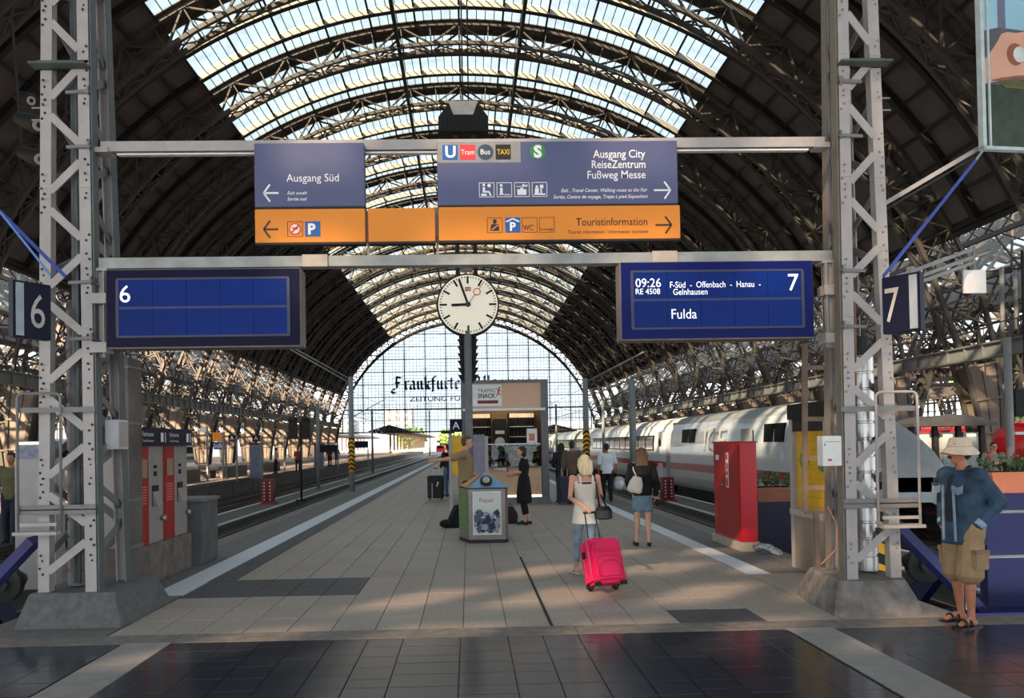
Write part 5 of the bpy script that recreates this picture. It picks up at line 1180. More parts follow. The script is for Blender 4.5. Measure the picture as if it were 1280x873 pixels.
# ================================================================ right: red cabinet, S stand, planters, buffer stops
rc = thing('metal_cabinet', 'tall red metal cabinet on a concrete base at the right platform edge', 'cabinet', (4.2, 12.8, 0))
a = G(927, 690); q = MB(); q.box(4.10, 4.42, 12.05, 13.5, 0, .14); q.build('base', mat('pale_base', (176, 166, 150), .8, var=.15), rc, bevel=.01)
q = MB(); q.box(4.13, 4.39, 12.12, 13.42, .14, 1.66); q.build('body', mat('signal_red', (190, 18, 34), .35, var=.05), rc, bevel=.006)
q = MB(); q.box(4.118, 4.13, 12.16, 13.38, .18, 1.62); rd_ = q.build('door', mat('door_red', (150, 28, 30), .5, var=.05), rc)
q = MB(); q.box(4.11, 4.40, 12.1, 13.44, 1.66, 1.68); q.build('lid', mat('door_red', (160, 34, 34)), rc)
q = MB(); q.box(4.112, 4.118, 12.62, 12.74, .95, 1.50); q.build('sticker_frame', M_WHITE, rd_); q = MB(); q.box(4.110, 4.113, 12.64, 12.72, .97, 1.48); q.build('sticker', mat('sticker_red', (176, 44, 40), .5, var=.3, scale=40), rd_)
for z in (1.10, 1.2, 1.34): q = MB(); q.box(4.108, 4.111, 12.65, 12.71, z, z+.05); q.build('sticker_print', M_WHITE, rd_)
q = MB(); q.box(4.11, 4.118, 13.1, 13.25, 1.38, 1.46); q.build('label', M_WHITE, rd_); q = MB(); q.tube([(4.12, 12.9, .98), (4.09, 12.9, .98)], .02, 8); q.build('lock', M_STEEL, rd_)
q = MB(); q.tube([(4.41, 12.3, 1.68), (4.41, 12.3, 1.85)], .01, 6); q.build('antenna', M_BLACK, rc)
ss = thing('info_stand', 'metal display stand with yellow poster panel and green S symbols', 'stand', (4.35, 10.2, 0))
q = MB(); q.box(4.30, 4.62, 9.55, 10.55, .0, .72); q.build('lower_cabinet', mat('warm_cabinet', (142, 126, 112), .5, var=.08), ss)
q = MB(); q.box(4.28, 4.64, 9.50, 10.62, .70, .78); q.build('sill', M_GREYST, ss)
q = MB(); q.box(4.36, 4.60, 9.56, 10.54, .78, 1.88); q.build('display_back', M_GREYST, ss)
for y0 in (9.5, 10.52): q = MB(); q.box(4.29, 4.40, y0, y0+.09, 0, 1.98); q.build('post', M_GREYST, ss)
q = MB(); q.box(4.345, 4.36, 9.6, 10.50, .80, 1.80); yp_ = q.build('yellow_poster', mat('s_poster_yellow', (216, 166, 14), .45, var=.12, scale=12), ss)
for k in range(8): q = MB(); q.box(4.342, 4.346, 9.62, 10.48, .84+.12*k, .844+.12*k); q.build('poster_line', mat('poster_line', (150, 120, 20), .5), yp_)
for yy_ in (9.72, 10.26):
    q = MB(); n = 24; q.tube([(4.342, yy_+.12*math.cos(2*PI*k/n), 1.42+.12*math.sin(2*PI*k/n)) for k in range(n+1)], .014, 6, caps=False); q.build('green_ring', mat('s_green', (48, 140, 76)), yp_)
    text('S', mat('s_green', (48, 140, 76)), ss, (4.340, yy_, 1.34), .16, right=(0, -1, 0), align='CENTER', bold=.03, ext=.003)
q = MB(); q.box(4.30, 4.34, 9.56, 10.54, 1.80, 1.96); q.build('hood', M_DSTEEL, ss); q = MB(); q.box(4.28, 4.66, 9.45, 10.64, 1.96, 2.16); q.build('dark_box_top', M_BLACK, ss)
lad = thing('grating_frame', 'brown steel ladder frame standing between the stand and right tower', 'frame', (4.1, 9.1, 0)); a = P(1010, 650, 9.0)
for xp in (1006, 1034): q = MB(); q.bar(P(xp, 640, 9.0), P(xp, 430, 9.0), .05, .05); q.build('upright', mat('brown_steel', (128, 108, 92), .6), lad)
for yp in (640, 610, 573, 524, 460): q = MB(); q.bar(P(1006, yp, 9.0), P(1034, yp, 9.0), .035, .05); q.build('rung', mat('brown_steel', (128, 108, 92)), lad)
q = MB(); b0 = P(1020, 640, 9.0); q.bar((b0.x, 9.0, 0), (b0.x, 9.0, b0.z), .05); q.build('foot_post', mat('brown_steel', (128, 108, 92)), lad)
M_LEAF = mat('leaf_green', (66, 92, 46), .5, var=.35, scale=20); M_TERR = mat('terracotta_orange', (214, 122, 84), .6, var=.1)
def planter(x0, x1, y0, y1, z, h, lab, fl_, mt=None, bloom=False):
    t = thing('planter_box', lab, 'planter', ((x0+x1)/2, (y0+y1)/2, z)); q = MB(); q.taper((x0+.04, x1-.04, y0+.03, y1-.03), (x0, x1, y0, y1), z, z+h); q.build('trough', mt or M_TERR, t); q = MB(); q.box(x0-.01, x1+.01, y0-.01, y1+.01, z+h-.04, z+h); q.build('rim', mt or M_TERR, t)
    q = MB(); rn2 = random.Random(int(x0*10)); 
    for i in range(fl_):
        c0 = Vector((rn2.uniform(x0, x1), rn2.uniform(y0, y1), z+h-.02)); tip = c0+Vector((rn2.uniform(-.12, .12), rn2.uniform(-.12, .12), rn2.uniform(.08, .30)))
        for j in range(5):
            cc_ = c0.lerp(tip, .25+.18*j); u = Vector((rn2.uniform(-1, 1), rn2.uniform(-1, 1), rn2.uniform(-.2, .7))).normalized()*.055; w = u.cross(Vector((rn2.uniform(-1, 1), rn2.uniform(-1, 1), rn2.uniform(-1, 1)))).normalized()*.026
            q.add([cc_, cc_+u*.5+w, cc_+u, cc_+u*.5-w], [(0, 1, 2, 3)])
        q.bar(c0, tip, .006)
    q.build('foliage', M_LEAF, t, fix=False, kind='stuff')
    if bloom:
        for i in range(8): c0 = (rn2.uniform(x0, x1), rn2.uniform(y0, y1), z+h+rn2.uniform(.12, .25)); q = MB(); q.ell(c0, (.025, .025, .02), 8, 5); q.build('flower', mat('flower_red', (190, 40, 50), .5), t)
M_BLU = mat('buffer_blue', (22, 26, 84), .5, var=.12, scale=3)
def buffer_stop(s, lab):
    x0, x1 = sorted((s*6.12, s*7.9)); t = thing('buffer_stop', lab, 'buffer stop', ((x0+x1)/2, 9.6, -.9))
    q = MB(); q.box(x0, x1, 9.35, 9.5, -.9, 1.02); q.build('front_plate', M_BLU, t)
    q = MB()
    for k in range(9): q.ell((x0+.5, 9.345, -.1+.13*k), (.016, .016, .016), 8, 5); q.ell((x0+.85, 9.345, -.1+.13*k), (.016, .016, .016), 8, 5)
    q.build('rivets', M_BOLT, t, kind='stuff')
    for xx in (x0+.1, x1-.2): q = MB(); q.bar((xx, 9.5, .9), (xx, 11.4, -.85), .12, .28); q.build('raking_strut', M_BLU, t)
    q = MB(); q.bar((s*4.86, 9.1, .72), (s*6.15, 9.25, -.55), .10, .22, up=(0, 1, 0)); q.build('side_strut', M_BLU, t)
    for zz in (.1, -.35): q = MB(); q.box(min(s*4.8, s*7.9), max(s*4.8, s*7.9), 9.0, 9.3, zz-.52, zz-.42); q.build('floor_beam', M_BLU, t)
    for xx in (-1, 1): q = MB(); q.disc((s*6.35+xx*.85, 9.6, .15), .22, (0, 1, 0), .1, 20); q.tube([(s*6.35+xx*.85, 9.5, .15), (s*6.35+xx*.85, 9.95, .15)], .09, 10); q.build('buffer_head', M_DSTEEL, t)
buffer_stop(1, 'blue steel buffer stop behind the man in the hat'); buffer_stop(-1, 'blue steel buffer stop left of the left tower')
planter(6.16, 7.9, 9.28, 9.62, 1.02, .25, 'orange planter box with leafy plants at the far right edge', 46, bloom=True)
planter(-7.2, -5.75, 9.28, 9.62, 1.02, .25, 'orange planter box with plants at the far left edge', 40, bloom=True)
a = P(950, 640, 13.2); c = P(984, 640, 13.2)
ns_ = thing('steel_stand', 'dark navy steel stand below the planter beside the red cabinet', 'stand', (a.x+.5, 13.4, 0)); q = MB(); q.box(a.x-.05, a.x+1.1, 13.2, 13.7, -.8, P(950, 628, 13.2).z); q.build('body', mat('navy_dark', (18, 20, 50), .6), ns_)
planter(a.x-.05, a.x+1.1, 13.2, 13.6, P(950, 628, 13.2).z, .24, 'terracotta planter of dense ivy between red cabinet and yellow stand', 60, mat('terracotta_dark', (150, 96, 72), .7))
fb = thing('crumpled_bag', 'crumpled silvery plastic bag lying beside the red cabinet', 'bag', tuple(G(968, 694))); p = G(968, 696); q = MB(); rn2 = random.Random(4)
pts = [p+Vector((.30*t_-.15, .35-.25*t_, .06+.05*math.sin(5*t_))) for t_ in [k/9 for k in range(10)]]; q.tube(pts, [.05+.03*rn2.random() for _ in pts], 9); o = q.build('foil', mat('silver_foil', (170, 170, 166), .3, metal=.6, var=.4, scale=30, bump=1), fb)
for v in o.data.vertices: v.co += Vector((rn2.uniform(-1, 1), rn2.uniform(-1, 1), rn2.uniform(-1, 1)))*.012
# handrail beside the man
hr = thing('steel_handrail', 'polished steel tube barrier behind the man in the hat', 'railing', (4.9, 7.6, 0))
a = G(1237, 772); y_ = 7.75
for x0, x1 in ((P(1184, 640, y_).x, P(1191, 640, y_).x),): 
    q = MB(); q.tube([(x0, y_, P(1184, 700, y_).z), (x0, y_, P(1184, 650, y_).z), (x0+.05, y_, P(1184, 643, y_).z), (x0+.2, y_, P(1184, 642, y_).z)], .016, 8); q.build('rail_end', M_STEEL, hr)
zt1, zt2 = P(1250, 640, y_).z, P(1250, 696, y_).z; x0 = P(1184, 640, y_).x
for z in (zt1, zt2): q = MB(); q.tube([(x0+.1, y_, z), (7.2, y_, z)], .015, 8); q.build('rail', M_STEEL, hr)
for xx in (a.x, 5.9, 6.9): q = MB(); q.tube([(xx, y_, 0), (xx, y_, zt1)], .018, 8); q.build('post', M_STEEL, hr)

# ================================================================ shelter with lit timetable cases on right platform
sh_ = thing('timetable_shelter', 'dark curved-roof shelter with three lit timetable cases on the right platform', 'shelter', (16, 27, 0)); Ysh = 26.0
xa, xb = P(1140, 560, Ysh).x, P(1228, 560, Ysh).x; ztop = P(1180, 521, Ysh).z
q = MB(); n = 10; q.rings([[(xa-.2+(xb-xa+.4)*k/n, yy, ztop-.35+.40*math.sin(PI*(.1+.8*k/n))) for k in range(n+1)]+[(xb+.2, yy, ztop-.32), (xa-.2, yy, ztop-.32)] for yy in (Ysh-.5, Ysh+1.8)]); q.build('curved_roof', mat('shelter_roof', (66, 64, 64), .5), sh_)
for i in range(4): xx = xa+(xb-xa)*i/3; q = MB(); q.box(xx-.07, xx+.07, Ysh-.05, Ysh+.1, 0, ztop-.3); q.build('post', M_DSTEEL, sh_)
for i in range(3):
    x0_, x1_ = xa+(xb-xa)*i/3+.14, xa+(xb-xa)*(i+1)/3-.14; z0_, z1_ = P(1180, 586, Ysh).z, P(1180, 541, Ysh).z
    q = MB(); q.box(x0_, x1_, Ysh-.02, Ysh+.1, z0_, z1_); cf_ = q.build('case_frame', M_GREYST, sh_); q = MB(); q.box(x0_+.08, x1_-.08, Ysh-.04, Ysh-.02, z0_+.08, z1_-.08); q.build('poster', mat('timetable_sheet', (170, 184, 178), .4, var=.15, scale=14), cf_)
    q = MB(); q.box(x0_+.1, x1_-.1, Ysh-.06, Ysh-.03, z1_-.14, z1_-.06); q.build('case_lamp', mat('case_lamp', (255, 240, 190), .5, emit=1.4), cf_)
rdk = thing('market_stall', 'bright red rounded stall standing at the far right edge of the picture', 'stall', (17, 22, 0)); p = P(1268, 600, 22); q = MB(); q.loft([(p.x+.6, 22.5, .9, .7, .6), (p.x+.6, 22.5, 1.4, .8, .7), (p.x+.6, 22.5, 1.8, .72, .6), (p.x+.7, 22.5, 2.05, .4, .4)], 20); q.build('body', mat('bright_red', (214, 22, 28), .4), rdk)
q = MB(); q.box(p.x, p.x+1.4, 21.9, 23, 0, .95); q.build('counter', M_BLACK, rdk); q = MB(); q.box(p.x-.1, p.x+1.3, 21.75, 21.85, 1.72, 1.80); q.build('white_band', M_WHITE, rdk)
bp_ = P(1278, 500, 18); bl_ = thing('monitor', 'black box monitor hanging at the far right edge', 'monitor', (bp_.x, 18, bp_.z)); q = MB(); q.box(bp_.x-.15, bp_.x+.6, 18, 18.3, P(1278, 521, 18).z, P(1278, 487, 18).z); q.build('casing', M_BLACK, bl_); q = MB(); q.bar((bp_.x+.2, 18.15, P(1278, 487, 18).z), (bp_.x+.2, 18.15, 6), .05); q.build('hanger', M_BLACK, bl_)
# cases far left edge
lc_ = thing('poster_case', 'grey cabinet with lit poster case seen through the left tower', 'case', (-8, 14, 0)); p = P(36, 600, 13); q = MB(); q.box(p.x-.22, p.x+.42, 13, 13.3, -.5, P(36, 573, 13).z); q.build('cabinet', M_GREYST, lc_); q = MB(); q.box(p.x-.2, p.x+.4, 12.98, 13.2, P(36, 573, 13).z, P(36, 552, 13).z); q.build('lit_poster', mat('lit_poster', (120, 128, 150), .5, var=.3, scale=10), lc_); q = MB(); q.box(p.x-.15, p.x+.35, 12.96, 12.98, P(36, 556, 13).z, P(36, 553, 13).z); q.build('lamp', mat('case_lamp', (255, 240, 190)), lc_)

# ================================================================ furniture on the left platform
def flat_sign(px, py, w, h, Y, m, lab, nm, txt=None, post=True):
    c0 = P(px, py, Y); t = thing(nm, lab, 'sign', (c0.x, Y, c0.z)); q = MB(); q.box(c0.x-w/2, c0.x+w/2, Y, Y+.08, c0.z-h/2, c0.z+h/2); q.build('plate', m, t)
    if txt: text(txt, M_STX, t, (c0.x, Y-.01, c0.z-h*.3), h*.62, align='CENTER', ext=.004)
    if post: q = MB(); q.box(c0.x+w/2, c0.x+w/2+.08, Y, Y+.08, 0, c0.z+h/2); q.build('post', M_MID, t)
    return t
flat_sign(271.5, 546.5, .50, .5, 43, M_SOR, 'small orange sign above a blue one on the left platform', 'hanging_sign'); flat_sign(274, 557.5, .62, .42, 43.4, M_BL2, 'small bright blue sign below an orange one on the left platform', 'hanging_sign', 'Info')
flat_sign(290, 548, .38, .34, 42, M_NS, 'left of two dark letter A signs on the left platform', 'platform_section_sign', 'A'); flat_sign(320, 548, .42, .36, 44.3, M_NS, 'right of two dark letter A signs on the left platform', 'platform_section_sign', 'A')
for px, Y, lab in ((254, 43, 'larger'), (352, 60, 'smaller')): flat_sign(px, 537 if Y == 43 else 547, .3, .3, Y, M_WHITE, '%s blank white square plate on the left truss row' % lab, 'sign_plate', None, True)
flat_sign(432-22, 561, 1.4, .55, 60, M_NS, 'long dark blue destination sign near the far end of the left platform', 'destination_sign', None); flat_sign(452-5, 560-4, 1.6, .55, 66, M_NS, 'second long dark blue destination sign behind the left mast', 'destination_sign', None)
for px, Y, w, h, lab in ((319, 45, .62, 1.9, 'tall blue-grey cabinet on the left platform'), (398, 62, .7, 1.9, 'farther blue-grey cabinet on the left platform')):
    c0 = P(px, 570, Y); t = thing('platform_cabinet', lab, 'cabinet', (c0.x, Y, 0)); q = MB(); q.box(c0.x-w/2, c0.x+w/2, Y, Y+.5, 0, h); q.build('body', mat('cab_bluegrey', (96, 108, 134), .5, var=.2), t); q = MB(); q.box(c0.x-w/2-.04, c0.x+w/2+.04, Y-.04, Y+.54, h, h+.08); q.build('lid', M_DSTEEL, t)
for i in range(3):
    x0 = -14.6; y0 = 38+9*i; t = thing('concrete_parapet', ('nearest', 'middle', 'farthest')[i]+' of three low concrete parapets on the left platform', 'wall', (x0, y0, 0)); q = MB(); q.box(x0, x0+.3, y0, y0+5, 0, .62); q.build('block', mat('parapet', (96, 90, 82), .8, var=.2), t, bevel=.02)
for i in range(3):
    c0 = Vector((-15.2, 33+14*i, 0)); t = thing('platform_bench', ('nearest', 'middle', 'farthest')[i]+' wire-seat bench on the left platform', 'bench', tuple(c0))
    for dy in (-.8, .8): q = MB(); q.box(c0.x-.2, c0.x+.2, c0.y+dy-.03, c0.y+dy+.03, 0, .42); q.build('leg', M_DSTEEL, t)
    for k in range(4): q = MB(); q.box(c0.x-.22+.12*k, c0.x-.14+.12*k, c0.y-1, c0.y+1, .42, .46); q.build('seat_slat', M_MID, t)
    for k in range(3): q = MB(); q.box(c0.x-.27, c0.x-.24, c0.y-1, c0.y+1, .55+.13*k, .63+.13*k); q.build('back_slat', M_MID, t)
# spotlights hanging in the left roof
for i, (px, py, Y) in enumerate(((25, 148, 20), (28, 190, 21), (22, 120, 27))):
    c0 = P(px, py, Y); t = thing('roof_spotlight', ('middle', 'lowest', 'highest')[i]+' of three dark spotlights high at the left', 'lamp', tuple(c0)); q = MB(); q.cap(c0, c0+Vector((.5, -.3, -.25)), .17, .24); q.build('housing', M_BLACK, t); q = MB(); q.bar(c0, c0+Vector((-.3, .2, 2.6)), .05); q.build('arm', M_DSTEEL, t); q = MB(); q.disc(c0+Vector((.66, -.40, -.34)), .14, (.8, -.5, -.4), .03, 16); q.build('lens', M_GREYST, t)

# ================================================================ beyond the far end
for i, (x0, x1, y0, y1, zc_) in enumerate(((-22, -13, 176, 330, 5.0), (14, 24, 176, 300, 4.6), (-46, -36, 176, 330, 5))):
    t = thing('platform_canopy', ('dark low-pitched canopy beyond the end screen, left of centre', 'dark canopy beyond the end screen, right side', 'dark canopy beyond the end screen, far left')[i], 'canopy', ((x0+x1)/2, y0, 0))
    xm = (x0+x1)/2; q = MB(); q.rings([[(x0, yy, zc_), (xm, yy, zc_+1.3), (x1, yy, zc_), (x1, yy, zc_-.35), (x0, yy, zc_-.35)] for yy in (y0, y1)]); q.build('roof', M_DSTEEL, t)
    for k in range(16): yy = y0+3+9*k; q = MB(); q.box(xm-.25, xm+.25, yy, yy+.4, -1.1, zc_); q.build('column', mat('cream_column', (190, 172, 150), .7), t)
for i in range(7):
    x = (-9, -3.5, 5, 10.5, -29, 30, 1)[i]; y = (185, 215, 190, 230, 240, 215, 260)[i]; h = (12, 13, 12, 13, 12, 11, 13)[i]
    t = thing('yard_mast', ('first', 'second', 'third', 'fourth', 'fifth', 'sixth', 'seventh')[i]+' slim overhead line mast beyond the end screen', 'mast', (x, y, -1.1), 'masts beyond the end screen'); q = MB(); q.bar((x, y, -1.1), (x, y, h), .3); q.build('pole', M_MAST, t); q = MB(); q.bar((x-5, y, h-2), (x+5, y, h-2), .2); q.bar((x-5, y, h-2.0), (x, y, h-.4), .1); q.build('crossarm', M_MAST, t)
def tree(x, y, r, h, lab):
    t = thing('tree', lab, 'tree', (x, y, -1.1)); q = MB(); q.tube([(x, y, -1.1), (x, y, h*.5)], [.35, .2], 8); q.build('trunk', mat('bark', (80, 64, 50), .9), t)
    q = MB(); rn2 = random.Random(int(x*7+y))
    for i in range(260):
        v = Vector((rn2.gauss(0, 1), rn2.gauss(0, 1), rn2.gauss(0, 1))).normalized()*r*rn2.uniform(.5, 1); c0 = Vector((x, y, h*.6))+Vector((v.x, v.y, v.z*.75)); q.ell(c0, (r*.13, r*.13, r*.10), 5, 4)
    q.build('crown', mat('tree_green', (92, 128, 56), .7, var=.4, scale=.6), t, fix=False)
tree(-7, 300, 5, 7, 'round green tree beyond the platform end, left of the kiosk'); tree(-24, 345, 7, 8, 'broad green tree farther left beyond the canopy'); tree(84, 120, 9, 14, 'large green tree outside the right side hall'); tree(82, 96, 8, 15, 'green tree outside the right hall behind the departure board')
rt = thing('shunting_car', 'small red vehicle far beyond the platform end', 'vehicle', (-9.5, 270, 0)); q = MB(); q.box(-11, -8, 270, 276, -.6, 1.6); q.build('body', M_ICER, rt); q = MB(); q.box(-10.6, -8.4, 269.9, 276, .6, 1.4); q.build('windows', M_WIN, rt)
for i, (x0, x1, y, h) in enumerate(((-95, -60, 420, 16), (-50, -34, 480, 24), (30, 70, 450, 14), (95, 140, 350, 18))):
    t = thing('distant_building', ('wide pale block far left', 'pale tower block left of centre', 'low pale block right of centre', 'pale block far right')[i]+' beyond the railway yard', 'building', ((x0+x1)/2, y, -1)); q = MB(); q.box(x0, x1, y, y+20, -1, h); wl_ = q.build('walls', mat('haze_wall', (196, 196, 196), .8), t)
    nx = int((x1-x0)/5)
    for a_ in range(nx):
        for b_ in range(int(h/4)): q = MB(); q.box(x0+1.5+5*a_, x0+4+5*a_, y-.1, y, 1+4*b_, 3+4*b_); q.build('window', mat('haze_window', (130, 138, 146), .4), wl_, fix=False)
# ================================================================ people
def V3(*a): return Vector(a)
M_SKIN = mat('skin', (206, 152, 122), .5, var=.06, scale=10); M_SKIN2 = mat('skin_tanned', (170, 110, 82), .5, var=.08, scale=10); M_SKIN3 = mat('skin_pale', (214, 168, 142), .5, var=.06, scale=10)
M_LIP = mat('lips', (160, 84, 76), .5); M_EYE = mat('eye_dark', (34, 24, 20), .25)
DEF = dict(pel=(0, 0, .95), chest=(0, 0, 1.30), neck=(0, -.01, 1.47), head=(0, .02, 1.635), shL=(-.185, 0, 1.42), shR=(.185, 0, 1.42),
           elL=(-.23, -.02, 1.13), elR=(.23, -.02, 1.13), wrL=(-.235, .06, .88), wrR=(.235, .06, .88), hpL=(-.09, 0, .92), hpR=(.09, 0, .92),
           knL=(-.10, .02, .50), knR=(.10, .02, .50), anL=(-.10, -.02, .09), anR=(.10, -.02, .09), toL=None, toR=None, look=0.0, fem=False, bulk=1.0, curl=.5)
def hand(q, w, d, side, sc, curl=.5, palm=None):
    """palm joined to the body; returns finger builder geometry appended to a second MB"""
    d = d.normalized(); n = (palm or Vector((-side, 0, 0))); n = (n-d*n.dot(d)).normalized(); t = d.cross(n)*side*-1
    if t.y < 0: t = -t
    q.cap(w, w+d*.045*sc, .028*sc, .034*sc, 8); q.cap(w+d*.03*sc-t*.014*sc, w+d*.075*sc-t*.018*sc, .019*sc, .018*sc, 8); q.cap(w+d*.03*sc+t*.014*sc, w+d*.075*sc+t*.018*sc, .019*sc, .018*sc, 8)
    return w, d, n, t
def fingers(f, h, sc, curl):
    w, d, n, t = h
    for k, L in enumerate((.066, .075, .070, .055)):
        b0 = w+d*.078*sc+t*(.028-.019*k)*sc; a = curl*.9; d1 = (d*math.cos(a*.6)+n*math.sin(a*.6)); d2 = d*math.cos(a*1.5)+n*math.sin(a*1.5); d3 = d*math.cos(a*2.3)+n*math.sin(a*2.3)
        p1 = b0+d1*L*.45*sc; p2 = p1+d2*L*.32*sc; p3 = p2+d3*L*.25*sc; r = .0088*sc; f.chain([b0, p1, p2, p3], [r, r*.95, r*.88, r*.75], 7)
    b0 = w+d*.025*sc+t*.026*sc; p1 = b0+(d*.6+t*.7+n*.25).normalized()*.036*sc; p2 = p1+(d*.9+t*.25+n*.4*(.4+curl)).normalized()*.030*sc; f.chain([b0, p1, p2], [.012*sc, .011*sc, .0085*sc], 7)
def person(label, H, pose, skin, wear, loc, rz, vox=.010, hair=None, group=None):
    p = dict(DEF); p.update(pose); s = H/1.75
    J = {k: (Vector(v) if isinstance(v, tuple) else v) for k, v in p.items()}
    t = empty('person', (0, 0, 0), label, 'person', group); fem = p['fem']; bk = p['bulk']
    pel, ch, nk, hd_ = J['pel'], J['chest'], J['neck'], J['head']; look = p['look']; RH = Matrix.Rotation(look, 3, 'Z')
    q = MB(); f = MB()
    def tors(k, inflate, z0=None, hemw=0):
        w = (.150, .125, .150, .165) if fem else (.150, .142, .165, .18)      # pelvis, waist, chest, shoulders half widths
        d = (.105, .085, .105, .085) if not fem else (.115, .085, .115, .08)
        base = [(pel+V3(0, 0, -.08), w[0]*.92, d[0]*.9), (pel+V3(0, 0, .02), w[0], d[0]), (pel.lerp(ch, .45), w[1], d[1]), (ch, w[2], d[2]), (ch+(nk-ch)*.55, w[3], d[3]), (nk+V3(0, 0, -.035), .10, .07), (nk+V3(0, 0, .0), .055, .055)]
        return [(c.x, c.y, c.z, a*bk+inflate, b_*bk+inflate) for c, a, b_ in base]
    q.loft(tors(1, 0), 18)
    q.cap(nk+V3(0, 0, -.04), hd_+V3(0, -.01, -.05), .058*(.85 if fem else 1), .052*(.85 if fem else 1), 12)
    # head: cranium, face, jaw, nose, ears, brow
    def hp(x, y, z): return hd_+RH @ Vector((x, y, z))
    q.ell(hp(0, -.012, .025), (.073, .092, .090), 16, 12, RH); q.ell(hp(0, .018, -.025), (.060, .070, .078), 14, 10, RH); q.ell(hp(0, .040, -.075), (.040, .040, .032), 12, 8, RH)
    q.cap(hp(0, .083, .005), hp(0, .103, -.022), .009, .013, 8); q.cap(hp(-.028, .074, .022), hp(.028, .074, .022), .013, .013, 8)
    for e in (-1, 1): q.ell(hp(e*.076, -.008, -.005), (.010, .020, .030), 8, 6, RH); q.ell(hp(e*.038, .058, -.028), (.022, .02, .02), 8, 6, RH)
    q.cap(hp(-.016, .085, -.052), hp(.016, .085, -.052), .008, .008, 8)
    hs = []
    for S, sd_ in (('L', -1), ('R', 1)):
        sh, el, wr = J['sh'+S], J['el'+S], J['wr'+S]; a = .85 if fem else 1.0
        q.cap(ch+(nk-ch)*.45+V3(sd_*.08, 0, 0), sh, .075*a, .060*a, 10); q.chain([sh, sh.lerp(el, .4), el], [.056*a, .050*a, .040*a], 10); q.chain([el, el.lerp(wr, .3), wr], [.041*a, .042*a, .026*a], 10)
        h = hand(q, wr, (wr-el)*.7+Vector(p.get('hd'+S, (wr-el).normalized()))*.3 if True else 0, sd_, .95 if fem else 1.05, p['curl'], Vector(p['palm'+S]) if 'palm'+S in p else None); hs.append(h)
        hp_, kn, an = J['hp'+S], J['kn'+S], J['an'+S]
        q.chain([hp_, hp_.lerp(kn, .4), kn], [.088*bk, .078*bk, .052], 12); q.chain([kn, kn.lerp(an, .32), kn.lerp(an, .75), an], [.053, .056, .038, .034], 12)
        toe = J['to'+S] or V3(sd_*.02, .15, -.055); q.cap(an+V3(0, -.035, -.055), an+toe*.55, .030, .034, 10); q.cap(an+toe*.4, an+toe, .034, .024, 10); q.cap(an+V3(0, -.03, -.055), an, .03, .034, 8)
    for h in hs: fingers(f, h, .95 if fem else 1.05, p['curl'])
    body = q.build('body', skin, t, remesh=vox, smooth=3)
    fm_ = f.mesh('f', skin); bm = bmesh.new(); bm.from_mesh(body.data); bm.from_mesh(fm_); bm.to_mesh(body.data); bm.free()
    body.data.polygons.foreach_set('use_smooth', [True]*len(body.data.polygons))
    for e in (-1, 1): e_ = MB(); e_.ell(hp(e*.029, .080, .002), (.012, .008, .008), 8, 6, RH); e_.build('eye', M_EYE, t)
    m_ = MB(); m_.cap(hp(-.02, .090, -.052), hp(.02, .090, -.052), .005, .005, 6); m_.build('mouth', M_LIP, t)
    G_ = dict(J=J, tors=tors, t=t, vox=vox, fem=fem, hp=hp, RH=RH, bk=bk, s=s)
    for w in wear: w(G_)
    if hair: hair(G_)
    place(t, loc, rz, s); t['label'] = label
    return t, J
def w_top(m, sleeve=.5, hem=0.0, inf=.014, neck=True, name='shirt', strap=False, flare=0.0, loose=0):
    def fn(g):
        J = g['J']; q = MB(); sec = g['tors'](1, inf)
        if hem: c = sec[0]; sec = [(c[0], c[1], c[2]-hem, c[3]+flare, c[4]+flare*.8), (c[0], c[1], c[2], c[3]+flare*.6, c[4]+flare*.5)]+sec[1:]
        else: sec = [(sec[0][0], sec[0][1], sec[0][2]+.03, sec[0][3], sec[0][4])]+sec[1:]
        if loose: sec = [(a, b_, c, d+loose*(1 if i < 4 else .3), e+loose*(1 if i < 4 else .3)) for i, (a, b_, c, d, e) in enumerate(sec)]
        if strap: sec = sec[:-3]+[(sec[-3][0], sec[-3][1], sec[-3][2]-.02, sec[-3][3]*.96, sec[-3][4])]
        q.loft(sec if not neck or strap else sec[:-1]+[(sec[-1][0], sec[-1][1], sec[-1][2]-.012, .062, .062)], 20)
        if not strap:
            for S, sd_ in (('L', -1), ('R', 1)):
                sh, el, wr = J['sh'+S], J['el'+S], J['wr'+S]; ch, nk = J['chest'], J['neck']; a = (.85 if g['fem'] else 1)
                q.cap(ch+(nk-ch)*.45+V3(sd_*.08, 0, 0), sh, .075*a+inf, .062*a+inf, 10)
                if sleeve <= .5: e = sh.lerp(el, sleeve*2); q.cap(sh, e, .060*a+inf, (.050*a+inf)+loose*.5, 10)
                else:
                    q.cap(sh, el, .058*a+inf, .046*a+inf, 10); e = el.lerp(wr, (sleeve-.5)*2); q.cap(el, e, .046*a+inf, .034*a+inf, 10)
        return q.build(name, m, g['t'], remesh=g['vox']*1.1, smooth=2)
    return fn
def w_straps(m):
    def fn(g):
        J = g['J']
        for sd_ in (-1, 1):
            q = MB(); nk = J['neck']; ch = J['chest']; pts = [ch+V3(sd_*.085, -.125, .04), ch+(nk-ch)*.75+V3(sd_*.095, -.10, .02), nk+V3(sd_*.10, -.01, -.0), ch+V3(sd_*.085, .12, .04)]
            for a, c in zip(pts, pts[1:]): q.bar(a, c, .03, .008, up=(0, 1, .2))
            q.build('strap', m, g['t'])
    return fn
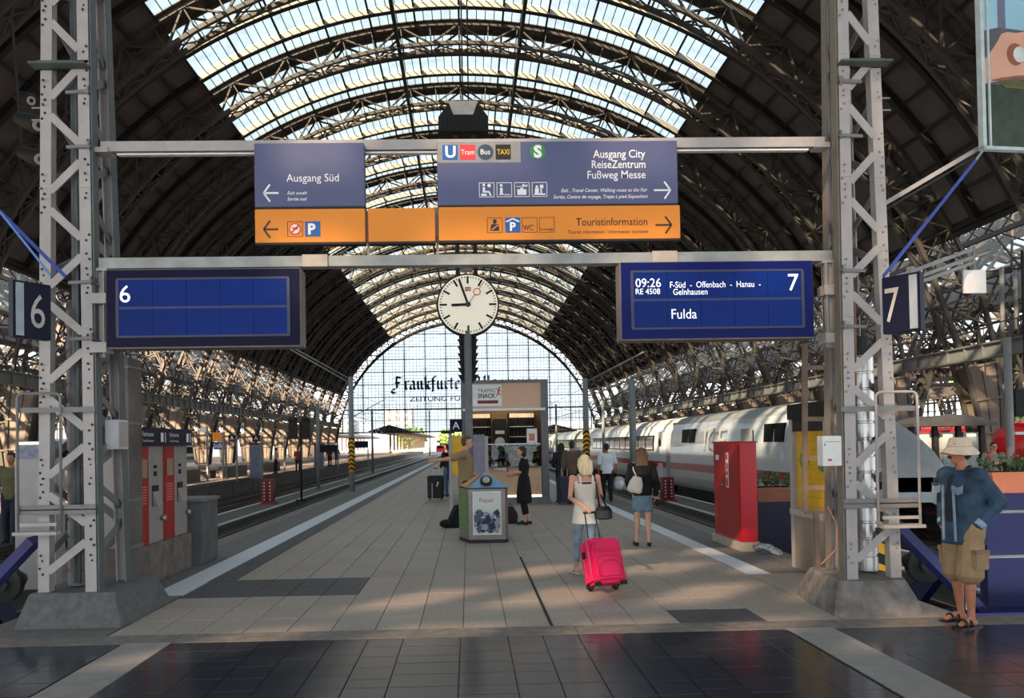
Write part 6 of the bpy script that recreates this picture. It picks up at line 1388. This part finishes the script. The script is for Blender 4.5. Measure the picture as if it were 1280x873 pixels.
def w_legs(m, length=1.0, inf=.016, name='trousers', flare=0.0, belt=None):
    def fn(g):
        J = g['J']; bk = g['bk']; q = MB(); sec = g['tors'](1, inf)[:2]; pe = J['pel']; q.loft([(pe.x, pe.y, pe.z-.13, .14*bk+inf, .10*bk+inf)]+sec+[(sec[1][0], sec[1][1], sec[1][2]+.07, sec[1][3]*.97, sec[1][4]*.97)], 20)
        for S in 'LR':
            hp_, kn, an = J['hp'+S], J['kn'+S], J['an'+S]
            if length <= .5: e = hp_.lerp(kn, length*2); q.chain([hp_, hp_.lerp(e, .5), e], [.090*bk+inf, .084*bk+inf, (.082*bk+inf)*(1+flare)], 12)
            else:
                e = kn.lerp(an, (length-.5)*2); q.chain([hp_, hp_.lerp(kn, .45), kn], [.090*bk+inf, .080*bk+inf, .058+inf], 12); q.chain([kn, kn.lerp(e, .35), e], [.058+inf, .058+inf, .044+inf+flare], 12)
        return q.build(name, m, g['t'], remesh=g['vox']*1.1, smooth=2)
    return fn
def w_skirt(m, z1, rx, ry, name='skirt', top=.06, dx=0):
    def fn(g):
        pe = g['J']['pel']; q = MB(); n = 26; rg = []
        for i in range(7):
            u = i/6; z = pe.z+top+(z1-pe.z-top)*u; w = .145+(rx-.145)*min(1, u*1.4)**.7; d = .115+(ry-.115)*min(1, u*1.4)**.7
            rg.append([(pe.x+w*math.cos(2*PI*k/n)*(1+.03*math.sin(6*PI*k*2/n)*u), pe.y+d*math.sin(2*PI*k/n)*(1+.03*math.sin(5*2*PI*k/n)*u), z) for k in range(n)])
        q.smooth = True; q.rings(rg); q.build(name, m, g['t'])
    return fn
def w_shoes(m, flat=False, name='shoe'):
    def fn(g):
        J = g['J']
        for S, sd_ in (('L', -1), ('R', 1)):
            an = J['an'+S]; toe = J['to'+S] or V3(sd_*.02, .15, -.055); q = MB(); k = .006
            q.cap(an+V3(0, -.035, -.052), an+toe*.55+V3(0, 0, -.004), .036+k, .040, 10); q.cap(an+toe*.4, an+toe*1.05, .040, .030, 10)
            if not flat: q.cap(an+V3(0, -.03, -.05), an+V3(0, -.01, -.005), .040, .042, 10)
            q.build(name, m, g['t'], remesh=.008, smooth=2)
    return fn
def w_sandals(m):
    def fn(g):
        J = g['J']
        for S, sd_ in (('L', -1), ('R', 1)):
            an = J['an'+S]; toe = J['to'+S] or V3(sd_*.02, .15, -.055); u = Vector((toe.x, toe.y, 0)).normalized(); w = V3(u.y, -u.x, 0); q = MB(); c0 = an+V3(0, 0, -.086)
            q.prism([(-.045, -.09), (.045, -.09), (.055, .08), (.05, .20), (0, .225), (-.05, .20), (-.055, .08)], c0-V3(0, 0, .004), w, u, (0, 0, .014)); s_ = q.build('sandal', m, g['t'])
            q = MB()
            for yy in (.05, .115): q.tube([c0+w*.054*math.cos(a)+u*yy+V3(0, 0, .012+.062*math.sin(a)) for a in [PI*k/8 for k in range(9)]], .011, 6)
            q.build('strap', m, s_)
    return fn
def h_short(m, front=.035, ext=0.0, name='hair'):
    def fn(g):
        q = MB(); hp = g['hp']; q.ell(hp(0, -.022, .034), (.080, .096, .092), 18, 14, g['RH']); q.ell(hp(0, -.05, -.02-ext/2), (.068, .062, .075+ext/2), 16, 10, g['RH'])
        o = q.build(name, m, g['t'], remesh=.008, smooth=1)
        bm = bmesh.new(); bm.from_mesh(o.data); Ri = g['RH'].inverted(); c = g['J']['head']
        for v in bm.verts:     # clear the face
            l = Ri @ (v.co-c)
            if l.y > front and l.z < .055: l.y = front; v.co = c+g['RH'] @ l
        bm.to_mesh(o.data); bm.free()
    return fn
def h_long(m, length=.30, w=.085, wav=0.0):
    def fn(g):
        hp = g['hp']; q = MB(); q.ell(hp(0, -.018, .036), (.083, .098, .094), 18, 14, g['RH'])
        n = 16; rg = []
        for i in range(9):
            u = i/8; z = .04-(length+.04)*u; ww = w*(1+.15*math.sin(u*PI)) if u < .8 else w*(1.0-.8*(u-.8)); rg.append([hp(ww*math.cos(2*PI*k/n)*(1+wav*math.sin(9*u+k)), -.060-.02*u+.052*math.sin(2*PI*k/n), z) for k in range(n)])
        q.smooth = True; q.rings(rg)
        for e in (-1, 1): q.chain([hp(e*.07, .01, .05), hp(e*.082, .0, -.03), hp(e*.078, -.03, -.10)], [.028, .026, .02], 8)
        q.build('hair', m, g['t'], remesh=.009, smooth=1)
    return fn

M_DENIM = mat('denim_jacket', (40, 64, 86), .8, var=.55, scale=6, bump=.5); M_JEAN = mat('jeans', (78, 104, 132), .8, var=.3, scale=7); M_JEANL = mat('denim_skirt', (104, 130, 150), .8, var=.3, scale=8)
M_BLK = mat('black_cloth', (9, 9, 12), .85, var=.2); M_NAVYC = mat('dark_navy_cloth', (20, 24, 44), .85); M_KHAKI = mat('khaki_cloth', (150, 124, 92), .85, var=.15, scale=9, bump=.3)
M_OFFW = mat('offwhite_cloth', (216, 208, 196), .85, var=.06); M_BEIGE = mat('beige_shirt', (150, 124, 92), .85, var=.12); M_BRN = mat('brown_jacket', (92, 74, 64), .85)
M_WSH = mat('white_shirt', (212, 216, 224), .85, var=.05); M_BLOND = mat('blonde_hair', (214, 196, 158), .6, var=.25, scale=30, stretch=(1, 1, .15)); M_BRH = mat('brown_hair', (112, 78, 52), .6, var=.4, scale=30, stretch=(1, 1, .15)); M_DKH = mat('dark_hair', (30, 24, 22), .6, var=.3, scale=30); M_HAT = mat('hat_cream', (214, 192, 168), .85, var=.1, scale=12, bump=.2)
M_SHOE = mat('black_shoe', (16, 15, 16), .4)

# ---- man in bucket hat, facing left
gm = G(1207, 780)
def hat(g):
    hp = g['hp']; q = MB(); n = 28; rg = []
    for z, rx, ry, dz in ((-.004, .155, .168, -.030), (.002, .153, .166, -.028), (.028, .128, .138, -.008), (.048, .098, .112, 0), (.085, .093, .106, 0), (.125, .082, .092, 0), (.137, .060, .070, 0)):
        rg.append([hp(rx*math.cos(2*PI*k/n), -.006+ry*math.sin(2*PI*k/n), z+.012+dz*abs(math.cos(2*PI*k/n))) for k in range(n)])
    q.smooth = True; q.rings(rg); o = q.build('bucket_hat', M_HAT, g['t']); ht = o
    e = MB(); e.tube([hp(.100*math.cos(2*PI*k/20), -.006+.114*math.sin(2*PI*k/20), .060) for k in range(21)], .003, 5, caps=False); e.build('hat_seam', mat('hat_seam', (176, 152, 130), .8), ht)
    for a, z in ((.6, .10), (1.0, .085), (-.2, .105), (2.2, .09)): e = MB(); e.ell(hp(.094*math.cos(a), -.006+.105*math.sin(a), z), (.006, .006, .006), 8, 5); e.build('eyelet', M_SHOE, ht)
def moustache(g): q = MB(); hp = g['hp']; q.cap(hp(-.026, .096, -.040), hp(.026, .096, -.040), .008, .008, 8); q.ell(hp(0, .096, -.038), (.02, .012, .011), 8, 6); q.build('moustache', M_DKH, g['t'])
def jacket(g):
    jk = w_top(M_DENIM, .95, hem=.10, inf=.034, neck=False, name='denim_jacket', flare=.016)(g)
    J = g['J']; ch, pe = J['chest'], J['pel']
    q = MB(); q.loft([(pe.x, pe.y+.065, pe.z+.02, .075, .105), (ch.x, ch.y+.070, ch.z-.1, .075, .105), (ch.x, ch.y+.060, ch.z+.08, .05, .095), (ch.x, ch.y+.04, ch.z+.14, .03, .07)], 14); q.build('black_shirt', M_NAVYC, g['t'], remesh=.01, smooth=1)
    ML = mat('denim_light', (122, 146, 162), .85, var=.3, scale=10); nk = J['neck']
    for e in (-1, 1):
        q = MB(); q.prism([(0, 0), (.095, 0), (.095, -.085), (.047, -.105), (0, -.085)], (e*.13-.045, .163, 1.345), (1, 0, 0), (0, -.05, 1), (0, .012, 0)); q.build('chest_pocket', ML, jk)
        q = MB(); q.prism([(0, 0), (.10, 0), (.10, -.02), (.05, -.038), (0, -.02)], (e*.13-.047, .168, 1.350), (1, 0, 0), (0, -.05, 1), (0, .012, 0)); q.build('pocket_flap', M_DENIM, jk)
        q = MB(); q.tube([nk+V3(e*.03, -.06, .03), nk+V3(e*.075, -.01, .02), nk+V3(e*.06, .06, -.035), nk+V3(e*.085, .10, -.08)], [.018, .022, .02, .008], 8); q.build('collar', M_DENIM, jk)
        q = MB(); q.bar(V3(e*.070, .158, .80), V3(e*.060, .164, 1.33), .022, .012, up=(0, 1, 0)); q.build('button_placket', ML, jk)
    for sd_, S in ((-1, 'L'), (1, 'R')): el, wr = J['el'+S], J['wr'+S]; a = el.lerp(wr, .80); q = MB(); q.tube([a, el.lerp(wr, .99)], [.066, .064], 14, caps=True); q.build('cuff', ML, jk)
    q = MB(); q.loft([(pe.x, pe.y, pe.z-.19, .172*g['bk'], .136*g['bk']), (pe.x, pe.y, pe.z-.145, .174*g['bk'], .138*g['bk'])], 24); q.build('waistband', M_DENIM, jk)
def cargo(g):
    cs = w_legs(M_KHAKI, .48, .020, 'cargo_shorts', .12)(g); J = g['J']
    for S, e in (('L', -1), ('R', 1)):
        c0 = J['hp'+S].lerp(J['kn'+S], .66); q = MB(); q.box(c0.x+e*.085, c0.x+e*.135, c0.y-.085, c0.y+.075, c0.z-.10, c0.z+.07); q.build('cargo_pocket', M_KHAKI, cs, bevel=.01); q = MB(); q.box(c0.x+e*.085, c0.x+e*.141, c0.y-.09, c0.y+.08, c0.z+.04, c0.z+.085); q.build('pocket_flap', mat('khaki_dark', (128, 104, 78), .85), cs, bevel=.006)
person('man in cream bucket hat, denim jacket and khaki cargo shorts at the right edge', 1.66,
       dict(pel=(0, 0, .96), bulk=1.2, shL=(-.175, -.01, 1.41), shR=(.175, 0, 1.41), elR=(.25, -.04, 1.15), wrR=(.17, .05, .94), elL=(-.245, -.17, 1.17), wrL=(-.17, .02, .95), hpL=(-.10, 0, .93), hpR=(.10, 0, .93), knL=(-.11, .05, .50), knR=(.10, .0, .50), anL=(-.13, .06, .09), anR=(.10, -.05, .09), look=-.25, curl=.9),
       M_SKIN2, [cargo, jacket, w_sandals(M_SHOE), hat, moustache], (gm.x, gm.y, 0), math.radians(103), vox=.008, hair=h_short(M_DKH, .0, -.02))

# ---- blonde woman pulling the pink suitcase (seen from behind)
gw = G(735, 722); gs = G(757, 741)
MS = Matrix.Translation((gs.x+.02, gs.y, .045)) @ (Matrix.Rotation(math.radians(16), 4, 'Z') @ Matrix.Rotation(math.radians(-22), 4, 'X')) @ Matrix.Diagonal((1.05, 1, .93, 1))
hw = MS @ Vector((-.03, .10, 1.0)); hl = Matrix.Rotation(-math.radians(4), 3, 'Z') @ (hw-Vector((gw.x, gw.y+.12, 0)))/(1.54/1.75)
wl = tuple(hl+Vector((-.015, .06, .07)))
def bag_sh(g):
    J = g['J']; c0 = J['shR']+V3(.06, -.10, -.50)
    q = MB(); q.rings([[c0+V3(w*math.cos(2*PI*k/16), d*math.sin(2*PI*k/16), z) for k in range(16)] for z, w, d in ((-.10, .09, .05), (-.08, .13, .07), (.03, .125, .065), (.09, .08, .035))]); q.build('handbag', mat('black_leather', (20, 18, 18), .4), g['t']); q = MB(); q.tube([c0+V3(-.06, 0, .07), J['shR']+V3(-.03, -.085, -.15), J['shR']+V3(-.055, -.02, .065), J['shR']+V3(-.03, .08, -.05), c0+V3(.05, .03, .08)], .014, 8); q.build('bag_strap', M_SHOE, g['t'])
def cami(g):
    w_top(M_OFFW, 0, hem=.12, inf=.022, strap=True, name='white_top', flare=.045)(g); w_straps(M_OFFW)(g)
    J = g['J']; q = MB(); c0 = J['chest']+V3(0, 0, .045); q.loft([(c0.x, c0.y, c0.z-.018, .167, .124), (c0.x, c0.y, c0.z+.018, .167, .122)], 20); q.build('dark_band', M_SHOE, g['t'])
wm, JW = person('blonde woman in a white sleeveless top and jeans pulling a pink suitcase', 1.54,
       dict(fem=True, pel=(0, 0, .96), look=.1, elL=(-.24, -.08, 1.14), wrL=wl, hdL=(.15, -.5, -.8), elR=(.24, .02, 1.15), wrR=(.22, .10, .92), knL=(-.10, .10, .52), anL=(-.11, .18, .10), knR=(.06, -.02, .50), anR=(-.02, -.22, .12), toR=V3(.01, .13, -.075), curl=.8),
       M_SKIN, [w_legs(mat('pale_jeans', (128, 146, 166), .85, var=.35, scale=6), .86, .004, 'jeans'), cami, w_sandals(mat('white_sandal', (214, 206, 190), .5)), bag_sh], (gw.x, gw.y+.12, 0), math.radians(4), vox=.009, hair=h_long(M_BLOND, .17, .098, .03))
# ---- pink suitcase tilted behind her
sc_ = thing('suitcase', 'bright pink wheeled suitcase with black pull handle, tilted on its wheels', 'suitcase', (0, 0, 0))
M_PINK = mat('suitcase_pink', (228, 22, 92), .55, var=.07, scale=9, bump=.25); M_PINKD = mat('suitcase_pink_dark', (186, 14, 72), .6)
q = MB(); q.box(-.20, .20, -.13, .13, .05, .60); q.build('shell', M_PINK, sc_, bevel=.035)
q = MB(); q.box(-.165, .165, -.185, -.12, .09, .40); fp_ = q.build('front_pocket', M_PINK, sc_, bevel=.028); q = MB(); q.box(-.155, .155, -.175, -.12, .43, .55); q.build('upper_pocket', M_PINK, sc_, bevel=.022)
for (z0, r) in ((.36, .14), (.30, .115)): q = MB(); q.tube([(-r, -.19, .12), (-r, -.19, z0-.05), (-r+.05, -.19, z0), (r-.05, -.19, z0), (r, -.19, z0-.05), (r, -.19, .12)], .004, 6); q.build('piping', M_PINKD, fp_)
for yy_ in (-.12, .03): q = MB(); q.tube([(-.203, yy_, .09), (-.203, yy_, .56), (-.16, yy_, .603), (.16, yy_, .603), (.203, yy_, .56), (.203, yy_, .09)], .004, 6); q.build('zip', mat('zip_silver', (190, 120, 140), .4), sc_)
q = MB(); q.tube([(-.06, 0, .60), (-.05, 0, .63), (.05, 0, .63), (.06, 0, .60)], .012, 8); q.build('top_grip', M_SHOE, sc_); q = MB(); q.box(-.215, -.20, -.03, .03, .38, .46); q.build('side_grip', M_SHOE, sc_)
for xx in (-.15, .15):
    q = MB(); q.disc((xx, .10, .035), .035, (1, 0, 0), .035, 16); q.build('wheel', M_SHOE, sc_); q = MB(); q.box(xx-.035, xx+.035, .06, .13, .03, .08); q.build('wheel_housing', M_SHOE, sc_)
    q = MB(); q.box(xx-.03, xx+.03, -.15, -.10, .01, .06); q.build('foot', M_SHOE, sc_)
for xx in (-.075, .075): q = MB(); q.tube([(xx, .10, .58), (xx*.8, .10, 1.0)], .008, 8); q.build('pull_rod', M_SHOE, sc_)
q = MB(); q.tube([(-.075, .10, 1.0), (.075, .10, 1.0)], .016, 8); q.build('pull_handle', M_SHOE, sc_)
gs = G(757, 741); sc_.location = (gs.x+.02, gs.y+.0, .0); sc_.scale = (1.05, 1, .93); sc_.rotation_euler = (math.radians(-22), 0, math.radians(16)); sc_.location.z = .045
# ---- woman with long brown hair and denim skirt
gk = G(804, 683)
def tote(g):
    J = g['J']; c0 = J['shL']+V3(.05, -.20, -.30); q = MB(); R = Matrix.Rotation(.25, 3, 'Y'); q.rings([[c0+R @ V3(w*math.cos(2*PI*k/14), d*math.sin(2*PI*k/14), z) for k in range(14)] for z, w, d in ((-.16, .10, .05), (-.12, .135, .07), (.02, .12, .065), (.13, .07, .04))]); q.build('white_bag', M_OFFW, g['t'], bevel=0)
    q = MB(); q.tube([c0+V3(.02, .02, .12), J['shL']+V3(.02, -.10, -.05), J['shL']+V3(.04, 0, .075), J['shL']+V3(.02, .08, -.06)], .010, 6); q.build('bag_strap', M_OFFW, g['t'])
    q = MB(); c1 = J['wrR']+V3(.02, .0, -.13); q.ell(c1, (.04, .06, .07), 10, 8); q.build('small_black_pouch', M_SHOE, g['t'])
person('long-haired woman in black cardigan and denim skirt with a white shoulder bag', 1.60,
       dict(fem=True, bulk=1.08, elL=(-.25, .02, 1.16), wrL=(-.20, .16, 1.02), elR=(.25, -.02, 1.14), wrR=(.25, .06, .90), knL=(-.09, .04, .50), anL=(-.11, .04, .09), knR=(.09, -.02, .50), anR=(.09, -.08, .10), toR=V3(.03, .14, -.06)),
       M_SKIN3, [w_top(M_BLK, .95, hem=.0, inf=.022, name='black_cardigan'), w_skirt(M_JEANL, .62, .185, .145, 'denim_skirt'), w_shoes(M_SHOE, True, 'flat_shoe'), tote], (gk.x, gk.y, 0), math.radians(-4), vox=.010, hair=h_long(M_BRH, .46, .100, .06))
# ---- man in white shirt with silver bag
gq = G(760, 628); sb_ = None
def silverbag(g):
    J = g['J']; w0 = J['wrR']+V3(.02, .02, -.08); q = MB(); q.loft([(w0.x+.02, w0.y, w0.z-.50, .15, .09), (w0.x+.02, w0.y, w0.z-.42, .19, .12), (w0.x+.02, w0.y, w0.z-.18, .17, .10), (w0.x+.02, w0.y, w0.z-.10, .08, .05)], 14); o = q.build('silver_bag', mat('silver_bag', (176, 178, 182), .35, metal=.4, var=.3, scale=14, bump=.8), g['t'])
    q = MB(); q.tube([(w0.x-.03, w0.y, w0.z-.12), w0, (w0.x+.06, w0.y, w0.z-.12)], .008, 6); q.build('bag_handle', M_SHOE, g['t'])
person('man in a white short-sleeved shirt and black trousers carrying a silver bag', 1.67, dict(bulk=1.1, elR=(.27, -.02, 1.15), wrR=(.33, .06, .93), knL=(-.1, .08, .5), anL=(-.1, .1, .09), anR=(.1, -.1, .1)), M_SKIN2,
       [w_legs(M_BLK, 1, .018), w_top(M_WSH, .42, hem=.02, inf=.02, name='white_shirt', loose=.012), w_shoes(M_SHOE), silverbag], (gq.x-.02, gq.y, 0), math.radians(-3), vox=.012, hair=h_short(M_DKH, .03))
# ---- man in brown jacket, dark wheeled bag beside him
gq = G(716, 630); person('man in a brown jacket and dark trousers walking away beyond the blonde woman', 1.75, dict(elL=(-.25, -.02, 1.15), wrL=(-.26, 0, .90)), M_SKIN2, [w_legs(M_BLK, 1, .018), w_top(M_BRN, .95, hem=.05, inf=.028, name='brown_jacket'), w_shoes(M_SHOE)], (gq.x, gq.y, 0), 0, vox=.013, hair=h_short(M_DKH, .03))
def trolley(label, p, w, h, d, m, rz=0, tag=False):
    t = thing('wheeled_suitcase', label, 'suitcase', (0, 0, 0)); q = MB(); q.box(-w/2, w/2, -d/2, d/2, .06, h); q.build('shell', m, t, bevel=.03); q = MB(); q.box(-w*.38, w*.38, -d/2-.04, -d/2+.01, .14, h*.62); q.build('front_pocket', m, t, bevel=.018)
    for xx in (-w*.36, w*.36): q = MB(); q.disc((xx, 0, .04), .04, (1, 0, 0), .03, 14); q.build('wheel', M_SHOE, t); q = MB(); q.bar((xx*.5, d*.3, h), (xx*.5, d*.3, h+.22), .014); q.build('pull_rod', M_STEEL, t)
    q = MB(); q.bar((-w*.18, d*.3, h+.22), (w*.18, d*.3, h+.22), .025); q.build('pull_handle', M_SHOE, t)
    if tag: q = MB(); q.box(-w*.22, -w*.16, -d/2-.05, -d/2-.04, .06, h*.7); q.build('pale_stripe', M_GREYST, t); q = MB(); q.prism([(0, 0), (.04, .02), (.09, .15), (.05, .16)], (w*.05, -d/2-.05, h*.55), (1, 0, 0), (0, 0, 1), (0, .005, 0)); q.build('luggage_label', M_WHITE, t)
    place(t, p, rz); return t
p = G(707, 631); trolley('dark blue upright suitcase beside the man in the brown jacket', (p.x, p.y, 0), .45, .78, .28, mat('case_navy', (24, 30, 56), .6), .1)
p = G(545, 625.5); trolley('big black upright suitcase with white label left of the timetable stand', (p.x, p.y, 0), .50, .76, .30, mat('case_black', (18, 18, 20), .6), -.05, True)
gq = G(695, 629); gq.x += .18; person('woman in dark patterned jacket and black trousers at the kiosk corner', 1.70, dict(fem=True, look=-.4, elL=(-.24, .04, 1.14), wrL=(-.16, .2, 1.05)), M_SKIN, [w_legs(M_BLK, 1, .014), w_top(mat('dark_pattern', (52, 48, 56), .85, var=.6, scale=40), .9, hem=.12, inf=.026, name='patterned_jacket', flare=.02), w_shoes(M_SHOE)], (gq.x, gq.y, 0), math.radians(10), vox=.013, hair=h_long(M_DKH, .2, .08))
# ---- woman in black dress using phone, facing left
gd = G(656, 656)
def leggings(g): w_legs(M_BLK, .80, .006, 'leggings')(g)
def phone(g): w_ = g['J']['wrL']; q = MB(); q.box(w_.x-.02, w_.x+.05, w_.y+.07, w_.y+.085, w_.z+.0, w_.z+.12); q.build('phone', M_SHOE, g['t'])
person('dark-haired woman in a black dress and leggings looking at her phone by the kiosk', 1.66, dict(fem=True, head=(0, .05, 1.615), elL=(-.22, .06, 1.16), wrL=(-.10, .28, 1.17), elR=(.22, .06, 1.14), wrR=(.08, .30, 1.08), hdL=(.3, .8, .4), hdR=(-.3, .8, .3), anR=(.1, -.08, .09)), M_SKIN,
       [leggings, w_skirt(M_BLK, .48, .20, .17, 'dress_skirt', top=.12), w_top(M_BLK, .36, hem=0, inf=.014, name='dress_bodice'), w_shoes(M_SHOE, True), phone], (gd.x, gd.y, 0), math.radians(80), vox=.010, hair=h_short(M_DKH, .02, .05))
# ---- man leaning behind the bin, arm stretched to the left
gl = P(580, 600, 15.4)
person('balding man in a beige T-shirt and dark trousers stretching his arm behind the bin', 1.86, dict(head=(0, .045, 1.640), look=-.25, bulk=1.05, shR=(.18, -.05, 1.43), elR=(.24, -.31, 1.36), wrR=(.22, -.56, 1.33), hdR=(0, -1, -.1), elL=(-.25, .02, 1.16), wrL=(-.18, .20, 1.05)), M_SKIN,
       [w_legs(M_NAVYC, 1, .018), w_top(M_BEIGE, .40, hem=.02, inf=.02, name='beige_shirt', loose=.015), w_shoes(M_SHOE)], (gl.x+.03, 15.3, 0), math.radians(-78), vox=.010, hair=h_short(mat('thin_hair', (84, 62, 48), .7), -.01, -.02))
bp2 = G(561, 661); t = thing('backpack', 'black soft backpack slumped on the floor left of the recycling bin', 'bag', (bp2.x, bp2.y, 0)); q = MB(); q.loft([(bp2.x+.10, bp2.y+.2, .0, .16, .16), (bp2.x+.11, bp2.y+.2, .10, .17, .17), (bp2.x+.16, bp2.y+.22, .30, .13, .13), (bp2.x+.19, bp2.y+.24, .46, .08, .08)], 16); q.ell((bp2.x-.05, bp2.y+.1, .09), (.15, .12, .09), 12, 8); q.build('bag_body', M_BLK, t, remesh=.015, smooth=2); q = MB(); q.tube([(bp2.x+.05, bp2.y+.06, .12), (bp2.x+.08, bp2.y+.07, .28), (bp2.x+.16, bp2.y+.12, .42)], .014, 6); q.build('strap', M_SHOE, t)
bp3 = G(640, 655); t = thing('holdall', 'dark holdall bag standing behind the right side of the recycling bin', 'bag', (bp3.x, bp3.y, 0)); q = MB(); q.loft([(bp3.x, bp3.y+.1, 0, .13, .10), (bp3.x, bp3.y+.1, .2, .14, .11), (bp3.x-.03, bp3.y+.1, .36, .07, .06)], 14); q.build('bag_body', mat('dark_maroon', (44, 26, 30), .7), t, remesh=.015, smooth=1); q = MB(); q.tube([(bp3.x-.08, bp3.y+.1, .33), (bp3.x-.03, bp3.y+.1, .45), (bp3.x+.02, bp3.y+.1, .33)], .012, 6); q.build('handle', M_SHOE, t)
# ---- person in jeans behind the timetable stand
gj = G(561, 621); person('person in dark jacket and blue jeans half hidden by the timetable stand', 1.72, dict(elL=(-.25, .02, 1.15), wrL=(-.2, .15, 1.0)), M_SKIN, [w_legs(M_JEAN, 1, .018), w_top(mat('wine_dark', (50, 26, 30), .8), .95, hem=.06, inf=.026, name='dark_jacket'), w_shoes(M_SHOE)], (gj.x, gj.y, 0), math.radians(40), vox=.013, hair=h_short(M_DKH, .03))
# ---- man in khaki polo on the far right platform
Yk = 19.5; pk = P(1243, 600, Yk); person('man with glasses in a khaki polo shirt and jeans standing beyond the planter', 1.72, dict(bulk=1.12, elL=(-.24, .02, 1.16), wrL=(-.02, .20, 1.22), hdL=(.9, .3, .1), elR=(.30, .0, 1.15), wrR=(.26, .05, .92)), M_SKIN, [w_legs(M_JEAN, 1, .018), w_top(mat('khaki_polo', (142, 138, 118), .85), .42, hem=.02, inf=.02, name='polo_shirt', loose=.01), w_shoes(M_SHOE),
    lambda g: [MB().tube([g['hp'](e*.03+.02*math.cos(2*PI*k/12), .096, .004+.016*math.sin(2*PI*k/12)) for k in range(13)], .003, 5, caps=False).build('spectacle_rim', M_SHOE, g['t']) for e in (-1, 1)]], (pk.x, Yk, P(1243, 552, Yk).z-1.74), math.radians(165), vox=.012, hair=h_short(M_DKH, .03))
# ---- far people on the left platform
for i, (px, py, Y, lab, cm_, hz_) in enumerate(((14, 570, 15, 'dark-haired person in an olive vest seen at the far left edge', (88, 86, 60), 185), (345, 575, 52, 'person in pale clothes on the left platform near the parapets', (170, 160, 150), 90), (412, 572, 68, 'person in dark clothes on the left platform near its far end', (40, 40, 46), 0), (427-6, 572, 72, 'second dark-clothed person beside the left mast far away', (60, 44, 44), 180), (372, 577, 56, 'person in reddish clothes standing past the signal post', (130, 60, 56), 200))):
    pz = P(px, 559, Y); person(lab, 1.70, dict(anL=(-.1, .08, .09), knL=(-.1, .08, .5)), M_SKIN2, [w_legs(M_NAVYC, 1, .018), w_top(mat('far_cloth_%d' % i, cm_, .85), .45, hem=.03, inf=.022), w_shoes(M_SHOE)], (pz.x, Y, 0), math.radians(hz_), vox=.02, hair=h_short(M_DKH, .03))
